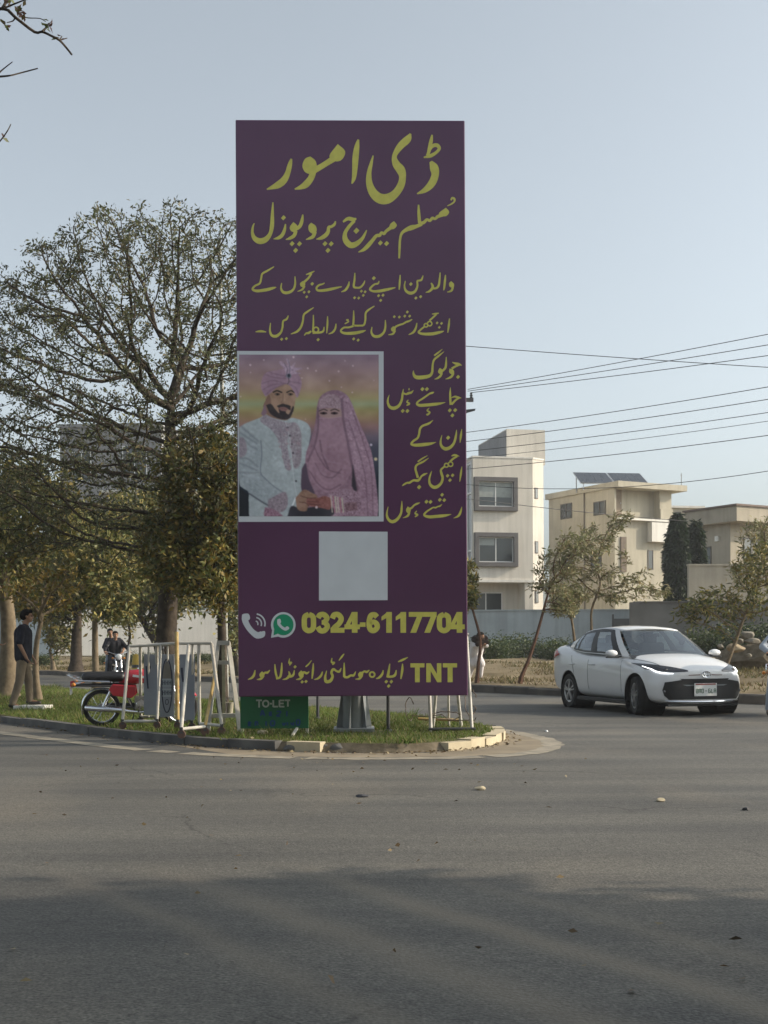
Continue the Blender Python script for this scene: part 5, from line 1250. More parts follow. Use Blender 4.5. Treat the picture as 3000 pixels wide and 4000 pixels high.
# far-off belt of trees closing the horizon
rg = np.random.default_rng(19); n = 26000
tx = rg.uniform(-95, 95, n); ty = 118 + rg.normal(0, 3.5, n); top = 4.2 + 1.1 * np.sin(tx * .35) + .8 * np.sin(tx * .93 + 1) + .5 * np.sin(tx * 2.1)
c3 = np.stack([tx, ty, top * np.sqrt(rg.random(n)) + .2], 1)
V, F, Cc = leaves(c3, np.zeros((n, 3)), .75, PAL_BUSH + PAL_DARK + PAL_LOW[:2], 20, width=.6, droop=.1, spread=1, jit=.1)
tag(np_mesh("far_tree_belt", V, F, M_LEAF, cols=Cc), kind="stuff")
# ================================================================== CAR
M_CARW = mat("car_white_paint", (0.72, 0.73, 0.74), 0.28, var=0.02, scale=1.5, coat=0.6, spec=0.5)
M_TRIM = mat("black_trim", (0.014, 0.014, 0.016), 0.45, var=0.2, scale=8)
M_RUBBER = mat("tyre_rubber", (0.022, 0.021, 0.021), 0.85, var=0.2, scale=10)
M_ALLOY = mat("alloy_rim", (0.48, 0.49, 0.51), 0.3, metal=0.85, var=0.08)
M_DARKALLOY = mat("dark_alloy", (0.05, 0.05, 0.055), 0.4, metal=0.5, var=0.1)
M_CHROME = mat("chrome", (0.72, 0.73, 0.75), 0.14, metal=1.0, var=0.04)
M_CGLASS = glass_mat("car_glass", (0.24, 0.29, 0.29), alpha=0.91, rough=0.03)
M_RED = mat("tail_lamp_red", (0.42, 0.025, 0.04), 0.2, var=0.15, coat=0.5)
M_LAMP = mat("smoked_headlamp", (0.03, 0.032, 0.04), 0.12, var=0.2, spec=0.8)
M_DRL = emit_mat("lit_lamp_strip", (0.95, 0.98, 1.0), 1.6)
M_PLATE = mat("plate_white", (0.66, 0.67, 0.66), 0.5, var=0.03)
M_PLGRN = mat("plate_green", (0.05, 0.12, 0.06), 0.6, var=0.1)
M_SEAT = mat("seat_grey", (0.11, 0.11, 0.12), 0.9, var=0.15)
M_SKIN = mat("skin", (0.26, 0.145, 0.09), 0.6, var=0.08, scale=8, spec=0.35)
M_HAIR = mat("black_hair", (0.008, 0.007, 0.007), 0.9, var=0.3, scale=30, spec=0.1)

def wheel(parent, loc, side, R_=0.315, wd=0.2, steer=0.0, spokes=5, name="wheel"):
    """tyre mesh with rim, dark barrel and spokes; the axle lies along local y"""
    mb = MB(); w = wd / 2
    mb.lathe([(R_ * .66, -w * .9), (R_ * .93, -w), (R_ * .985, -w * .78), (R_, -w * .4), (R_, w * .4), (R_ * .985, w * .78), (R_ * .93, w), (R_ * .66, w * .9), (R_ * .64, 0), (R_ * .66, -w * .9)], 36, axis='Y')
    t = mb.build(name, M_RUBBER, parent, smooth=True); t.location = loc; t.rotation_euler = (0, 0, steer)
    mb = MB(); mb.lathe([(R_ * .66, -w * .85), (R_ * .66, w * .85)], 32, axis='Y'); mb.lathe([(0.001, side * w * .25), (R_ * .66, side * w * .3)], 32, axis='Y'); mb.build("barrel", M_DARKALLOY, t, smooth=True)
    mb = MB(); y = side * w * .86
    mb.lathe([(R_ * .60, y), (R_ * .67, y + side * .006), (R_ * .67, y - side * .03), (R_ * .60, y - side * .03), (R_ * .60, y)], 36, axis='Y')
    mb.lathe([(0.001, y + side * .012), (R_ * .15, y + side * .006), (R_ * .17, y - side * .03)], 16, axis='Y')
    for k_ in range(spokes):
        for da in (-.16, .16):
            a = 2 * math.pi * k_ / spokes; p0 = Vector((math.sin(a + da * 1.4) * R_ * .14, y, math.cos(a + da * 1.4) * R_ * .14)); p1 = Vector((math.sin(a + da) * R_ * .63, y, math.cos(a + da) * R_ * .63))
            mb.bar(p0, p1, R_ * .085, .025, up=(0, 1, 0))
    mb.build("rim", M_ALLOY, t)
    return t
def grid_mesh(P):
    """faces over a grid of points [i][j]"""
    n, m = len(P), len(P[0]); return [p for r in P for p in r], [(i * m + j, (i + 1) * m + j, (i + 1) * m + j + 1, i * m + j + 1) for i in range(n - 1) for j in range(m - 1)]
def make_car(loc, rotz):
    t = thing("parked_car" if False else "car", loc, "white four door saloon car turning on the road with its lamp strip lit", "car", rotz=rotz)
    # half sections (y outward, z up) from front (x=+) to rear; local +x is the nose
    # columns: sill inner, sill, lower flank, crease, shoulder, deck edge, deck mid, centre
    S = [
        (2.16, [(.0, .22), (.42, .21), (.50, .34), (.52, .48), (.50, .60), (.40, .685), (.22, .715), (0, .722)]),
        (2.10, [(.0, .19), (.62, .19), (.70, .33), (.715, .48), (.69, .61), (.58, .715), (.32, .755), (0, .765)]),
        (1.95, [(.0, .17), (.74, .18), (.815, .33), (.83, .50), (.80, .655), (.69, .775), (.40, .825), (0, .838)]),
        (1.65, [(.0, .17), (.78, .19), (.852, .35), (.865, .55), (.84, .72), (.74, .845), (.45, .905), (0, .915)]),
        (1.25, [(.0, .17), (.78, .19), (.855, .36), (.868, .58), (.845, .77), (.76, .905), (.46, .965), (0, .978)]),
        (0.82, [(.0, .17), (.78, .20), (.855, .36), (.866, .60), (.845, .80), (.775, .955), (.48, 1.005), (0, 1.02)]),
        (0.35, [(.0, .17), (.78, .20), (.855, .36), (.865, .61), (.848, .83), (.79, .965), (.50, .99), (0, 1.0)]),
        (-0.35, [(.0, .17), (.78, .20), (.855, .36), (.865, .62), (.85, .85), (.79, .985), (.50, 1.0), (0, 1.0)]),
        (-1.0, [(.0, .18), (.78, .21), (.855, .37), (.867, .63), (.852, .89), (.79, 1.03), (.50, 1.05), (0, 1.05)]),
        (-1.45, [(.0, .19), (.77, .22), (.852, .38), (.868, .64), (.85, .93), (.785, 1.085), (.50, 1.12), (0, 1.125)]),
        (-1.85, [(.0, .22), (.74, .25), (.83, .40), (.85, .66), (.83, .95), (.75, 1.125), (.46, 1.165), (0, 1.17)]),
        (-2.12, [(.0, .27), (.66, .29), (.755, .43), (.79, .67), (.78, .95), (.71, 1.12), (.42, 1.165), (0, 1.17)]),
        (-2.23, [(.0, .33), (.52, .35), (.61, .46), (.65, .68), (.65, .93), (.60, 1.07), (.34, 1.115), (0, 1.12)])]
    rows = []
    for x, sec in S: rows.append([(x + (-.16 * (y / .87) ** 2 if x > 1.9 else (.10 * (y / .87) ** 2 if x < -2 else 0)), y, z) for y, z in sec] + [(x + (-.16 * (y / .87) ** 2 if x > 1.9 else (.10 * (y / .87) ** 2 if x < -2 else 0)), -y, z) for y, z in sec[-2:0:-1]])
    for r in rows: r.append(r[0])
    m = len(rows[0]) - 1
    vs = [p for r in rows for p in r[:m]]
    fs = [(i * m + j, i * m + (j + 1) % m, (i + 1) * m + (j + 1) % m, (i + 1) * m + j) for i in range(len(rows) - 1) for j in range(m)]
    fs += [tuple(range(m)), tuple((len(rows) - 1) * m + j for j in range(m - 1, -1, -1))]
    mb = MB(); mb.add(vs, fs); body = mb.build("body", M_CARW, t, smooth=True)
    sd_ = body.modifiers.new("s", 'SUBSURF'); sd_.levels = 3; sd_.render_levels = 3; apply_mods(body)
    WX = (1.36, -1.19); RW = 0.312; TR = .755
    for wx in WX:
        for sgn in (1, -1):
            c = MB(); c.lathe([(0.001, sgn * .45), (RW + .062, sgn * .45), (RW + .062, sgn * 1.1), (0.001, sgn * 1.1)], 40, (wx, 0, RW), axis='Y'); cu = c.build("cutter", M_TRIM, None)
            cu.parent = t
            b_ = body.modifiers.new("arch", 'BOOLEAN'); b_.operation = 'DIFFERENCE'; b_.object = cu; b_.solver = 'EXACT'
            apply_mods(body); bpy.data.objects.remove(cu, do_unlink=True)
    body.data.polygons.foreach_set("use_smooth", [True] * len(body.data.polygons))
    try: body.data.set_sharp_from_angle(angle=R(32))
    except Exception: pass
    # dark liners inside the arches and a black belly
    for wx in WX:
        for sgn in (1, -1):
            mb = MB(); mb.lathe([(RW + .060, sgn * .47), (RW + .060, sgn * .845)], 36, (wx, 0, RW), axis='Y'); mb.lathe([(0.001, sgn * .47), (RW + .060, sgn * .47)], 36, (wx, 0, RW), axis='Y'); mb.build("arch_liner", M_TRIM, t)
    mb = MB(); mb.box((0.1, 0, .185), (3.9, 1.25, .05)); mb.build("underbody", M_TRIM, t)
    for sgn in (1, -1):
        mb = MB(); mb.box((.085, sgn * .80, .195), (1.85, .10, .07)); mb.build("side_skirt", M_TRIM, t, bevel=.01)
    # ---- cabin: rails as curves of (x, half width, z)
    belt = [(1.02, .735, .925), (.62, .795, .965), (0.0, .80, .985), (-.62, .80, 1.005), (-1.10, .765, 1.045), (-1.50, .68, 1.085)]
    rail = [(.26, .555, 1.400), (.02, .575, 1.432), (-.30, .580, 1.443), (-.70, .575, 1.425), (-1.05, .56, 1.375), (-1.42, .54, 1.265)]
    def side(u, v, s, off=0.0):
        """u along the cabin 0 front..1 rear, v 0 belt..1 rail; s = side"""
        k_ = u * 5; i = min(4, int(k_)); f = k_ - i
        B_ = Vector(belt[i]).lerp(Vector(belt[i + 1]), f); T_ = Vector(rail[i]).lerp(Vector(rail[i + 1]), f); p = B_.lerp(T_, v); bow = .035 * math.sin(math.pi * v)
        return Vector((p.x, s * (p.y + bow + off), p.z + off * .4))
    # roof skin
    mb = MB(); rows = []
    hdr = [(.30, .54, 1.392)] + rail
    for i, (x, y, z) in enumerate(hdr):
        crown = .040; rows.append([Vector((x + .09 * (1 - (q / 6) ** 2) * (1 if i < 2 else 0) - .10 * (1 - (q / 6) ** 2) * (1 if i == len(hdr) - 1 else 0), y * q / 6, z + crown * (1 - (q / 6) ** 2))) for q in range(-6, 7)])
    v_, f_ = grid_mesh(rows); mb.add(v_, f_); ro = mb.build("roof", M_CARW, t, smooth=True)
    so = ro.modifiers.new("t", 'SOLIDIFY'); so.thickness = .03; so.offset = -1
    # side frames: pillars and rails in body colour, then black inner frame, then glass
    def patch(us, vs_, s, off): 
        return grid_mesh([[side(u, v, s, off) for v in vs_] for u in us])
    for s in (1, -1):
        mb = MB()
        for us, vs_ in (((0, .04, .08, .12), np.linspace(0, 1, 5)), (np.linspace(0.12, .86, 16), (.955, 1.0)), (np.linspace(.86, 1, 5), np.linspace(0, 1, 5)), (np.linspace(.12, .86, 16), (0, .03))):
            v_, f_ = patch(us, vs_, s, 0.0); mb.add(v_, f_)
        mb.build("cabin_frame", M_CARW, t, smooth=True)
        mb = MB()
        for us, vs_ in ((np.linspace(.12, .86, 16), (.86, .965)), (np.linspace(.12, .86, 16), (.03, .10)), ((.12, .165, .22), (.10, .3, .6, .88)), ((.44, .52), (.10, .3, .6, .88)), ((.73, .76), (.10, .3, .6, .88)), ((.825, .86), (.10, .3, .6, .88))):
            v_, f_ = patch(us, vs_, s, .003); mb.add(v_, f_)
        mb.build("window_trim", M_TRIM, t, smooth=True)
        for (ua, ub) in ((.22, .44), (.52, .73), (.76, .825)):
            v_, f_ = patch(np.linspace(ua, ub, 5), np.linspace(.10, .88, 5), s, 0.0); mb = MB(); mb.add(v_, f_); mb.build("side_window", M_CGLASS, t, smooth=True)
    # windscreen and rear window
    def screen(b0, b1, t0, t1, name, m, ins, bulge, off=0.0):
        rows = []
        for i in range(6):
            v = ins + (1 - 2 * ins) * i / 5; L, Rr = Vector(b0).lerp(Vector(t0), v), Vector(b1).lerp(Vector(t1), v); rows.append([L.lerp(Rr, ins * .6 + (1 - 1.2 * ins) * j / 8) + Vector((bulge * (1 - ((j - 4) / 4) ** 2), 0, off)) for j in range(9)])
        v_, f_ = grid_mesh(rows); mb = MB(); mb.add(v_, f_); return mb.build(name, m, t, smooth=True)
    screen((1.02, .735, .93), (1.02, -.735, .93), (.28, .545, 1.395), (.28, -.545, 1.395), "windscreen", M_CGLASS, .02, .11)
    screen((-1.86, .66, 1.115), (-1.86, -.66, 1.115), (-1.42, .54, 1.265), (-1.42, -.54, 1.265), "rear_window", M_CGLASS, .03, -.09)
    rows = [[Vector((1.03 + .115 * (1 - (q / 8) ** 2) + dx, .745 * q / 8, .915 + dz)) for q in range(-8, 9)] for dx, dz in ((.06, .012), (0, .022), (-.09, .055))]
    v_, f_ = grid_mesh(rows); mb = MB(); mb.add(v_, f_); mb.build("cowl", M_TRIM, t, smooth=True)
    # interior
    mb = MB(); mb.box((.62, 0, .885), (.75, 1.34, .10)); mb.build("dashboard", M_TRIM, t, bevel=.03)
    mb = MB(); mb.box((.60, .22, .948), (.16, .46, .012)); mb.build("dash_papers", mat("paper_white", (.6, .6, .58), .8), t)
    for (x, y) in ((-.05, .37), (-.05, -.37), (-.95, .35), (-.95, -.35)):
        mb = MB(); mb.box((x, y, .62), (.5, .50, .16)); mb.box((x - .26, y, .90), (.14, .48, .56), (0, R(-14), 0)); mb.box((x - .34, y, 1.24), (.09, .25, .16)); mb.build("seat", M_SEAT, t, bevel=.03)
    mb = MB(); mb.lathe([(.17, -.012), (.185, 0), (.17, .012), (.16, 0), (.17, -.012)], 24, axis='X'); sw = mb.build("steering_wheel", M_TRIM, t, smooth=True); sw.location = (.42, -.37, .93); sw.rotation_euler = (0, R(-25), 0)
    mb = MB(); mb.box((.42, 0, 1.31), (.03, .22, .06)); mb.build("rear_view_mirror", M_TRIM, t, bevel=.01)
    # ---- nose: shapes projected on to the front skin
    dg = bpy.context.evaluated_depsgraph_get(); from mathutils.bvhtree import BVHTree
    bv = BVHTree.FromObject(body, dg)
    def fr(y, z, off):
        h = bv.ray_cast(Vector((4, y, z)), Vector((-1, 0, 0)))
        if h[0] is None: h = bv.find_nearest(Vector((2.1, y, z)))
        return h[0] + h[1] * off
    def face_patch(poly, name, m, off, parent=None, depth=0.0, nsub=7):
        """polygon in (y,z) of the front view, filled with strips that follow the bodywork"""
        zs = sorted(set([z for _, z in poly])); rows = []
        def span(z):
            xs = []
            n = len(poly)
            for i in range(n):
                (ay, az), (by, bz) = poly[i], poly[(i + 1) % n]
                if abs(az - bz) < 1e-9: continue
                if min(az, bz) - 1e-9 <= z <= max(az, bz) + 1e-9: xs.append(ay + (by - ay) * (z - az) / (bz - az))
            return (min(xs), max(xs)) if xs else None
        zz_ = np.concatenate([np.linspace(a, b, nsub, endpoint=False) for a, b in zip(zs, zs[1:])] + [[zs[-1]]])
        for z in zz_:
            sp_ = span(min(max(z, zs[0] + 1e-5), zs[-1] - 1e-5))
            if sp_: rows.append([fr(sp_[0] + (sp_[1] - sp_[0]) * q / 48, z, off) for q in range(49)])
        v_, f_ = grid_mesh(rows); mb = MB(); mb.add(v_, f_); return mb.build(name, m, parent or t, smooth=True)
    face_patch([(-.665, .335), (-.60, .27), (.60, .27), (.665, .335), (.69, .42), (.66, .545), (.40, .585), (-.40, .585), (-.66, .545), (-.69, .42)], "grille", M_TRIM, .009)
    face_patch([(-.40, .505), (-.33, .485), (.33, .485), (.40, .505)], "grille_bar", M_GREYSTEEL, .014, nsub=2)
    face_patch([(-.44, .60), (.44, .60), (.40, .575), (-.40, .575)], "upper_slot", M_TRIM, .010, nsub=2)
    for s in (1, -1):
        face_patch([(s * .10, .668), (s * .30, .660), (s * .30, .650), (s * .10, .655)], "slot", mat("slot_dark", (.16, .08, .07), .5), .006, nsub=2)
        # headlamp wraps round the corner
        rows = []
        for q in range(15):
            f = q / 14; y = .30 + .50 * f; zc = .722 + .055 * f + (.045 * max(0, f - .6)); hh = .010 + .040 * math.sin(min(1, f * 1.15) * math.pi * .62)
            rows.append([fr(s * y, zc + hh * w_, .006) for w_ in (-1, -.5, 0, .5, 1)])
        v_, f_ = grid_mesh(rows); mb = MB(); mb.add(v_, f_); hl = mb.build("headlight", M_LAMP, t, smooth=True)
        pth = [fr(s * y, z, .014) for y, z in ((.79, .79), (.755, .745), (.72, .705), (.66, .685), (.60, .680), (.53, .678))]
        mb = MB(); mb.tube(pth, [.006, .009, .009, .008, .006, .004], 6); mb.build("lamp_strip", M_DRL, hl, smooth=True)
        mb = MB(); c = fr(s * .60, .735, .005); mb.ball(c, (.012, .035, .020)); mb.build("lamp_lens", M_DARKALLOY, hl, smooth=True)
        mb = MB(); c = fr(s * .66, .40, .01); mb.ball(c, (.008, .035, .022)); mb.build("fog_lamp", mat("fog_lamp_glass", (.10, .10, .11), .2), t, smooth=True)
    mb = MB(); pth = [fr(y, z, .018) for y, z in ((-.64, .258), (-.58, .250), (-.50, .245), (-.25, .238), (0, .236), (.25, .238), (.50, .245), (.58, .250), (.64, .258))]; mb.tube(pth, [.008, .015, .018, .018, .018, .018, .018, .015, .008], 6); mb.build("lower_lip", M_CHROME, t, smooth=True)
    # emblem: three ovals
    c = fr(0, .668, .012); em = MB()
    def oval(cy, cz, ry, rz, w_=.007):
        pts = [Vector((c.x + .004, cy + ry * math.cos(a), cz + rz * math.sin(a))) for a in np.linspace(0, 2 * math.pi, 25)]; em.tube(pts, w_, 5, cap=False)
    oval(0, c.z, .075, .050); oval(0, c.z + .004, .026, .046, .006); oval(0, c.z + .020, .052, .020, .006); em.build("emblem", M_CHROME, t, smooth=True)
    # plate with raised characters
    pc_ = fr(0, .425, .0); px_ = max(fr(y, .425, 0).x for y in (-.2, 0, .2)) + .03
    mb = MB(); mb.box((px_, -.02, .425), (.012, .40, .205)); pl = mb.build("number_plate", M_PLATE, t, bevel=.004)
    mb = MB(); mb.box((px_ + .0075, -.02, .512), (.003, .36, .022)); mb.build("plate_band", mat("plate_red", (.25, .06, .05), .6), pl)
    mb = MB()
    def seg(cy, cz, pat, w_=.030, h_=.062):
        th_ = .010
        S_ = {'t': (0, h_ / 2, w_, th_), 'm': (0, 0, w_, th_), 'b': (0, -h_ / 2, w_, th_), 'l': (-w_ / 2, 0, th_, h_), 'r': (w_ / 2, 0, th_, h_), 'L': (-w_ / 2, -h_ / 4, th_, h_ / 2), 'R': (w_ / 2, -h_ / 4, th_, h_ / 2), 'U': (-w_ / 2, h_ / 4, th_, h_ / 2), 'V': (w_ / 2, h_ / 4, th_, h_ / 2)}
        for k_, ch_ in enumerate(pat):
            y, z, a, b = S_[ch_]; mb.box((px_ + .0076 + k_ * .00015, cy + y, cz + z), (.003, a, b))
    for cy, pat in ((-.165, "tmlr"), (-.115, "lb"), (-.065, "tmlbR"), (.055, "tlrb"), (.105, "tmlr"), (.155, "tmlrb")): seg(-cy - .02 - .0, .405, pat.replace('R', 'R'))
    mb.box((px_ + .0076, -.015, .405), (.003, .03, .01)); mb.build("plate_characters", M_PLGRN, pl)
    # tail lamps, mirrors, handles
    for s in (1, -1):
        rows = []
        for q in range(9):
            f = q / 8; x = -1.66 - .48 * f; h0 = .955 - .06 * min(1, f * 1.6); h1 = .975 + .085 * math.sin(min(1, f * 1.5) * 1.57)
            def sd2(x, z):
                h = bv.ray_cast(Vector((x, s * 3, z)), Vector((0, -s, 0))); h = h if h[0] is not None else bv.find_nearest(Vector((x, s * .6, z))); return h[0] + Vector((-.006, s * .014, .006))
            rows.append([sd2(x, h0 + (h1 - h0) * g / 4) for g in range(5)])
        v_, f_ = grid_mesh(rows); mb = MB(); mb.add(v_, f_); mb.build("tail_light", M_RED, t, smooth=True)
        mi = MB(); mi.ball((.78, s * .975, 1.0), (.065, .115, .062)); mm = mi.build("mirror", M_CARW, t, smooth=True)
        mb = MB(); mb.bar((.78, s * .80, .945), (.78, s * .93, .965), .06, .03); mb.box((.80, s * .97, .935), (.10, .2, .025)); mb.build("mirror_foot", M_TRIM, mm, bevel=.005)
        for hx in (-.22, -1.05):
            h = bv.ray_cast(Vector((hx, s * 3, .80)), Vector((0, -s, 0)))[0]; mb = MB(); mb.tube([(hx - .10, h.y - s * .005, .80), (hx - .08, h.y + s * .03, .803), (hx + .08, h.y + s * .03, .803), (hx + .10, h.y - s * .005, .80)], .014, 6); mb.build("door_handle", M_CARW, t, smooth=True)
        # door shut lines
        for xs in ((.80, .86, .90, .86), (-.40, -.40, -.38, -.36), (-1.12, -1.0, -.90, -.88)):
            pts = []
            for z, x in zip(np.linspace(.955, .30, 9), np.interp(np.linspace(0, 3, 9), range(4), xs)):
                h = bv.ray_cast(Vector((x, s * 3, z)), Vector((0, -s, 0)))
                if h[0] is not None: pts.append(h[0] + h[1] * .0005)
            if len(pts) > 3: mb = MB(); mb.tube(pts, .0045, 4); mb.build("door_gap", M_TRIM, t)
    for s in (1, -1):     # bonnet edges
        pts = []
        for x in np.linspace(.95, 1.95, 12):
            y = s * (.735 - .16 * max(0, x - 1.0) ** 1.5); h = bv.ray_cast(Vector((x, y, 3)), Vector((0, 0, -1)))
            if h[0] is not None: pts.append(h[0] + h[1] * .0004)
        mb = MB(); mb.tube(pts, .005, 4); mb.build("bonnet_gap", mat("gap_grey", (.12, .12, .12), .7), t)
    for k_, wx in enumerate(WX):
        for s in (1, -1): wheel(t, (wx, s * TR, RW), s, RW, .205, R(-14) if k_ == 0 else 0.0)
    return t
cw = G(2518, 2795); cr = G(2263, 2765)
CAR_YAW = math.atan2(-0.962, 0.275)
# place so that the near front wheel stands where it does in the photograph
fwd = Vector((math.cos(CAR_YAW), math.sin(CAR_YAW), 0)); lft = Vector((-fwd.y, fwd.x, 0))
c_ = Vector((cw.x - .02, cw.y + .25, 0)) - fwd * 1.36 + lft * .755
car = make_car((c_.x, c_.y, 0), CAR_YAW)
# ================================================================== PEOPLE
M_NAVY = mat("navy_shirt", (0.016, 0.017, 0.026), 0.9, var=0.25, scale=12, bump=.2, bscale=30, spec=.2)
M_BLACKC = mat("black_cloth", (0.014, 0.014, 0.018), 0.9, var=0.3, scale=12, bump=.2, bscale=30, spec=.2)
M_KHAKI = mat("khaki_cloth", (0.17, 0.135, 0.095), 0.9, var=0.2, scale=9, bump=.2, bscale=30, spec=.2)
M_DENIM = mat("faded_denim", (0.17, 0.20, 0.24), 0.9, var=0.2, scale=9, spec=.2)
M_WHITEC = mat("white_cotton", (0.66, 0.63, 0.64), 0.9, var=0.08, scale=9, bump=.3, bscale=18, spec=.2)
M_GREYC = mat("pale_grey_cotton", (0.36, 0.40, 0.45), 0.9, var=0.1, scale=9, bump=.3, bscale=18, spec=.2)
M_BROWNC = mat("dark_brown_shawl", (0.035, 0.024, 0.020), 0.95, var=0.3, scale=9, bump=.3, bscale=18, spec=.15)
M_SHOE = mat("dark_leather", (0.02, 0.016, 0.013), 0.5, var=0.2)
M_BLUEC = mat("pale_blue_shirt", (0.33, 0.43, 0.50), 0.9, var=0.1, scale=9)
M_REDC = mat("red_sleeve", (0.33, 0.06, 0.06), 0.9, var=0.1, scale=9)
V3 = Vector
def hand(mb, wrist, d, side_v, curl=.25, s=1.0):
    """palm, four unequal bent fingers and a thumb leaving the side of the palm"""
    d = V3(d).normalized(); sv = V3(side_v); sv = (sv - d * sv.dot(d)).normalized(); pn = d.cross(sv)
    w = V3(wrist)
    for k in (-1.2, -.4, .4, 1.2): mb.capsule(w + sv * .012 * k * s, w + d * .085 * s + sv * .020 * k * s, .016 * s, .013 * s, 8)
    for k, L in ((-1.2, .066), (-.4, .078), (.4, .074), (1.2, .058)):
        a = w + d * .088 * s + sv * .021 * k * s; m = a + (d * math.cos(curl) + pn * math.sin(curl)) * L * .55 * s; e = m + (d * math.cos(curl * 2.4) + pn * math.sin(curl * 2.4)) * L * .5 * s
        mb.capsule(a, m, .0105 * s, .0095 * s, 8); mb.capsule(m, e, .0095 * s, .008 * s, 8)
    t0 = w + d * .025 * s - sv * .024 * s; t1 = t0 + (d * .6 - sv * .8).normalized() * .042 * s + pn * .01; t2 = t1 + (d * .9 - sv * .3 + pn * .3).normalized() * .034 * s
    mb.capsule(t0, t1, .014 * s, .012 * s, 8); mb.capsule(t1, t2, .012 * s, .0095 * s, 8)
def head(mb, c, f, up=(0, 0, 1), s=1.0):
    """skull, jaw, nose, ears, brow and lips round the head centre c, facing f"""
    c = V3(c); f = V3(f).normalized(); u = V3(up); u = (u - f * u.dot(f)).normalized(); r = f.cross(u)
    M = Matrix((r, f, u)).transposed()
    def b(p, rad): mb.ball(c + (r * p[0] + f * p[1] + u * p[2]) * s, tuple(k * s for k in rad), 12, 10, rot=M.to_euler())
    b((0, -.012, .03), (.074, .092, .085)); b((0, .022, -.035), (.058, .068, .072)); b((0, .05, -.075), (.032, .034, .028))
    b((0, .090, -.018), (.013, .020, .020)); b((0, .080, .008), (.010, .016, .03)); b((0, .082, -.052), (.024, .012, .009))
    for q in (-1, 1): b((q * .076, -.008, -.01), (.010, .020, .030)); b((q * .032, .076, .030), (.02, .012, .008))
def eyes(t, c, f, s=1.0):
    c = V3(c); f = V3(f).normalized(); r = f.cross(V3((0, 0, 1))).normalized(); mb = MB()
    for q in (-1, 1): mb.ball(c + r * .031 * q * s + f * .079 * s + V3((0, 0, .008)), .009 * s, 8, 6)
    return mb
def person(loc, rotz, label, J, top, bottom, shoes, group=None, hairlen=.0, kurta=False, sleeves=1.0, hand_curl=.35, hair=True, cap=None):
    """J: joints in metres, +x is forward and +y is the person's left"""
    t = thing("person", loc, label, "person", group, rotz)
    j = {k: V3(v) for k, v in J.items()}
    f = V3(J.get('face', (1, 0, 0)))
    b = MB(); head(b, j['head'], f); b.capsule(j['neck'] + V3((0, 0, -.05)), j['head'] + V3((-.01, 0, -.06)), .055, .05)
    b.capsule(j['pelvis'], j['chest'], .10, .11); b.capsule(j['sL'], j['sR'], .062, .062)
    for q, sg in (('L', 1), ('R', -1)):
        b.capsule(j['s' + q], j['e' + q], .050, .038); b.capsule(j['e' + q], j['w' + q], .038, .026)
        hand(b, j['w' + q], j['h' + q] - j['w' + q], J.get('hs' + q, (1, 0, 0)), hand_curl)
        b.capsule(j['p' + q], j['k' + q], .080, .055); b.capsule(j['k' + q], j['a' + q], .052, .036); b.capsule(j['a' + q], j['t' + q], .036, .028)
        b.capsule(j['pelvis'], j['p' + q], .10, .08)
    flesh(b, "body", M_SKIN, t, .0095, 2)
    c = MB(); pz = j['pelvis'] + V3((0, 0, -.03))
    for sg in (-1, 1):
        o = V3((0, .055 * sg, 0)) if abs((j['sL'] - j['sR']).y) > .1 else (j['sL'] - j['sR']).normalized() * .055 * sg
        c.capsule(pz + o, j['chest'] + o * 1.25, .142, .148); c.capsule(j['chest'] + o, j['neck'] + V3((0, 0, -.07)) + o * .5, .135, .074)
    c.capsule(j['sL'], j['sR'], .072, .072)
    for q in 'LR':
        e = j['s' + q].lerp(j['e' + q], min(1, sleeves * 1.0)); c.capsule(j['s' + q], e, .068, .056 if sleeves >= 1 else .066)
        if sleeves > 1: c.capsule(j['e' + q], j['e' + q].lerp(j['w' + q], sleeves - 1), .056, .046)
    if kurta:
        for q in 'LR': c.capsule(pz, j['p' + q].lerp(j['k' + q], .85) , .15, .125)
        c.capsule(pz, (j['kL'] + j['kR']) / 2 + V3((0, 0, .06)), .15, .14)
    flesh(c, "shirt", top, t, .012, 3)
    c = MB()
    for q in 'LR':
        c.capsule(j['pelvis'] + V3((0, 0, -.02)), j['p' + q], .118, .10); c.capsule(j['p' + q], j['k' + q], .096, .074); c.capsule(j['k' + q], j['a' + q] + (j['k' + q] - j['a' + q]) * .06, .074, .060)
    flesh(c, "trousers", bottom, t, .012, 3)
    for q in 'LR':
        c = MB(); c.capsule(j['a' + q] + V3((0, 0, -.03)), j['t' + q], .043, .034); c.capsule(j['a' + q] - (j['t' + q] - j['a' + q]) * .2 + V3((0, 0, -.03)), j['a' + q] + V3((0, 0, -.02)), .038, .042); flesh(c, "shoe", shoes, t, .011, 2)
    if hair:
        c = MB(); h = j['head']; r = f.cross(V3((0, 0, 1))).normalized()
        c.ball(h + V3((0, 0, .052)) - f * .022, (.088, .088, .078), 14, 10); c.ball(h + V3((0, 0, .01)) - f * .052, (.078, .078, .085), 14, 10); c.ball(h + V3((0, 0, .085)) + f * .035, (.062, .062, .040), 12, 8)
        for q in (-1, 1): c.ball(h + r * .068 * q + V3((0, 0, .02)), (.018, .018, .035), 8, 6)
        flesh(c, "hair", cap or M_HAIR, t, .012, 2)
    e = eyes(t, j['head'], f); e.build("eyes", M_HAIR, t, smooth=True)
    return t
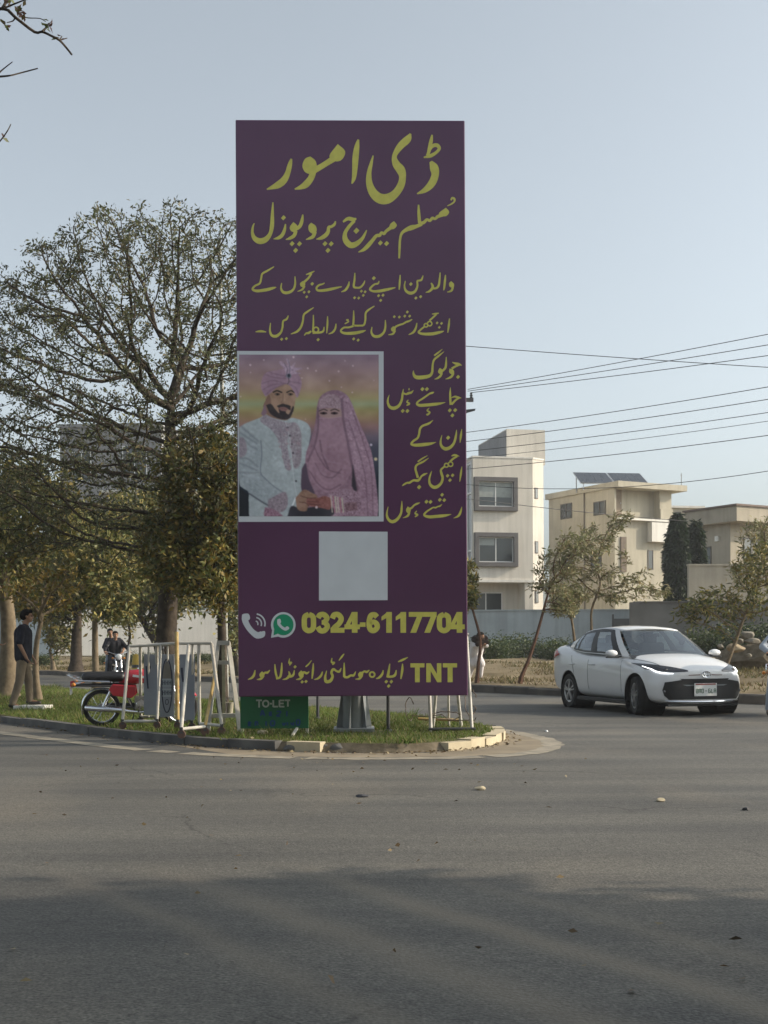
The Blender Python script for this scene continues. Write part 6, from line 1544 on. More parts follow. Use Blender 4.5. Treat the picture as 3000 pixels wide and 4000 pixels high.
# man in the dark shirt standing on the median
mx = G(92, 2770, .09)
STAND = dict(pelvis=(0, 0, .93), chest=(.0, 0, 1.30), neck=(.03, 0, 1.47), head=(.07, 0, 1.60), sL=(0, .175, 1.39), sR=(0, -.175, 1.39), eL=(-.02, .23, 1.11), wL=(.12, .21, .90), hL=(.20, .19, .80), hsL=(0, -1, 0),
             eR=(-.03, -.24, 1.12), wR=(.09, -.235, .88), hR=(.16, -.22, .78), hsR=(0, 1, 0), pL=(0, .09, .90), pR=(0, -.09, .90), kL=(.07, .10, .49), aL=(.09, .11, .14), tL=(.25, .11, .10), kR=(-.05, -.10, .48), aR=(-.17, -.11, .09), tR=(-.02, -.12, .035), face=(1, .12, -.05))
person((mx.x, mx.y, .09), R(8), "man in a dark T-shirt and khaki trousers standing with one foot on a white slab", STAND, M_NAVY, M_KHAKI, M_SHOE, sleeves=.85)
# figure mostly outside the left edge, one hand held out into the picture
lx = W(-78, HY, 22.6)
REACH = dict(STAND, eR=(.12, -.22, 1.12), wR=(.36, -.20, 1.12), hR=(.46, -.19, 1.11), hsR=(0, 1, 0), aL=(.09, .11, .09), tL=(.25, .11, .035), kL=(.05, .10, .48), face=(1, -.1, 0))
person((lx.x, 22.6, .09), R(4), "figure at the left edge holding one hand out in a red sleeve", REACH, M_REDC, M_KHAKI, M_SHOE, sleeves=1.75)
t = thing("stone_slab", tuple(G(128, 2768, .1)), "white stone slab lying on the grass under the man's front foot", "slab"); t.location.z = .095
mb = MB(); mb.prism([(-.28, -.20), (.24, -.22), (.31, .16), (-.20, .22)], (0, 0, 0), (1, 0, 0), (0, 1, 0), (0, 0, .065)); mb.build("slab", mat("white_stone", (.62, .60, .55), .8, var=.1, scale=5), t, bevel=.01)
# bowed walker in white on the far verge
wp = W(1858, HY, 33.6)
WALK = dict(pelvis=(.0, 0, .74), chest=(.10, 0, 1.04), neck=(.19, 0, 1.15), head=(.29, 0, 1.20), sL=(.13, .15, 1.10), sR=(.13, -.15, 1.10), eL=(.25, .20, .95), wL=(.36, .08, .98), hL=(.44, .0, 1.02), hsL=(0, -1, 0), eR=(.24, -.21, .95), wR=(.38, -.10, .95), hR=(.46, -.02, .98), hsR=(0, 1, 0),
            pL=(0, .08, .72), pR=(0, -.08, .72), kL=(.14, .09, .42), aL=(.08, .10, .08), tL=(.22, .10, .03), kR=(-.02, -.09, .40), aR=(-.20, -.10, .08), tR=(-.08, -.10, .03), face=(.85, 0, -.5))
pw = person((wp.x, 33.6, .17), R(-62), "bowed walker in white loose clothes and brown shawl at the billboard's right edge", WALK, M_WHITEC, M_WHITEC, M_SHOE, kurta=True, sleeves=1.8)
c = MB(); c.capsule((.20, -.12, 1.13), (.20, .14, 1.13), .13, .13); c.capsule((.24, 0, 1.16), (.16, 0, 1.02), .13, .14); c.capsule((.28, .16, 1.05), (.34, -.14, 1.0), .08, .08); c.ball((.25, 0, 1.26), (.11, .11, .09)); c.capsule((.08, .2, 1.05), (.02, .24, .80), .07, .05); flesh(c, "shawl", M_BROWNC, pw, .014, 3)
# ================================================================== MOTORCYCLES
M_REDP = mat("red_tank_paint", (0.42, 0.022, 0.035), 0.22, var=0.08, scale=3, coat=.6)
M_BLACKP = mat("black_tank_paint", (0.018, 0.018, 0.024), 0.25, var=0.1, scale=3, coat=.6)
M_ENG = mat("engine_alloy", (0.30, 0.29, 0.27), 0.4, metal=.6, var=0.2, scale=14)
M_AMBER = mat("amber_lens", (0.55, 0.20, 0.03), 0.25, var=.05)
def motorbike(loc, rotz, label, paint, group=None, scale=1.0, lean=0.0, steer=0.0):
    t = thing("motorcycle", loc, label, "motorcycle", group, rotz); t.scale = (scale,) * 3; t.rotation_euler = (lean, 0, rotz)
    RW = .285; XF, XR = .60, -.60
    def bw(x, name, st=0.0):
        mb = MB(); mb.lathe([(RW - .055, -.025), (RW - .03, -.036), (RW - .008, -.026), (RW, 0), (RW - .008, .026), (RW - .03, .036), (RW - .055, .025), (RW - .055, -.025)], 40, axis='Y'); w = mb.build(name, M_RUBBER, t, smooth=True); w.location = (x, 0, RW); w.rotation_euler = (0, 0, st)
        mb = MB(); mb.lathe([(RW - .058, -.022), (RW - .072, -.012), (RW - .072, .012), (RW - .058, .022), (RW - .05, 0), (RW - .058, -.022)], 36, axis='Y'); mb.build("rim", M_CHROME, w, smooth=True)
        mb = MB()
        for k in range(18):
            a = 2 * math.pi * k / 18; b = a + (.55 if k % 2 else -.55); mb.tube([(math.sin(b) * .055, .03 * (1 if k % 2 else -1), math.cos(b) * .055), (math.sin(a) * (RW - .07), 0, math.cos(a) * (RW - .07))], .0035, 4)
        mb.build("spokes", M_CHROME, w)
        mb = MB(); mb.lathe([(.001, -.055), (.062, -.05), (.066, 0), (.062, .05), (.001, .055)], 20, axis='Y'); mb.build("hub", M_ENG, w, smooth=True); return w
    bw(XR, "rear_wheel"); bw(XF, "front_wheel", steer)
    mb = MB(); mb.tube([(.40, 0, .80), (.36, 0, .68), (.22, 0, .32), (-.12, 0, .26)], .022, 8); mb.tube([(.38, 0, .76), (-.1, 0, .66), (-1.0, 0, .64)], .02, 8)
    for s in (1, -1): mb.tube([(-.12, s * .09, .28), (-.30, s * .09, .62), (-1.0, s * .10, .64)], .016, 6); mb.tube([(-.12, s * .09, .30), (XR, s * .085, RW)], .018, 6)
    mb.build("frame", M_DARKSTEEL, t, smooth=True)
    for s in (1, -1):
        mb = MB(); mb.tube([(.42, s * .075, .82), (.50, s * .075, .58)], .022, 8); mb.tube([(.49, s * .075, .60), (XF, s * .075, RW)], .027, 8); mb.build("fork_leg", M_CHROME, t, smooth=True)
        mb = MB(); mb.tube([(-.42, s * .10, .62), (-.47, s * .10, .50)], .018, 8); mb.tube([(-.46, s * .10, .54), (-.57, s * .10, .30)], .026, 8); mb.build("shock_absorber", M_CHROME, t, smooth=True)
    mb = MB(); rows = []
    for x, w_, z0, z1 in ((.26, .04, .70, .80), (.18, .10, .68, .86), (.02, .125, .655, .885), (-.16, .115, .65, .87), (-.28, .085, .655, .82), (-.34, .05, .67, .76)):
        rows.append([(x, w_ * math.cos(a) * (1 if math.sin(a) < 0 else .93), (z0 + z1) / 2 + (z1 - z0) / 2 * math.sin(a)) for a in np.linspace(0, 2 * math.pi, 17)])
    v_, f_ = grid_mesh(rows); mb.add(v_, f_); mb.add([p for p in rows[0][:-1]], [tuple(range(16))]); mb.add([p for p in rows[-1][:-1]], [tuple(range(16))]); tk = mb.build("fuel_tank", paint, t, smooth=True)
    mb = MB(); mb.lathe([(.001, .02), (.03, .018), (.032, 0)], 14, (-.02, 0, .885)); mb.build("filler_cap", M_CHROME, tk, smooth=True)
    mb = MB()
    for s in (1, -1): mb.box((-.03, s * .122, .775), (.17, .006, .035), (0, R(8), 0))
    mb.build("tank_stripe", M_WHITEP, tk)
    mb = MB(); mb.capsule((-.28, 0, .765), (-.82, 0, .765), .085, .085); mb.capsule((-.30, .05, .76), (-.82, .06, .765), .07, .075); mb.capsule((-.30, -.05, .76), (-.82, -.06, .765), .07, .075); flesh(mb, "seat", M_TRIM, t, .016, 3)
    for s in (1, -1):
        mb = MB(); mb.prism([(-.42, .48), (-.14, .44), (-.06, .50), (-.08, .63), (-.42, .66), (-.48, .58)], (0, s * .105, 0), (1, 0, 0), (0, 0, 1), (0, s * .03, 0)); mb.build("side_panel", paint, t, bevel=.012)
    mb = MB(); mb.box((.06, 0, .36), (.30, .18, .20)); mb.bar((.12, 0, .40), (.30, 0, .46), .13, .13)
    for k in range(6): mb.box((.17 + .024 * k, 0, .42 + .011 * k), (.010, .20, .17), (0, R(-20), 0))
    mb.build("engine", M_ENG, t, bevel=.01)
    mb = MB(); mb.lathe([(.001, -.125), (.085, -.12), (.095, -.10), (.09, -.09)], 20, (.02, 0, .33), axis='Y'); mb.build("clutch_cover", M_CHROME, t, smooth=True)
    mb = MB(); mb.tube([(.30, -.04, .42), (.36, -.10, .34), (.28, -.13, .24), (.0, -.14, .22)], .018, 8); mb.tube([(.0, -.14, .22), (-.20, -.145, .24), (-.25, -.145, .25), (-.82, -.15, .30), (-.84, -.15, .30)], [.02, .032, .042, .042, .02], 12); mb.build("exhaust", M_CHROME, t, smooth=True)
    def guard(x, a0, a1, name, m):
        rows = []
        for a in np.linspace(R(a0), R(a1), 12): rows.append([(x + math.sin(a) * (RW + .035 - .012 * abs(q)), q * .028, RW + math.cos(a) * (RW + .035 - .012 * abs(q))) for q in (-2, -1, 0, 1, 2)])
        v_, f_ = grid_mesh(rows); mb = MB(); mb.add(v_, f_); o = mb.build(name, m, t, smooth=True); sm_ = o.modifiers.new("t", 'SOLIDIFY'); sm_.thickness = .004
    guard(XR, -110, 30, "rear_mudguard", M_CHROME if paint is M_REDP else M_BLACKP); guard(XF, -60, 55, "front_mudguard", paint)
    mb = MB(); mb.tube([(.32, .36, .98), (.36, .28, 1.0), (.40, .08, .93), (.40, -.08, .93), (.36, -.28, 1.0), (.32, -.36, .98)], .012, 8); hb = mb.build("handlebar", M_CHROME, t, smooth=True)
    for s in (1, -1):
        mb = MB(); mb.tube([(.325, s * .26 + s * .02, .998), (.31, s * .39, .975)], .018, 8); mb.build("grip", M_RUBBER, hb, smooth=True)
        mb = MB(); mb.tube([(.36, s * .24, .99), (.33, s * .30, 1.16)], .006, 6); mb.ball((.33, s * .32, 1.18), (.015, .065, .045)); mb.build("mirror", M_TRIM, hb, smooth=True)
        for x, z in ((.46, .82), (-1.0, .66)):
            mb = MB(); mb.tube([(x, s * .05, z), (x, s * .15, z)], .008, 6); mb.ball((x, s * .17, z), (.035, .03, .03)); mb.build("indicator", M_AMBER, t, smooth=True)
        mb = MB(); mb.tube([(-.02, s * .10, .27), (-.02, s * .26, .26)], .014, 6); mb.build("footrest", M_RUBBER, t, smooth=True)
    mb = MB(); mb.ball((.47, 0, .86), (.075, .095, .095)); hl = mb.build("headlight", M_CHROME, t, smooth=True)
    mb = MB(); mb.lathe([(.001, .082), (.05, .078), (.082, .062), (.086, .05)], 18, (.47, 0, .86), axis='X'); mb.build("lens", mat("lamp_glass", (.5, .52, .53), .08, spec=.8), hl, smooth=True)
    mb = MB(); mb.box((-1.03, 0, .66), (.07, .15, .09)); mb.build("tail_light", M_RED, t, bevel=.015)
    mb = MB()
    for s in (1, -1): mb.tube([(-.46, s * .14, .70), (-.92, s * .15, .715), (-1.10, s * .11, .80)], .011, 6); mb.tube([(-.72, s * .15, .71), (-1.0, s * .12, .66), (-1.03, s * .07, .66)], .010, 6)
    mb.tube([(-1.10, .11, .80), (-1.12, 0, .805), (-1.10, -.11, .80)], .011, 6)
    for y in (-.06, 0, .06): mb.tube([(-.92, y, .765), (-1.11, y, .802)], .007, 5)
    mb.tube([(-.92, -.15, .755), (-.92, .15, .755)], .009, 6); mb.build("rear_carrier", M_CHROME, t, smooth=True)
    mb = MB(); mb.box((-1.06, 0, .56), (.012, .20, .12)); mb.build("number_plate", M_PLATE, t)
    mb = MB(); mb.box((-.30, .115, .30), (.55, .03, .09)); mb.build("chain_cover", M_DARKSTEEL, t, bevel=.01)
    mb = MB(); mb.tube([(-.10, .12, .27), (-.16, .24, .02)], .012, 6); mb.box((-.16, .25, .012), (.06, .05, .014)); mb.build("side_stand", M_DARKSTEEL, t)
    return t
rb = G(388, 2836, .1)
motorbike((rb.x + .60 * .87 * math.cos(R(7)), 16.45, .09), R(7), "red motorcycle parked on the grass behind the white barricade", M_REDP, scale=.87, lean=R(3), steer=R(20))
# two riders on a dark motorcycle coming down the far road
RYAW = math.atan2(-.93, .38)
rp = W(452, HY, 36.0)
motorbike((rp.x, 36.0, .0), RYAW, "dark motorcycle ridden by two people on the far road", M_BLACKP)
SIT = dict(pelvis=(-.20, 0, .86), chest=(-.12, 0, 1.22), neck=(-.07, 0, 1.37), head=(-.03, 0, 1.50), sL=(-.10, .18, 1.31), sR=(-.10, -.18, 1.31), eL=(.10, .33, 1.10), wL=(.27, .35, 1.02), hL=(.36, .33, .98), hsL=(0, -1, 0), eR=(.10, -.33, 1.10), wR=(.27, -.35, 1.02), hR=(.36, -.33, .98), hsR=(0, 1, 0),
           pL=(-.14, .11, .84), pR=(-.14, -.11, .84), kL=(.18, .20, .66), aL=(.02, .21, .33), tL=(.16, .22, .29), kR=(.18, -.20, .66), aR=(.02, -.21, .33), tR=(.16, -.22, .29), face=(1, 0, 0))
def shifted(J, dx, dz=0, **kw):
    o = {}
    for k, v in J.items(): o[k] = v if k in ('face', 'hsL', 'hsR') else (v[0] + dx, v[1], v[2] + dz)
    o.update(kw); return o
person((rp.x, 36.0, 0), RYAW, "rider in black steering the dark motorcycle on the far road", SIT, M_BLACKC, M_BLACKC, M_SHOE, sleeves=1.9)
PIL = shifted(SIT, -.34, .05, eL=(-.30, .30, 1.12), wL=(-.12, .22, .98), hL=(-.04, .16, .96), eR=(-.30, -.30, 1.12), wR=(-.12, -.26, .96), hR=(-.02, -.24, .92), head=(-.37, -.10, 1.58), neck=(-.41, -.05, 1.44))
person((rp.x, 36.0, 0), RYAW, "passenger in faded jeans seated behind the black clad rider", PIL, M_NAVY, M_DENIM, M_SHOE, sleeves=.9)
# rider half cut off by the right edge
ep = W(3076, HY, 19.4); EYAW = R(-96)
motorbike((ep.x, 19.4, 0), EYAW, "motorcycle cut off by the right edge beside the white car", M_BLACKP)
EDG = dict(SIT, kR=(.10, -.27, .52), aR=(.02, -.30, .09), tR=(.15, -.32, .035), eR=(.06, -.40, 1.10))
person((ep.x, 19.4, 0), EYAW, "rider in pale grey loose shirt at the right edge with one foot down", EDG, M_GREYC, M_GREYC, M_SHOE, kurta=False, sleeves=1.9)
# driver of the white car (sits on the car's own right side)
DRV = dict(pelvis=(-.10, -.37, .62), chest=(-.16, -.37, .98), neck=(-.14, -.37, 1.12), head=(-.10, -.37, 1.22), sL=(-.15, -.20, 1.05), sR=(-.15, -.54, 1.05), eL=(.08, -.18, .86), wL=(.28, -.26, .95), hL=(.37, -.29, .99), hsL=(0, 0, 1), eR=(.08, -.58, .86), wR=(.28, -.48, .95), hR=(.37, -.45, .99), hsR=(0, 0, 1),
           pL=(-.02, -.28, .62), pR=(-.02, -.46, .62), kL=(.42, -.27, .66), aL=(.72, -.27, .36), tL=(.84, -.27, .34), kR=(.42, -.47, .66), aR=(.72, -.47, .36), tR=(.84, -.47, .34), face=(1, 0, 0))
person(tuple(car.location), CAR_YAW, "driver in a pale blue shirt behind the wheel of the white car", DRV, M_BLUEC, M_KHAKI, M_SHOE, sleeves=1.6)
# ================================================================== BARRICADES, SIGNS, POLES, WIRES
M_WPIPE = mat("chipped_white_pipe", (0.40, 0.38, 0.33), 0.6, scale=9, detail=7, col2=(0.58, 0.56, 0.51), spec=.3)
M_RUSTP = mat("rusty_yellow_pipe", (0.32, 0.20, 0.07), 0.8, scale=9, detail=7, col2=(0.48, 0.38, 0.18), spec=.2)
M_PANELG = mat("grey_sheet_panel", (0.23, 0.25, 0.285), 0.6, scale=2.5, detail=7, var=.16)
M_LOGO = mat("navy_print", (0.02, 0.025, 0.05), 0.7, var=.1)
M_LOGOT = mat("faded_olive_print", (0.16, 0.15, 0.13), 0.7, var=.2, scale=6)
M_CASTER = mat("caster_red", (0.10, 0.055, 0.04), 0.7, var=.2)
def caster(t, p):
    mb = MB(); p = V3(p); mb.bar(p + V3((0, 0, .13)), p + V3((0, 0, .06)), .035); c = mb.build("caster", M_DARKSTEEL, t)
    mb = MB(); mb.lathe([(.001, -.016), (.045, -.018), (.05, 0), (.045, .018), (.001, .016)], 16, p + V3((0, 0, .05)), axis='Y'); mb.build("caster_wheel", M_CASTER, c, smooth=True)
def at(px, py, Z, t): return V3(W(px, py, Z)) - V3(t.location)
GR = .10
def ground_at(px, Z, t): p = W(px, HY, Z); return V3((p.x, Z, GR)) - V3(t.location)
def leg(t, a, b, r=.021, m=None, cas=True):
    mb = MB(); b2 = V3(b)
    if cas: b2 = b2 + V3((0, 0, .12))
    mb.tube([a, b2], r, 8); mb.build("leg", m or M_WPIPE, t, smooth=True)
    if cas: caster(t, b)
def rail(t, a, b, r=.019, name="rail", m=None): mb = MB(); mb.tube([a, b], r, 8); mb.build(name, m or M_WPIPE, t, smooth=True)
def panel(t, xa, xb, ya, yb, Z, dz=0.0):
    a, b, c, d = at(xa, ya, Z, t), at(xb, ya, Z, t), at(xb, yb, Z + dz, t), at(xa, yb, Z + dz, t); mb = MB(); n = V3((0, .012, 0)); mb.add([a, b, c, d, a + n, b + n, c + n, d + n], [(0, 1, 2, 3), (7, 6, 5, 4), (0, 4, 5, 1), (1, 5, 6, 2), (2, 6, 7, 3), (3, 7, 4, 0)]); return mb.build("panel", M_PANELG, t)
def decal(pn, t, Z, strokes, m, name, off):
    """strokes in photograph columns and rows, drawn just in front of a panel"""
    mb = MB()
    for s in strokes:
        P = smooth_path([(s[i], s[i + 1]) for i in range(1, len(s), 2)], 4) if s[0] > 0 else [(s[i], s[i + 1]) for i in range(1, len(s), 2)]
        if s[0] <= 0: mb.add([at(x, y, Z - off, t) for x, y in P], [tuple(range(len(P)))]); continue
        w = s[0] / 2; L_, R2 = [], []
        for i, q in enumerate(P):
            a, b = P[max(i - 1, 0)], P[min(i + 1, len(P) - 1)]; dx, dy = b[0] - a[0], b[1] - a[1]; d = math.hypot(dx, dy) or 1
            L_.append(at(q[0] - dy / d * w, q[1] + dx / d * w, Z - off, t)); R2.append(at(q[0] + dy / d * w, q[1] - dx / d * w, Z - off, t))
        n = len(P); mb.add(L_ + R2, [(i, i + 1, n + i + 1, n + i) for i in range(n - 1)])
    return mb.build(name, m, pn, fix=False)
# first barricade, beside the motorcycle
o = ground_at(560, 15.9, type('q', (), {'location': (0, 0, 0)})); t = thing("barricade", tuple(o), "white pipe barricade with grey panels and an oval emblem by the red motorcycle", "barricade")
ta, tb, tc = at(506, 2524, 15.9, t), at(612, 2514, 15.9, t), at(690, 2514, 15.9, t)
rail(t, ta, tc, .022, "top_rail")
leg(t, ta, ground_at(478, 15.6, t)); leg(t, at(548, 2518, 15.9, t), ground_at(548, 16.6, t)); leg(t, tb, ground_at(613, 16.5, t)); leg(t, at(690, 2470, 15.9, t), ground_at(692, 15.5, t), .026, M_RUSTP)
rail(t, ground_at(478, 15.6, t) + V3((0, 0, .10)), ground_at(612, 15.6, t) + V3((0, 0, .10)), name="lower_rail"); rail(t, ground_at(548, 16.6, t) + V3((0, 0, .10)), ground_at(692, 16.5, t) + V3((0, 0, .10)), name="lower_rail")
leg(t, at(628, 2518, 15.9, t), ground_at(612, 15.6, t), .018); leg(t, at(580, 2518, 15.9, t), at(580, 2800, 16.3, t), .012, cas=False); leg(t, at(655, 2518, 15.9, t), at(655, 2800, 16.3, t), .012, cas=False)
p1 = panel(t, 562, 614, 2556, 2793, 16.05); p2 = panel(t, 624, 680, 2556, 2800, 15.98)
decal(p1, t, 16.05, [[6, 571, 2602, 574, 2640, 578, 2690], [5, 586, 2602, 586, 2612]], M_LOGO, "panel_mark", .004)
ov = [4.5] + [c for k in range(25) for c in (652 + 20 * math.sin(2 * math.pi * k / 24), 2679 - 104 * math.cos(2 * math.pi * k / 24))]
decal(p2, t, 15.98, [ov], M_LOGO, "oval_emblem", .004)
decal(p2, t, 15.98, [[0] + [c for k in range(13) for c in (652 + 16 * math.sin(-math.pi / 2 + math.pi * k / 12), 2650 - 66 * math.cos(-math.pi / 2 + math.pi * k / 12))]], M_LOGOT, "emblem_top", .005)
decal(p2, t, 15.98, [[0, 634, 2652, 670, 2652, 670, 2682, 634, 2682], [0, 634, 2690, 670, 2690, 669, 2722, 635, 2722]], mat("emblem_band", (.30, .34, .37), .7, var=.1), "emblem_band", .006)
lt = []
for cx, cy in ((640, 2667), (652, 2667), (664, 2667), (640, 2706), (652, 2706), (664, 2706)): lt += [[2.4, cx - 4, cy - 9, cx - 4, cy + 9], [2.4, cx + 3, cy - 9, cx + 3, cy + 9], [2.2, cx - 4, cy, cx + 3, cy]]
lt += [[2.6] + [c for k in range(13) for c in (652 + 6 * math.cos(k * math.pi / 6), 2742 + 10 * math.sin(k * math.pi / 6))]]
decal(p2, t, 15.98, lt, M_LOGO, "emblem_marks", .008)
# second barricade
o = ground_at(785, 14.7, type('q', (), {'location': (0, 0, 0)})); t = thing("barricade", tuple(o), "white pipe barricade with one tall grey panel and splayed wheeled legs nearest the kerb", "barricade")
rail(t, at(700, 2512, 14.8, t), at(826, 2512, 14.8, t), .022, "top_rail")
leg(t, at(737, 2518, 14.8, t), ground_at(707, 13.95, t)); leg(t, at(776, 2518, 14.8, t), ground_at(778, 14.9, t)); leg(t, at(826, 2514, 14.8, t), ground_at(864, 14.5, t)); leg(t, at(842, 2622, 14.9, t), ground_at(800, 14.35, t), .02, M_RUSTP); leg(t, at(752, 2518, 14.8, t), ground_at(748, 15.3, t), .014)
rail(t, ground_at(707, 13.95, t) + V3((0, 0, .11)), ground_at(800, 14.35, t) + V3((0, 0, .11)), name="lower_rail"); rail(t, ground_at(778, 14.9, t) + V3((0, 0, .11)), ground_at(864, 14.5, t) + V3((0, 0, .11)), name="lower_rail")
p3 = panel(t, 702, 760, 2556, 2812, 14.98); decal(p3, t, 14.98, [[7, 710, 2608, 712, 2640, 716, 2664]], M_LOGO, "panel_mark", .004)
# wooden-white trestle right beside the billboard
o = ground_at(880, 15.6, type('q', (), {'location': (0, 0, 0)})); t = thing("trestle", tuple(o), "tall white A-shaped trestle with a crossbar beside the billboard's left edge", "trestle")
for a, b in (((853, 2512), (812, 15.2)), ((892, 2512), (936, 15.1))):
    A = at(a[0], a[1], 15.6, t); mb = MB(); mb.bar(A, ground_at(b[0], b[1], t), .052, .04); mb.build("leg", M_WPIPE, t)
for (xa, xb, y, h) in ((848, 898, 2511, .055), (842, 902, 2588, .05)): mb = MB(); mb.bar(at(xa, y, 15.56, t), at(xb, y, 15.56, t), .04, h); mb.build("crossbar", M_WPIPE, t)
mb = MB(); mb.bar(at(816, 2796, 15.3, t), at(934, 2794, 15.3, t), .07, .05); mb.build("foot_board", M_WPIPE, t)
mb = MB(); mb.bar(at(872, 2511, 15.6, t), ground_at(874, 16.5, t), .045, .04); mb.build("back_leg", M_WPIPE, t)
# barricade under the right half of the billboard
o = ground_at(1755, 15.2, type('q', (), {'location': (0, 0, 0)})); t = thing("barricade", tuple(o), "white legged barricade mostly hidden behind the billboard's lower right corner", "barricade")
rail(t, at(1665, 2480, 15.3, t), at(1832, 2480, 15.3, t), .022, "top_rail")
leg(t, at(1668, 2480, 15.3, t), ground_at(1682, 14.85, t), cas=False); leg(t, at(1722, 2480, 15.3, t), ground_at(1690, 15.7, t), cas=False); leg(t, at(1764, 2480, 15.3, t), ground_at(1800, 15.7, t), cas=False); leg(t, at(1822, 2480, 15.3, t), ground_at(1842, 14.85, t), cas=False); leg(t, at(1748, 2480, 15.3, t), ground_at(1752, 15.9, t), .016, cas=False)
rail(t, ground_at(1672, 14.85, t) + V3((0, 0, .03)), ground_at(1856, 14.85, t) + V3((0, 0, .03)), .02, "lower_rail", M_DARKSTEEL); rail(t, ground_at(1632, 15.8, t) + V3((0, 0, .10)), ground_at(1800, 15.8, t) + V3((0, 0, .08)), .018, "lower_rail", M_RUSTP)
t2 = thing("wire_coil", tuple(V3(W(1858, 2740, 15.1))), "loose loops of bent wire hanging on the barricade under the billboard", "wire"); rw = random.Random(3)
mb = MB()
for cx, cy, rx, ry in ((1838, 2745, 22, 52), (1600, 2770, 16, 44), (1745, 2795, 60, 14), (1846, 2790, 14, 34)):
    pts = [at(cx + rx * math.cos(a) + rw.uniform(-3, 3), cy + ry * math.sin(a) + rw.uniform(-3, 3), 15.1 + .1 * math.sin(a * 2), t2) for a in np.linspace(0.4, 5.9, 22)]; mb.tube(pts, .006, 5)
pts = [at(1600 + 40 * k + rw.uniform(-8, 8), 2800 + rw.uniform(-14, 14), 15.1, t2) for k in range(7)]; mb.tube(pts, .006, 5); mb.build("wire", mat("rusty_wire", (.11, .08, .06), .8), t2)
# to-let board
M_TOLET = mat("green_board", (0.010, 0.125, 0.048), 0.5, var=0.12, scale=3)
o = ground_at(1072, 14.75, type('q', (), {'location': (0, 0, 0)})); t = thing("to_let_sign", tuple(o), "green TO-LET board standing low under the billboard's left half", "sign")
a, b = at(938, 2690, 14.72, t), at(1205, 2845, 14.72, t); mb = MB(); mb.box(((a.x + b.x) / 2, a.y + .01, (a.z + b.z) / 2), (b.x - a.x, .02, a.z - b.z)); bd = mb.build("board", M_TOLET, t, bevel=.003)
for px in (945, 1198):
    mb = MB(); p = at(px, 2690, 14.75, t); mb.bar((p.x, p.y + .02, p.z), (p.x, p.y + .02, -.05), .035); mb.build("leg", M_WPIPE, t)
mb = MB(); q = at(1160, 2845, 14.6, t); mb.bar(q + V3((0, .02, .0)), ground_at(1140, 14.2, t) + V3((0, 0, .01)), .03, .02); mb.build("prop_stick", M_WPIPE, t)
sx = 320 / 1659
def tl(x, y): return 920 + x * sx, 2700 + y * sx
def letters(segs, w): return [[w] + [c for k in range(0, len(s), 2) for c in tl(s[k], s[k + 1])] for s in segs]
LT = letters([[415, 185, 535, 185], [478, 185, 478, 330], [765, 180, 765, 320], [765, 312, 860, 312], [890, 180, 890, 318], [890, 187, 990, 187], [890, 248, 975, 248], [890, 312, 990, 312], [1000, 185, 1105, 185], [1060, 185, 1060, 312], [698, 252, 738, 252]], 6.5)
LT += [[6.5] + [c for k in range(17) for c in tl(612 + 58 * math.cos(k * math.pi / 8), 252 + 62 * math.sin(k * math.pi / 8))]]
decal(bd, t, 14.715, [s for s in LT], mat("sign_white", (.50, .58, .52), .6, var=.05), "lettering", .004)
bl = letters([[505, 500, 545, 390, 590, 500], [520, 460, 575, 460], [690, 420, 690, 500], [720, 410, 720, 510], [830, 410, 910, 410, 900, 450, 830, 500, 910, 505], [1040, 400, 1040, 510],
              [265, 620, 265, 710], [265, 620, 310, 640, 265, 665, 310, 700], [400, 620, 400, 700], [400, 610, 450, 640], [445, 610, 445, 690], [620, 610, 620, 700], [720, 600, 790, 610, 780, 690, 715, 690, 720, 600], [950, 640, 980, 690, 1010, 640], [1050, 630, 1050, 690], [1110, 640, 1190, 690], [1190, 630, 1130, 690], [1240, 580, 1300, 590, 1290, 680, 1235, 670, 1240, 580]], 5.5)
for row_, nm_ in ((bl[0:2], "blue_figure"), (bl[2:4], "blue_figure"), (bl[4:5], "blue_figure"), (bl[5:6], "blue_figure"), (bl[6:8], "blue_figure"), (bl[8:11], "blue_figure"), (bl[11:13], "blue_figure"), (bl[13:17], "blue_figure"), (bl[17:], "blue_figure")): decal(bd, t, 14.715, row_, mat("sign_blue", (.012, .055, .22), .6, var=.05), nm_, .006)
# small posts
for px, Z, y0, lb in ((1515, 14.95, 2640, "thin dark post standing on the grass right of the billboard's base"), (1240, 17.6, 2640, "thin dark post behind the green board")):
    o = ground_at(px, Z, type('q', (), {'location': (0, 0, 0)})); t = thing("post", tuple(o), lb, "post"); mb = MB(); mb.tube([(0, 0, -.05), (0, 0, at(px, y0, Z, t).z)], .022, 8); mb.build("shaft", M_DARKSTEEL, t, smooth=True); mb = MB(); mb.lathe([(.05, 0), (.045, .02), (.022, .03)], 10); mb.build("collar", M_DARKSTEEL, t)
# buckets by the tree
for px, Z, m, lb, r in ((866, 18.6, mat("dark_bucket", (.04, .035, .035), .6, var=.2), "dark bucket at the foot of the golden green tree", .085), (895, 18.7, mat("pale_tin", (.36, .33, .25), .6, var=.2), "pale dented tin beside the dark bucket", .065)):
    o = ground_at(px, Z, type('q', (), {'location': (0, 0, 0)})); t = thing("bucket", tuple(o), lb, "bucket"); mb = MB(); mb.lathe([(.001, 0), (r * .8, 0), (r, .19), (r * 1.06, .195), (r * .95, .19), (r * .76, .015), (.001, .012)], 18); mb.build("bucket_body", m, t, smooth=True); mb = MB(); mb.tube([(-r, 0, .18), (-r * .7, .0, .26), (r * .7, 0, .26), (r, 0, .18)], .005, 5); mb.build("handle", M_DARKSTEEL, t)
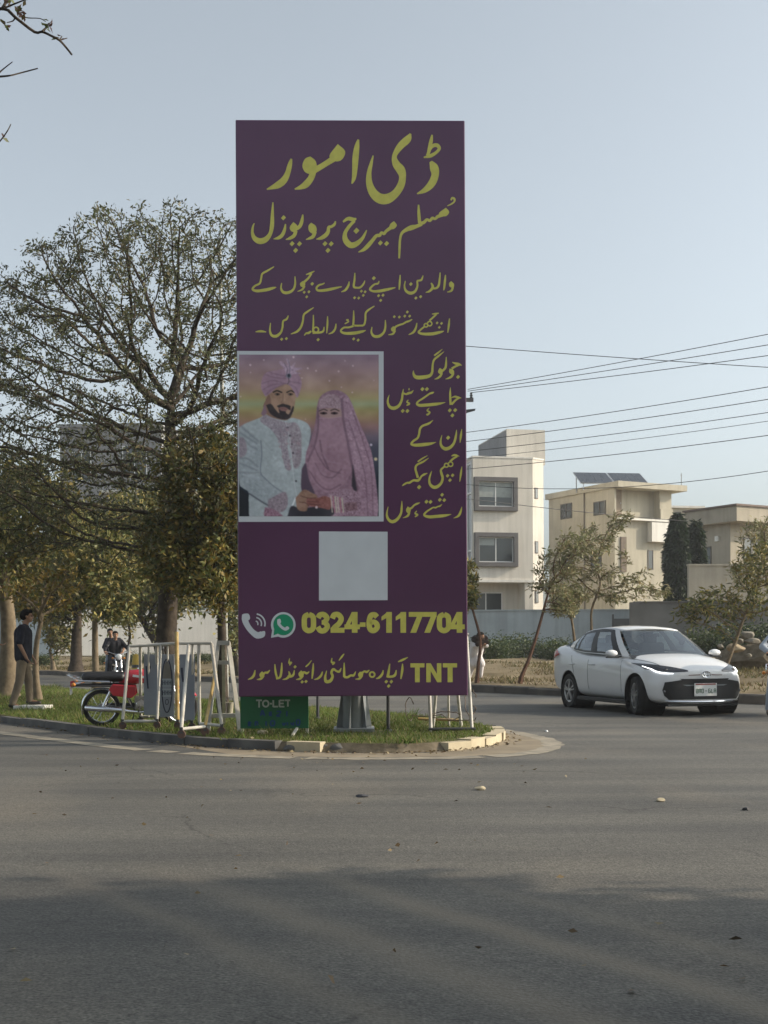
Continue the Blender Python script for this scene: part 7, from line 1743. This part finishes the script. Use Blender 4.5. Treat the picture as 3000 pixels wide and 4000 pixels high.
# ---- street lamp behind the big tree
o = W(884, HY, 25.5); t = thing("street_lamp", (o.x, 25.5, .0), "slim pale street lamp with a curved arm rising behind the billboard", "street lamp")
top = W(858, 930, 25.5); lp = V3((top.x - o.x, 0, top.z))
mb = MB(); mb.tube([(0, 0, -.1), (lp.x * .5, 0, lp.z * .5), lp], [.05, .045, .032], 10); mb.build("pole", mat("galvanised_pole", (.30, .30, .27), .5, var=.12, scale=5), t, smooth=True)
mb = MB(); pts = [V3(W(x, y, 25.5)) - V3(t.location) for x, y in ((858, 930), (868, 895), (890, 872), (915, 865), (950, 864))]; mb.tube([V3(p) for p in smooth_path([tuple(p) for p in pts], 5)], .026, 8); mb.build("arm", M_ALU, t, smooth=True)
mb = MB(); mb.ball(pts[-1] + V3((.25, 0, -.02)), (.32, .11, .06)); mb.build("lamp_head", M_ALU, t, smooth=True)
# ---- power pole hidden behind the billboard, its crossarm showing at the right edge
ZP = 40.0; o = W(1770, HY, ZP); t = thing("utility_pole", (o.x, ZP, .2), "steel utility pole whose crossarm shows past the billboard's right edge", "utility pole")
pz_ = W(1770, 1500, ZP).z - .2; mb = MB(); mb.tube([(0, 0, -.3), (0, 0, pz_)], [.15, .09], 10); mb.build("pole", M_GREYSTEEL, t, smooth=True)
mb = MB(); z1 = W(1850, 1562, ZP).z - .2; mb.box((.0, 0, z1), (1.42, .10, .12)); mb.build("crossarm", mat("crossarm_steel", (.10, .085, .09), .6), t)
mb = MB(); z2 = W(1850, 1604, ZP).z - .2; mb.prism([(-.5, -.06), (.78, .06), (.76, .0), (.50, -.07), (.36, -.22), (.2, -.22), (.2, -.06)], (0, -.03, z2), (1, 0, 0), (0, 0, 1), (0, .06, 0)); mb.build("bracket", M_DARKSTEEL, t)
for x in (-.66, 0.02, .64):
    mb = MB(); mb.lathe([(.02, 0), (.055, .03), (.03, .06), (.06, .09), (.03, .12), (.045, .17), (.001, .2)], 10, (x, 0, z1 + .06)); mb.build("insulator", M_DARKSTEEL, t, smooth=True)
M_WIRE = mat("power_wire", (0.035, 0.037, 0.04), 0.6, var=.1)
WIRES = [((1827, 1521), (3050, 1296), 40, 31, 4, 0.0105, "uppermost of the three wires rising to the right from the crossarm"), ((1827, 1528), (3050, 1339), 40, 31, 4, 0.0105, "middle of the three wires rising to the right from the crossarm"), ((1845, 1533), (3050, 1382), 40, 31, 5, 0.0105, "lowest of the three wires rising to the right from the crossarm"),
         ((1800, 1692), (3050, 1503), 40, 31, 7, 0.0105, "top wire of the lower bundle, brushing the roof room"), ((1800, 1727), (3050, 1552), 40, 31, 7, 0.0105, "second wire of the lower bundle crossing the roof room"), ((1800, 1766), (3050, 1604), 40, 31, 7, 0.0097, "third wire of the lower bundle crossing the roof room's foot"), ((1800, 1794), (3050, 1638), 40, 31, 7, 0.0075, "thin fourth wire of the lower bundle"), ((1800, 1834), (3050, 1694), 40, 31, 9, 0.0105, "bottom wire of the lower bundle passing under the parapet"),
         ((1800, 1890), (3050, 1832), 42, 33, 42, 0.0097, "single sagging wire passing in front of the solar panels"), ((1800, 1945), (2690, 2036), 44, 52, 6, .013, "wire sloping down across the upper windows of the houses"), ((1780, 1349), (3050, 1438), 36, 34, 3, .011, "lone wire sloping down to the right in the open sky"), ((-60, 1150), (950, 1235), 45, 40, 2, .011, "lone wire vanishing into the big tree's crown")]
for (x0, y0), (x1, y1), Z0, Z1, sag, r, lb in WIRES:
    A, B_ = V3(W(x0, y0, Z0)), V3(W(x1, y1, Z1)); pts = []
    for k in range(21):
        f = k / 20; p = A.lerp(B_, f); p.z -= sag * 4 * f * (1 - f) / FPX * (Z0 + Z1) / 2; pts.append(p - A)
    mb = MB(); mb.tube(pts, r, 5); w = mb.build("power_line", M_WIRE, None, smooth=True); w.location = A; tag(w, "black " + lb, "wire", "overhead wires")
# ---- rubble, stones and litter
M_ROCK = mat("pale_rubble", (0.15, 0.135, 0.11), 0.95, scale=6, detail=8, bump=.6, bscale=12, col2=(.28, .255, .21), spec=.1)
def rock(name, loc, r, label, cat, m, group=None, seed=0):
    rnd = random.Random(seed); bm = bmesh.new(); bmesh.ops.create_icosphere(bm, subdivisions=3, radius=1)
    ph = [(V3((rnd.uniform(-1, 1), rnd.uniform(-1, 1), rnd.uniform(-1, 1))).normalized(), rnd.uniform(.55, .95)) for _ in range(9)]
    for v in bm.verts:
        for n_, d_ in ph:
            k = v.co.dot(n_)
            if k > d_: v.co -= n_ * (k - d_)
        v.co = V3((v.co.x * r[0], v.co.y * r[1], v.co.z * r[2]))
    me = bpy.data.meshes.new(name); bm.to_mesh(me); bm.free(); me.materials.append(m); o = bpy.data.objects.new(name, me); COL.objects.link(o); o.location = loc; return tag(o, label, cat, group)
for i, (px, py, Z, r, lb) in enumerate([(2918, 2480, 33, (.20, .17, .13), "big pale lump of rubble topping the heap at the right edge"), (2935, 2505, 32.6, (.24, .16, .10), "flat pale lump of rubble just under the big one"), (2890, 2505, 32.8, (.11, .11, .08), "small lump of rubble left of the big one"), (2815, 2525, 32.2, (.10, .09, .07), "white chunk of rubble above the car's mirror"), (2925, 2560, 31.0, (.09, .07, .05), "small white chip low on the rubble heap"), (2875, 2530, 31.5, (.25, .2, .13), "grey earthen lump at the heap's left foot")]):
    p = W(px, py, Z); rock("rubble", tuple(p), r, lb, "rubble", M_ROCK if i < 5 else M_DIRT, "rubble heap", i)
hp = W(2915, 2560, 33.5); rb_ = rock("rubble_mound", (hp.x, 33.4, .60), (1.2, .8, .80), "dull earth mound carrying pale rubble at the right edge", "mound", M_EDGE, None, 44)
for i, (px, py, r, lb, m) in enumerate([(1875, 3086, (.045, .03, .022), "white crumpled scrap on the road below the kerb nose", M_KPALE), (2580, 3131, (.035, .025, .018), "small white scrap on the road at the right", M_KPALE), (1415, 3113, (.05, .04, .015), "dark scrap lying on the road below the base", M_DARKSTEEL), (2135, 2858, (.025, .02, .014), "white pebble on the road beyond the painted line", M_WHITEP), (1025, 2900, (.07, .06, .04), "pale stone on the grass edge left of the base", M_KPALE), (2915, 3165, (.03, .03, .015), "tiny dark pebble on the road at the far right", M_DARKSTEEL)]):
    p = G(px, py); z = .09 if 'grass edge' in lb else 0.0; rock("litter", (p.x, p.y, z + r[2] * .6), r, lb, "litter", m, "scraps on the road", 20 + i)
for i, (px, lb) in enumerate([(1140, "first grey stone in the gap of the kerb below the base"), (1250, "second stone in the kerb gap below the base"), (1330, "third stone in the kerb gap, rightmost of the dark ones"), (1400, "fourth crumbled stone in the kerb gap"), (1480, "fifth crumbled stone nearest the pale kerb nose")]):
    p = G(px, 2938 - abs(px - 1350) * .01); rock("kerb_stone", (p.x, p.y + .05, .035), (.10 + .02 * (i % 3), .07, .06), lb, "stone", M_KERB if i < 3 else M_DIRT, "broken stones in the kerb gap", 60 + i)
# yellow drum seen between the riders and the barricade
o = W(531, HY, 40.0); t = thing("yellow_bollard", (o.x, 40, .16), "yellow bollard on the far verge between riders and barricade", "bollard"); mb = MB(); mb.lathe([(.001, 0), (.15, 0), (.13, .5), (.10, .72), (.001, .76)], 14); mb.build("bollard_body", mat("yellow_paint", (.42, .28, .03), .6, var=.15), t, smooth=True); mb = MB(); mb.lathe([(.142, .30), (.138, .40)], 14); mb.build("band", M_DARKSTEEL, t)

# ================================================================== OVERHANGING TREE AT THE LEFT, SHADE TREES OUTSIDE THE FRAME
rg2 = np.random.default_rng(77)
b_ = np.array((-4.6, 6.2, 0.0)); edge = lambda x, y, z: x < -(.325 * y + .12)
at_ = ellipsoid_pts((-4.7, 6.2, 4.7), (2.5, 2.3, 2.0), 620, rg2, .2, -1, edge)
tv = make_tree("overhanging_tree", "bare twigged tree reaching in at the top left corner", "tree", b_, [b_, (-4.6, 6.2, 1.2), (-4.5, 6.2, 2.4), (-4.55, 6.2, 3.2)], at_, .14, 1.3, .26, 81, .005, .13, 2500, .09, PAL_SAP, M_BARK, leaf_r=.02, droop=.2, ljit=.05)
mb = MB(); TZ = 5.6; lf = []
B0 = V3(tv.location)
TW = [([(-260, 150), (-120, 60), (10, 34), (60, 68), (135, 125), (165, 124), (200, 140), (232, 157), (258, 185), (280, 213)], .008), ([(10, 34), (40, 22), (70, 10), (110, -4), (170, -6)], .005), ([(60, 68), (50, 82), (28, 88)], .004), ([(75, 62), (110, 70), (155, 72), (178, 84)], .003), ([(165, 124), (180, 108), (190, 92)], .006), ([(232, 157), (242, 142)], .004), ([(232, 157), (262, 149)], .004), ([(-160, 330), (-40, 302), (2, 299), (40, 295), (80, 285), (148, 267)], .0055), ([(-10, 290), (15, 268), (48, 242)], .004), ([(-120, 640), (-30, 580), (5, 545), (30, 510), (42, 486)], .004), ([(10, 34), (22, 10), (35, -20)], .009)]
for px, r in TW:
    pts = [V3(W(x, y, TZ + .06 * math.sin(i * 1.7))) - B0 for i, (x, y) in enumerate(px)]; pts = [V3(p) for p in smooth_path([tuple(p) for p in pts], 3)]
    mb.tube(pts, list(np.linspace(r, r * .55, len(pts))), 6)
a_ = V3((-2.9, 6.0, 4.4)) - B0
for px in ((-260, 150), (-160, 330), (-120, 640)): e = V3(W(*px, TZ)) - B0; mb.tube([V3((-4.5, 6.2, 3.4)) - B0, a_.lerp(e, .3), e], [.03, .016, .008], 6)
mb.build("twig", M_BARK, tv, smooth=True, fix=False)
rngl = np.random.default_rng(3); cs, ds = [], []
for x, y, n in ((75, 45, 7), (90, 60, 6), (68, 30, 3), (20, 95, 6), (8, 80, 4), (95, 20, 2), (185, 105, 5), (190, 95, 3), (240, 142, 2), (262, 150, 1), (12, 525, 3), (18, 8, 6), (40, -4, 5)):
    for _ in range(n): cs.append(np.array(V3(W(x + rngl.normal() * 6, y + rngl.normal() * 6, TZ + rngl.normal() * .02)) - B0)); ds.append(rngl.normal(size=3))
V, F, Cc = leaves(np.array(cs), np.array(ds), .035, [(.12, .10, .05), (.10, .12, .04), (.16, .09, .07), (.10, .06, .05)], 4, width=.5, spread=.3, jit=.004)
np_mesh("twig_leaves", V, F, M_LEAF, tv, cols=Cc)
def shade_tree(label, base, c, r, seed, n):
    b = np.array(base); A = ellipsoid_pts(c, r, 420, rg2, .25, -1)
    make_tree("shade_tree", label, "tree", b, [b, b + np.array((0, 0, 1.4)), (b[0] + .1, b[1], c[2] - r[2] * .6)], A, .22, 1.8, .4, seed, .008, .17, n, .22, PAL_LOW, M_BARK, leaf_r=.05, droop=.4, ljit=.17, width=.5)
shade_tree("leafy tree beyond the right edge whose shade falls on the near road", (8.6, 2.9, 0), (8.6, 2.9, 4.7), (2.8, 3.5, 2.3), 91, 42000)
shade_tree("taller leafy tree beyond the right edge shading the near road's left side", (12.8, 2.3, 0), (12.8, 2.3, 6.2), (2.9, 3.4, 2.6), 92, 42000)

# unseen trees added behind the viewpoint to cut light from the low sky
for i, (x, y, s_) in enumerate([(-7.5, -7.5, 1.25), (-1.0, -9.5, 1.35), (5.5, -7.0, 1.2), (12.5, -8.5, 1.3)]):
    src = [o for o in COL.objects if o.name.startswith("shade_tree") and o.parent is None][0]
    c = copy_tree(src); c.location = (x, y, 0); c.scale = (s_,) * 3; c.rotation_euler = (0, 0, 1.1 + i * 1.7)
    c["label"] = "unseen leafy tree added behind the viewpoint to cut sky light, " + ["farthest to the west", "straight behind the camera", "just east of the camera", "farthest to the east"][i]; c["group"] = "added trees behind the viewpoint"

# ================================================================== DUSTY AIR
def haze(density):
    mb = MB(); mb.box((0, 60, 11.5), (320, 190, 27)); o = mb.build("haze", None, None)
    m = bpy.data.materials.new("haze_air"); m.use_nodes = True; n = m.node_tree.nodes; n.remove(n["Principled BSDF"])
    v = n.new("ShaderNodeVolumePrincipled"); v.inputs["Color"].default_value = (0.86, 0.89, 0.92, 1); v.inputs["Density"].default_value = density; v.inputs["Anisotropy"].default_value = 0.2
    m.node_tree.links.new(v.outputs[0], n["Material Output"].inputs["Volume"]); o.data.materials.clear(); o.data.materials.append(m); tag(o, kind="stuff")
haze(0.0008)
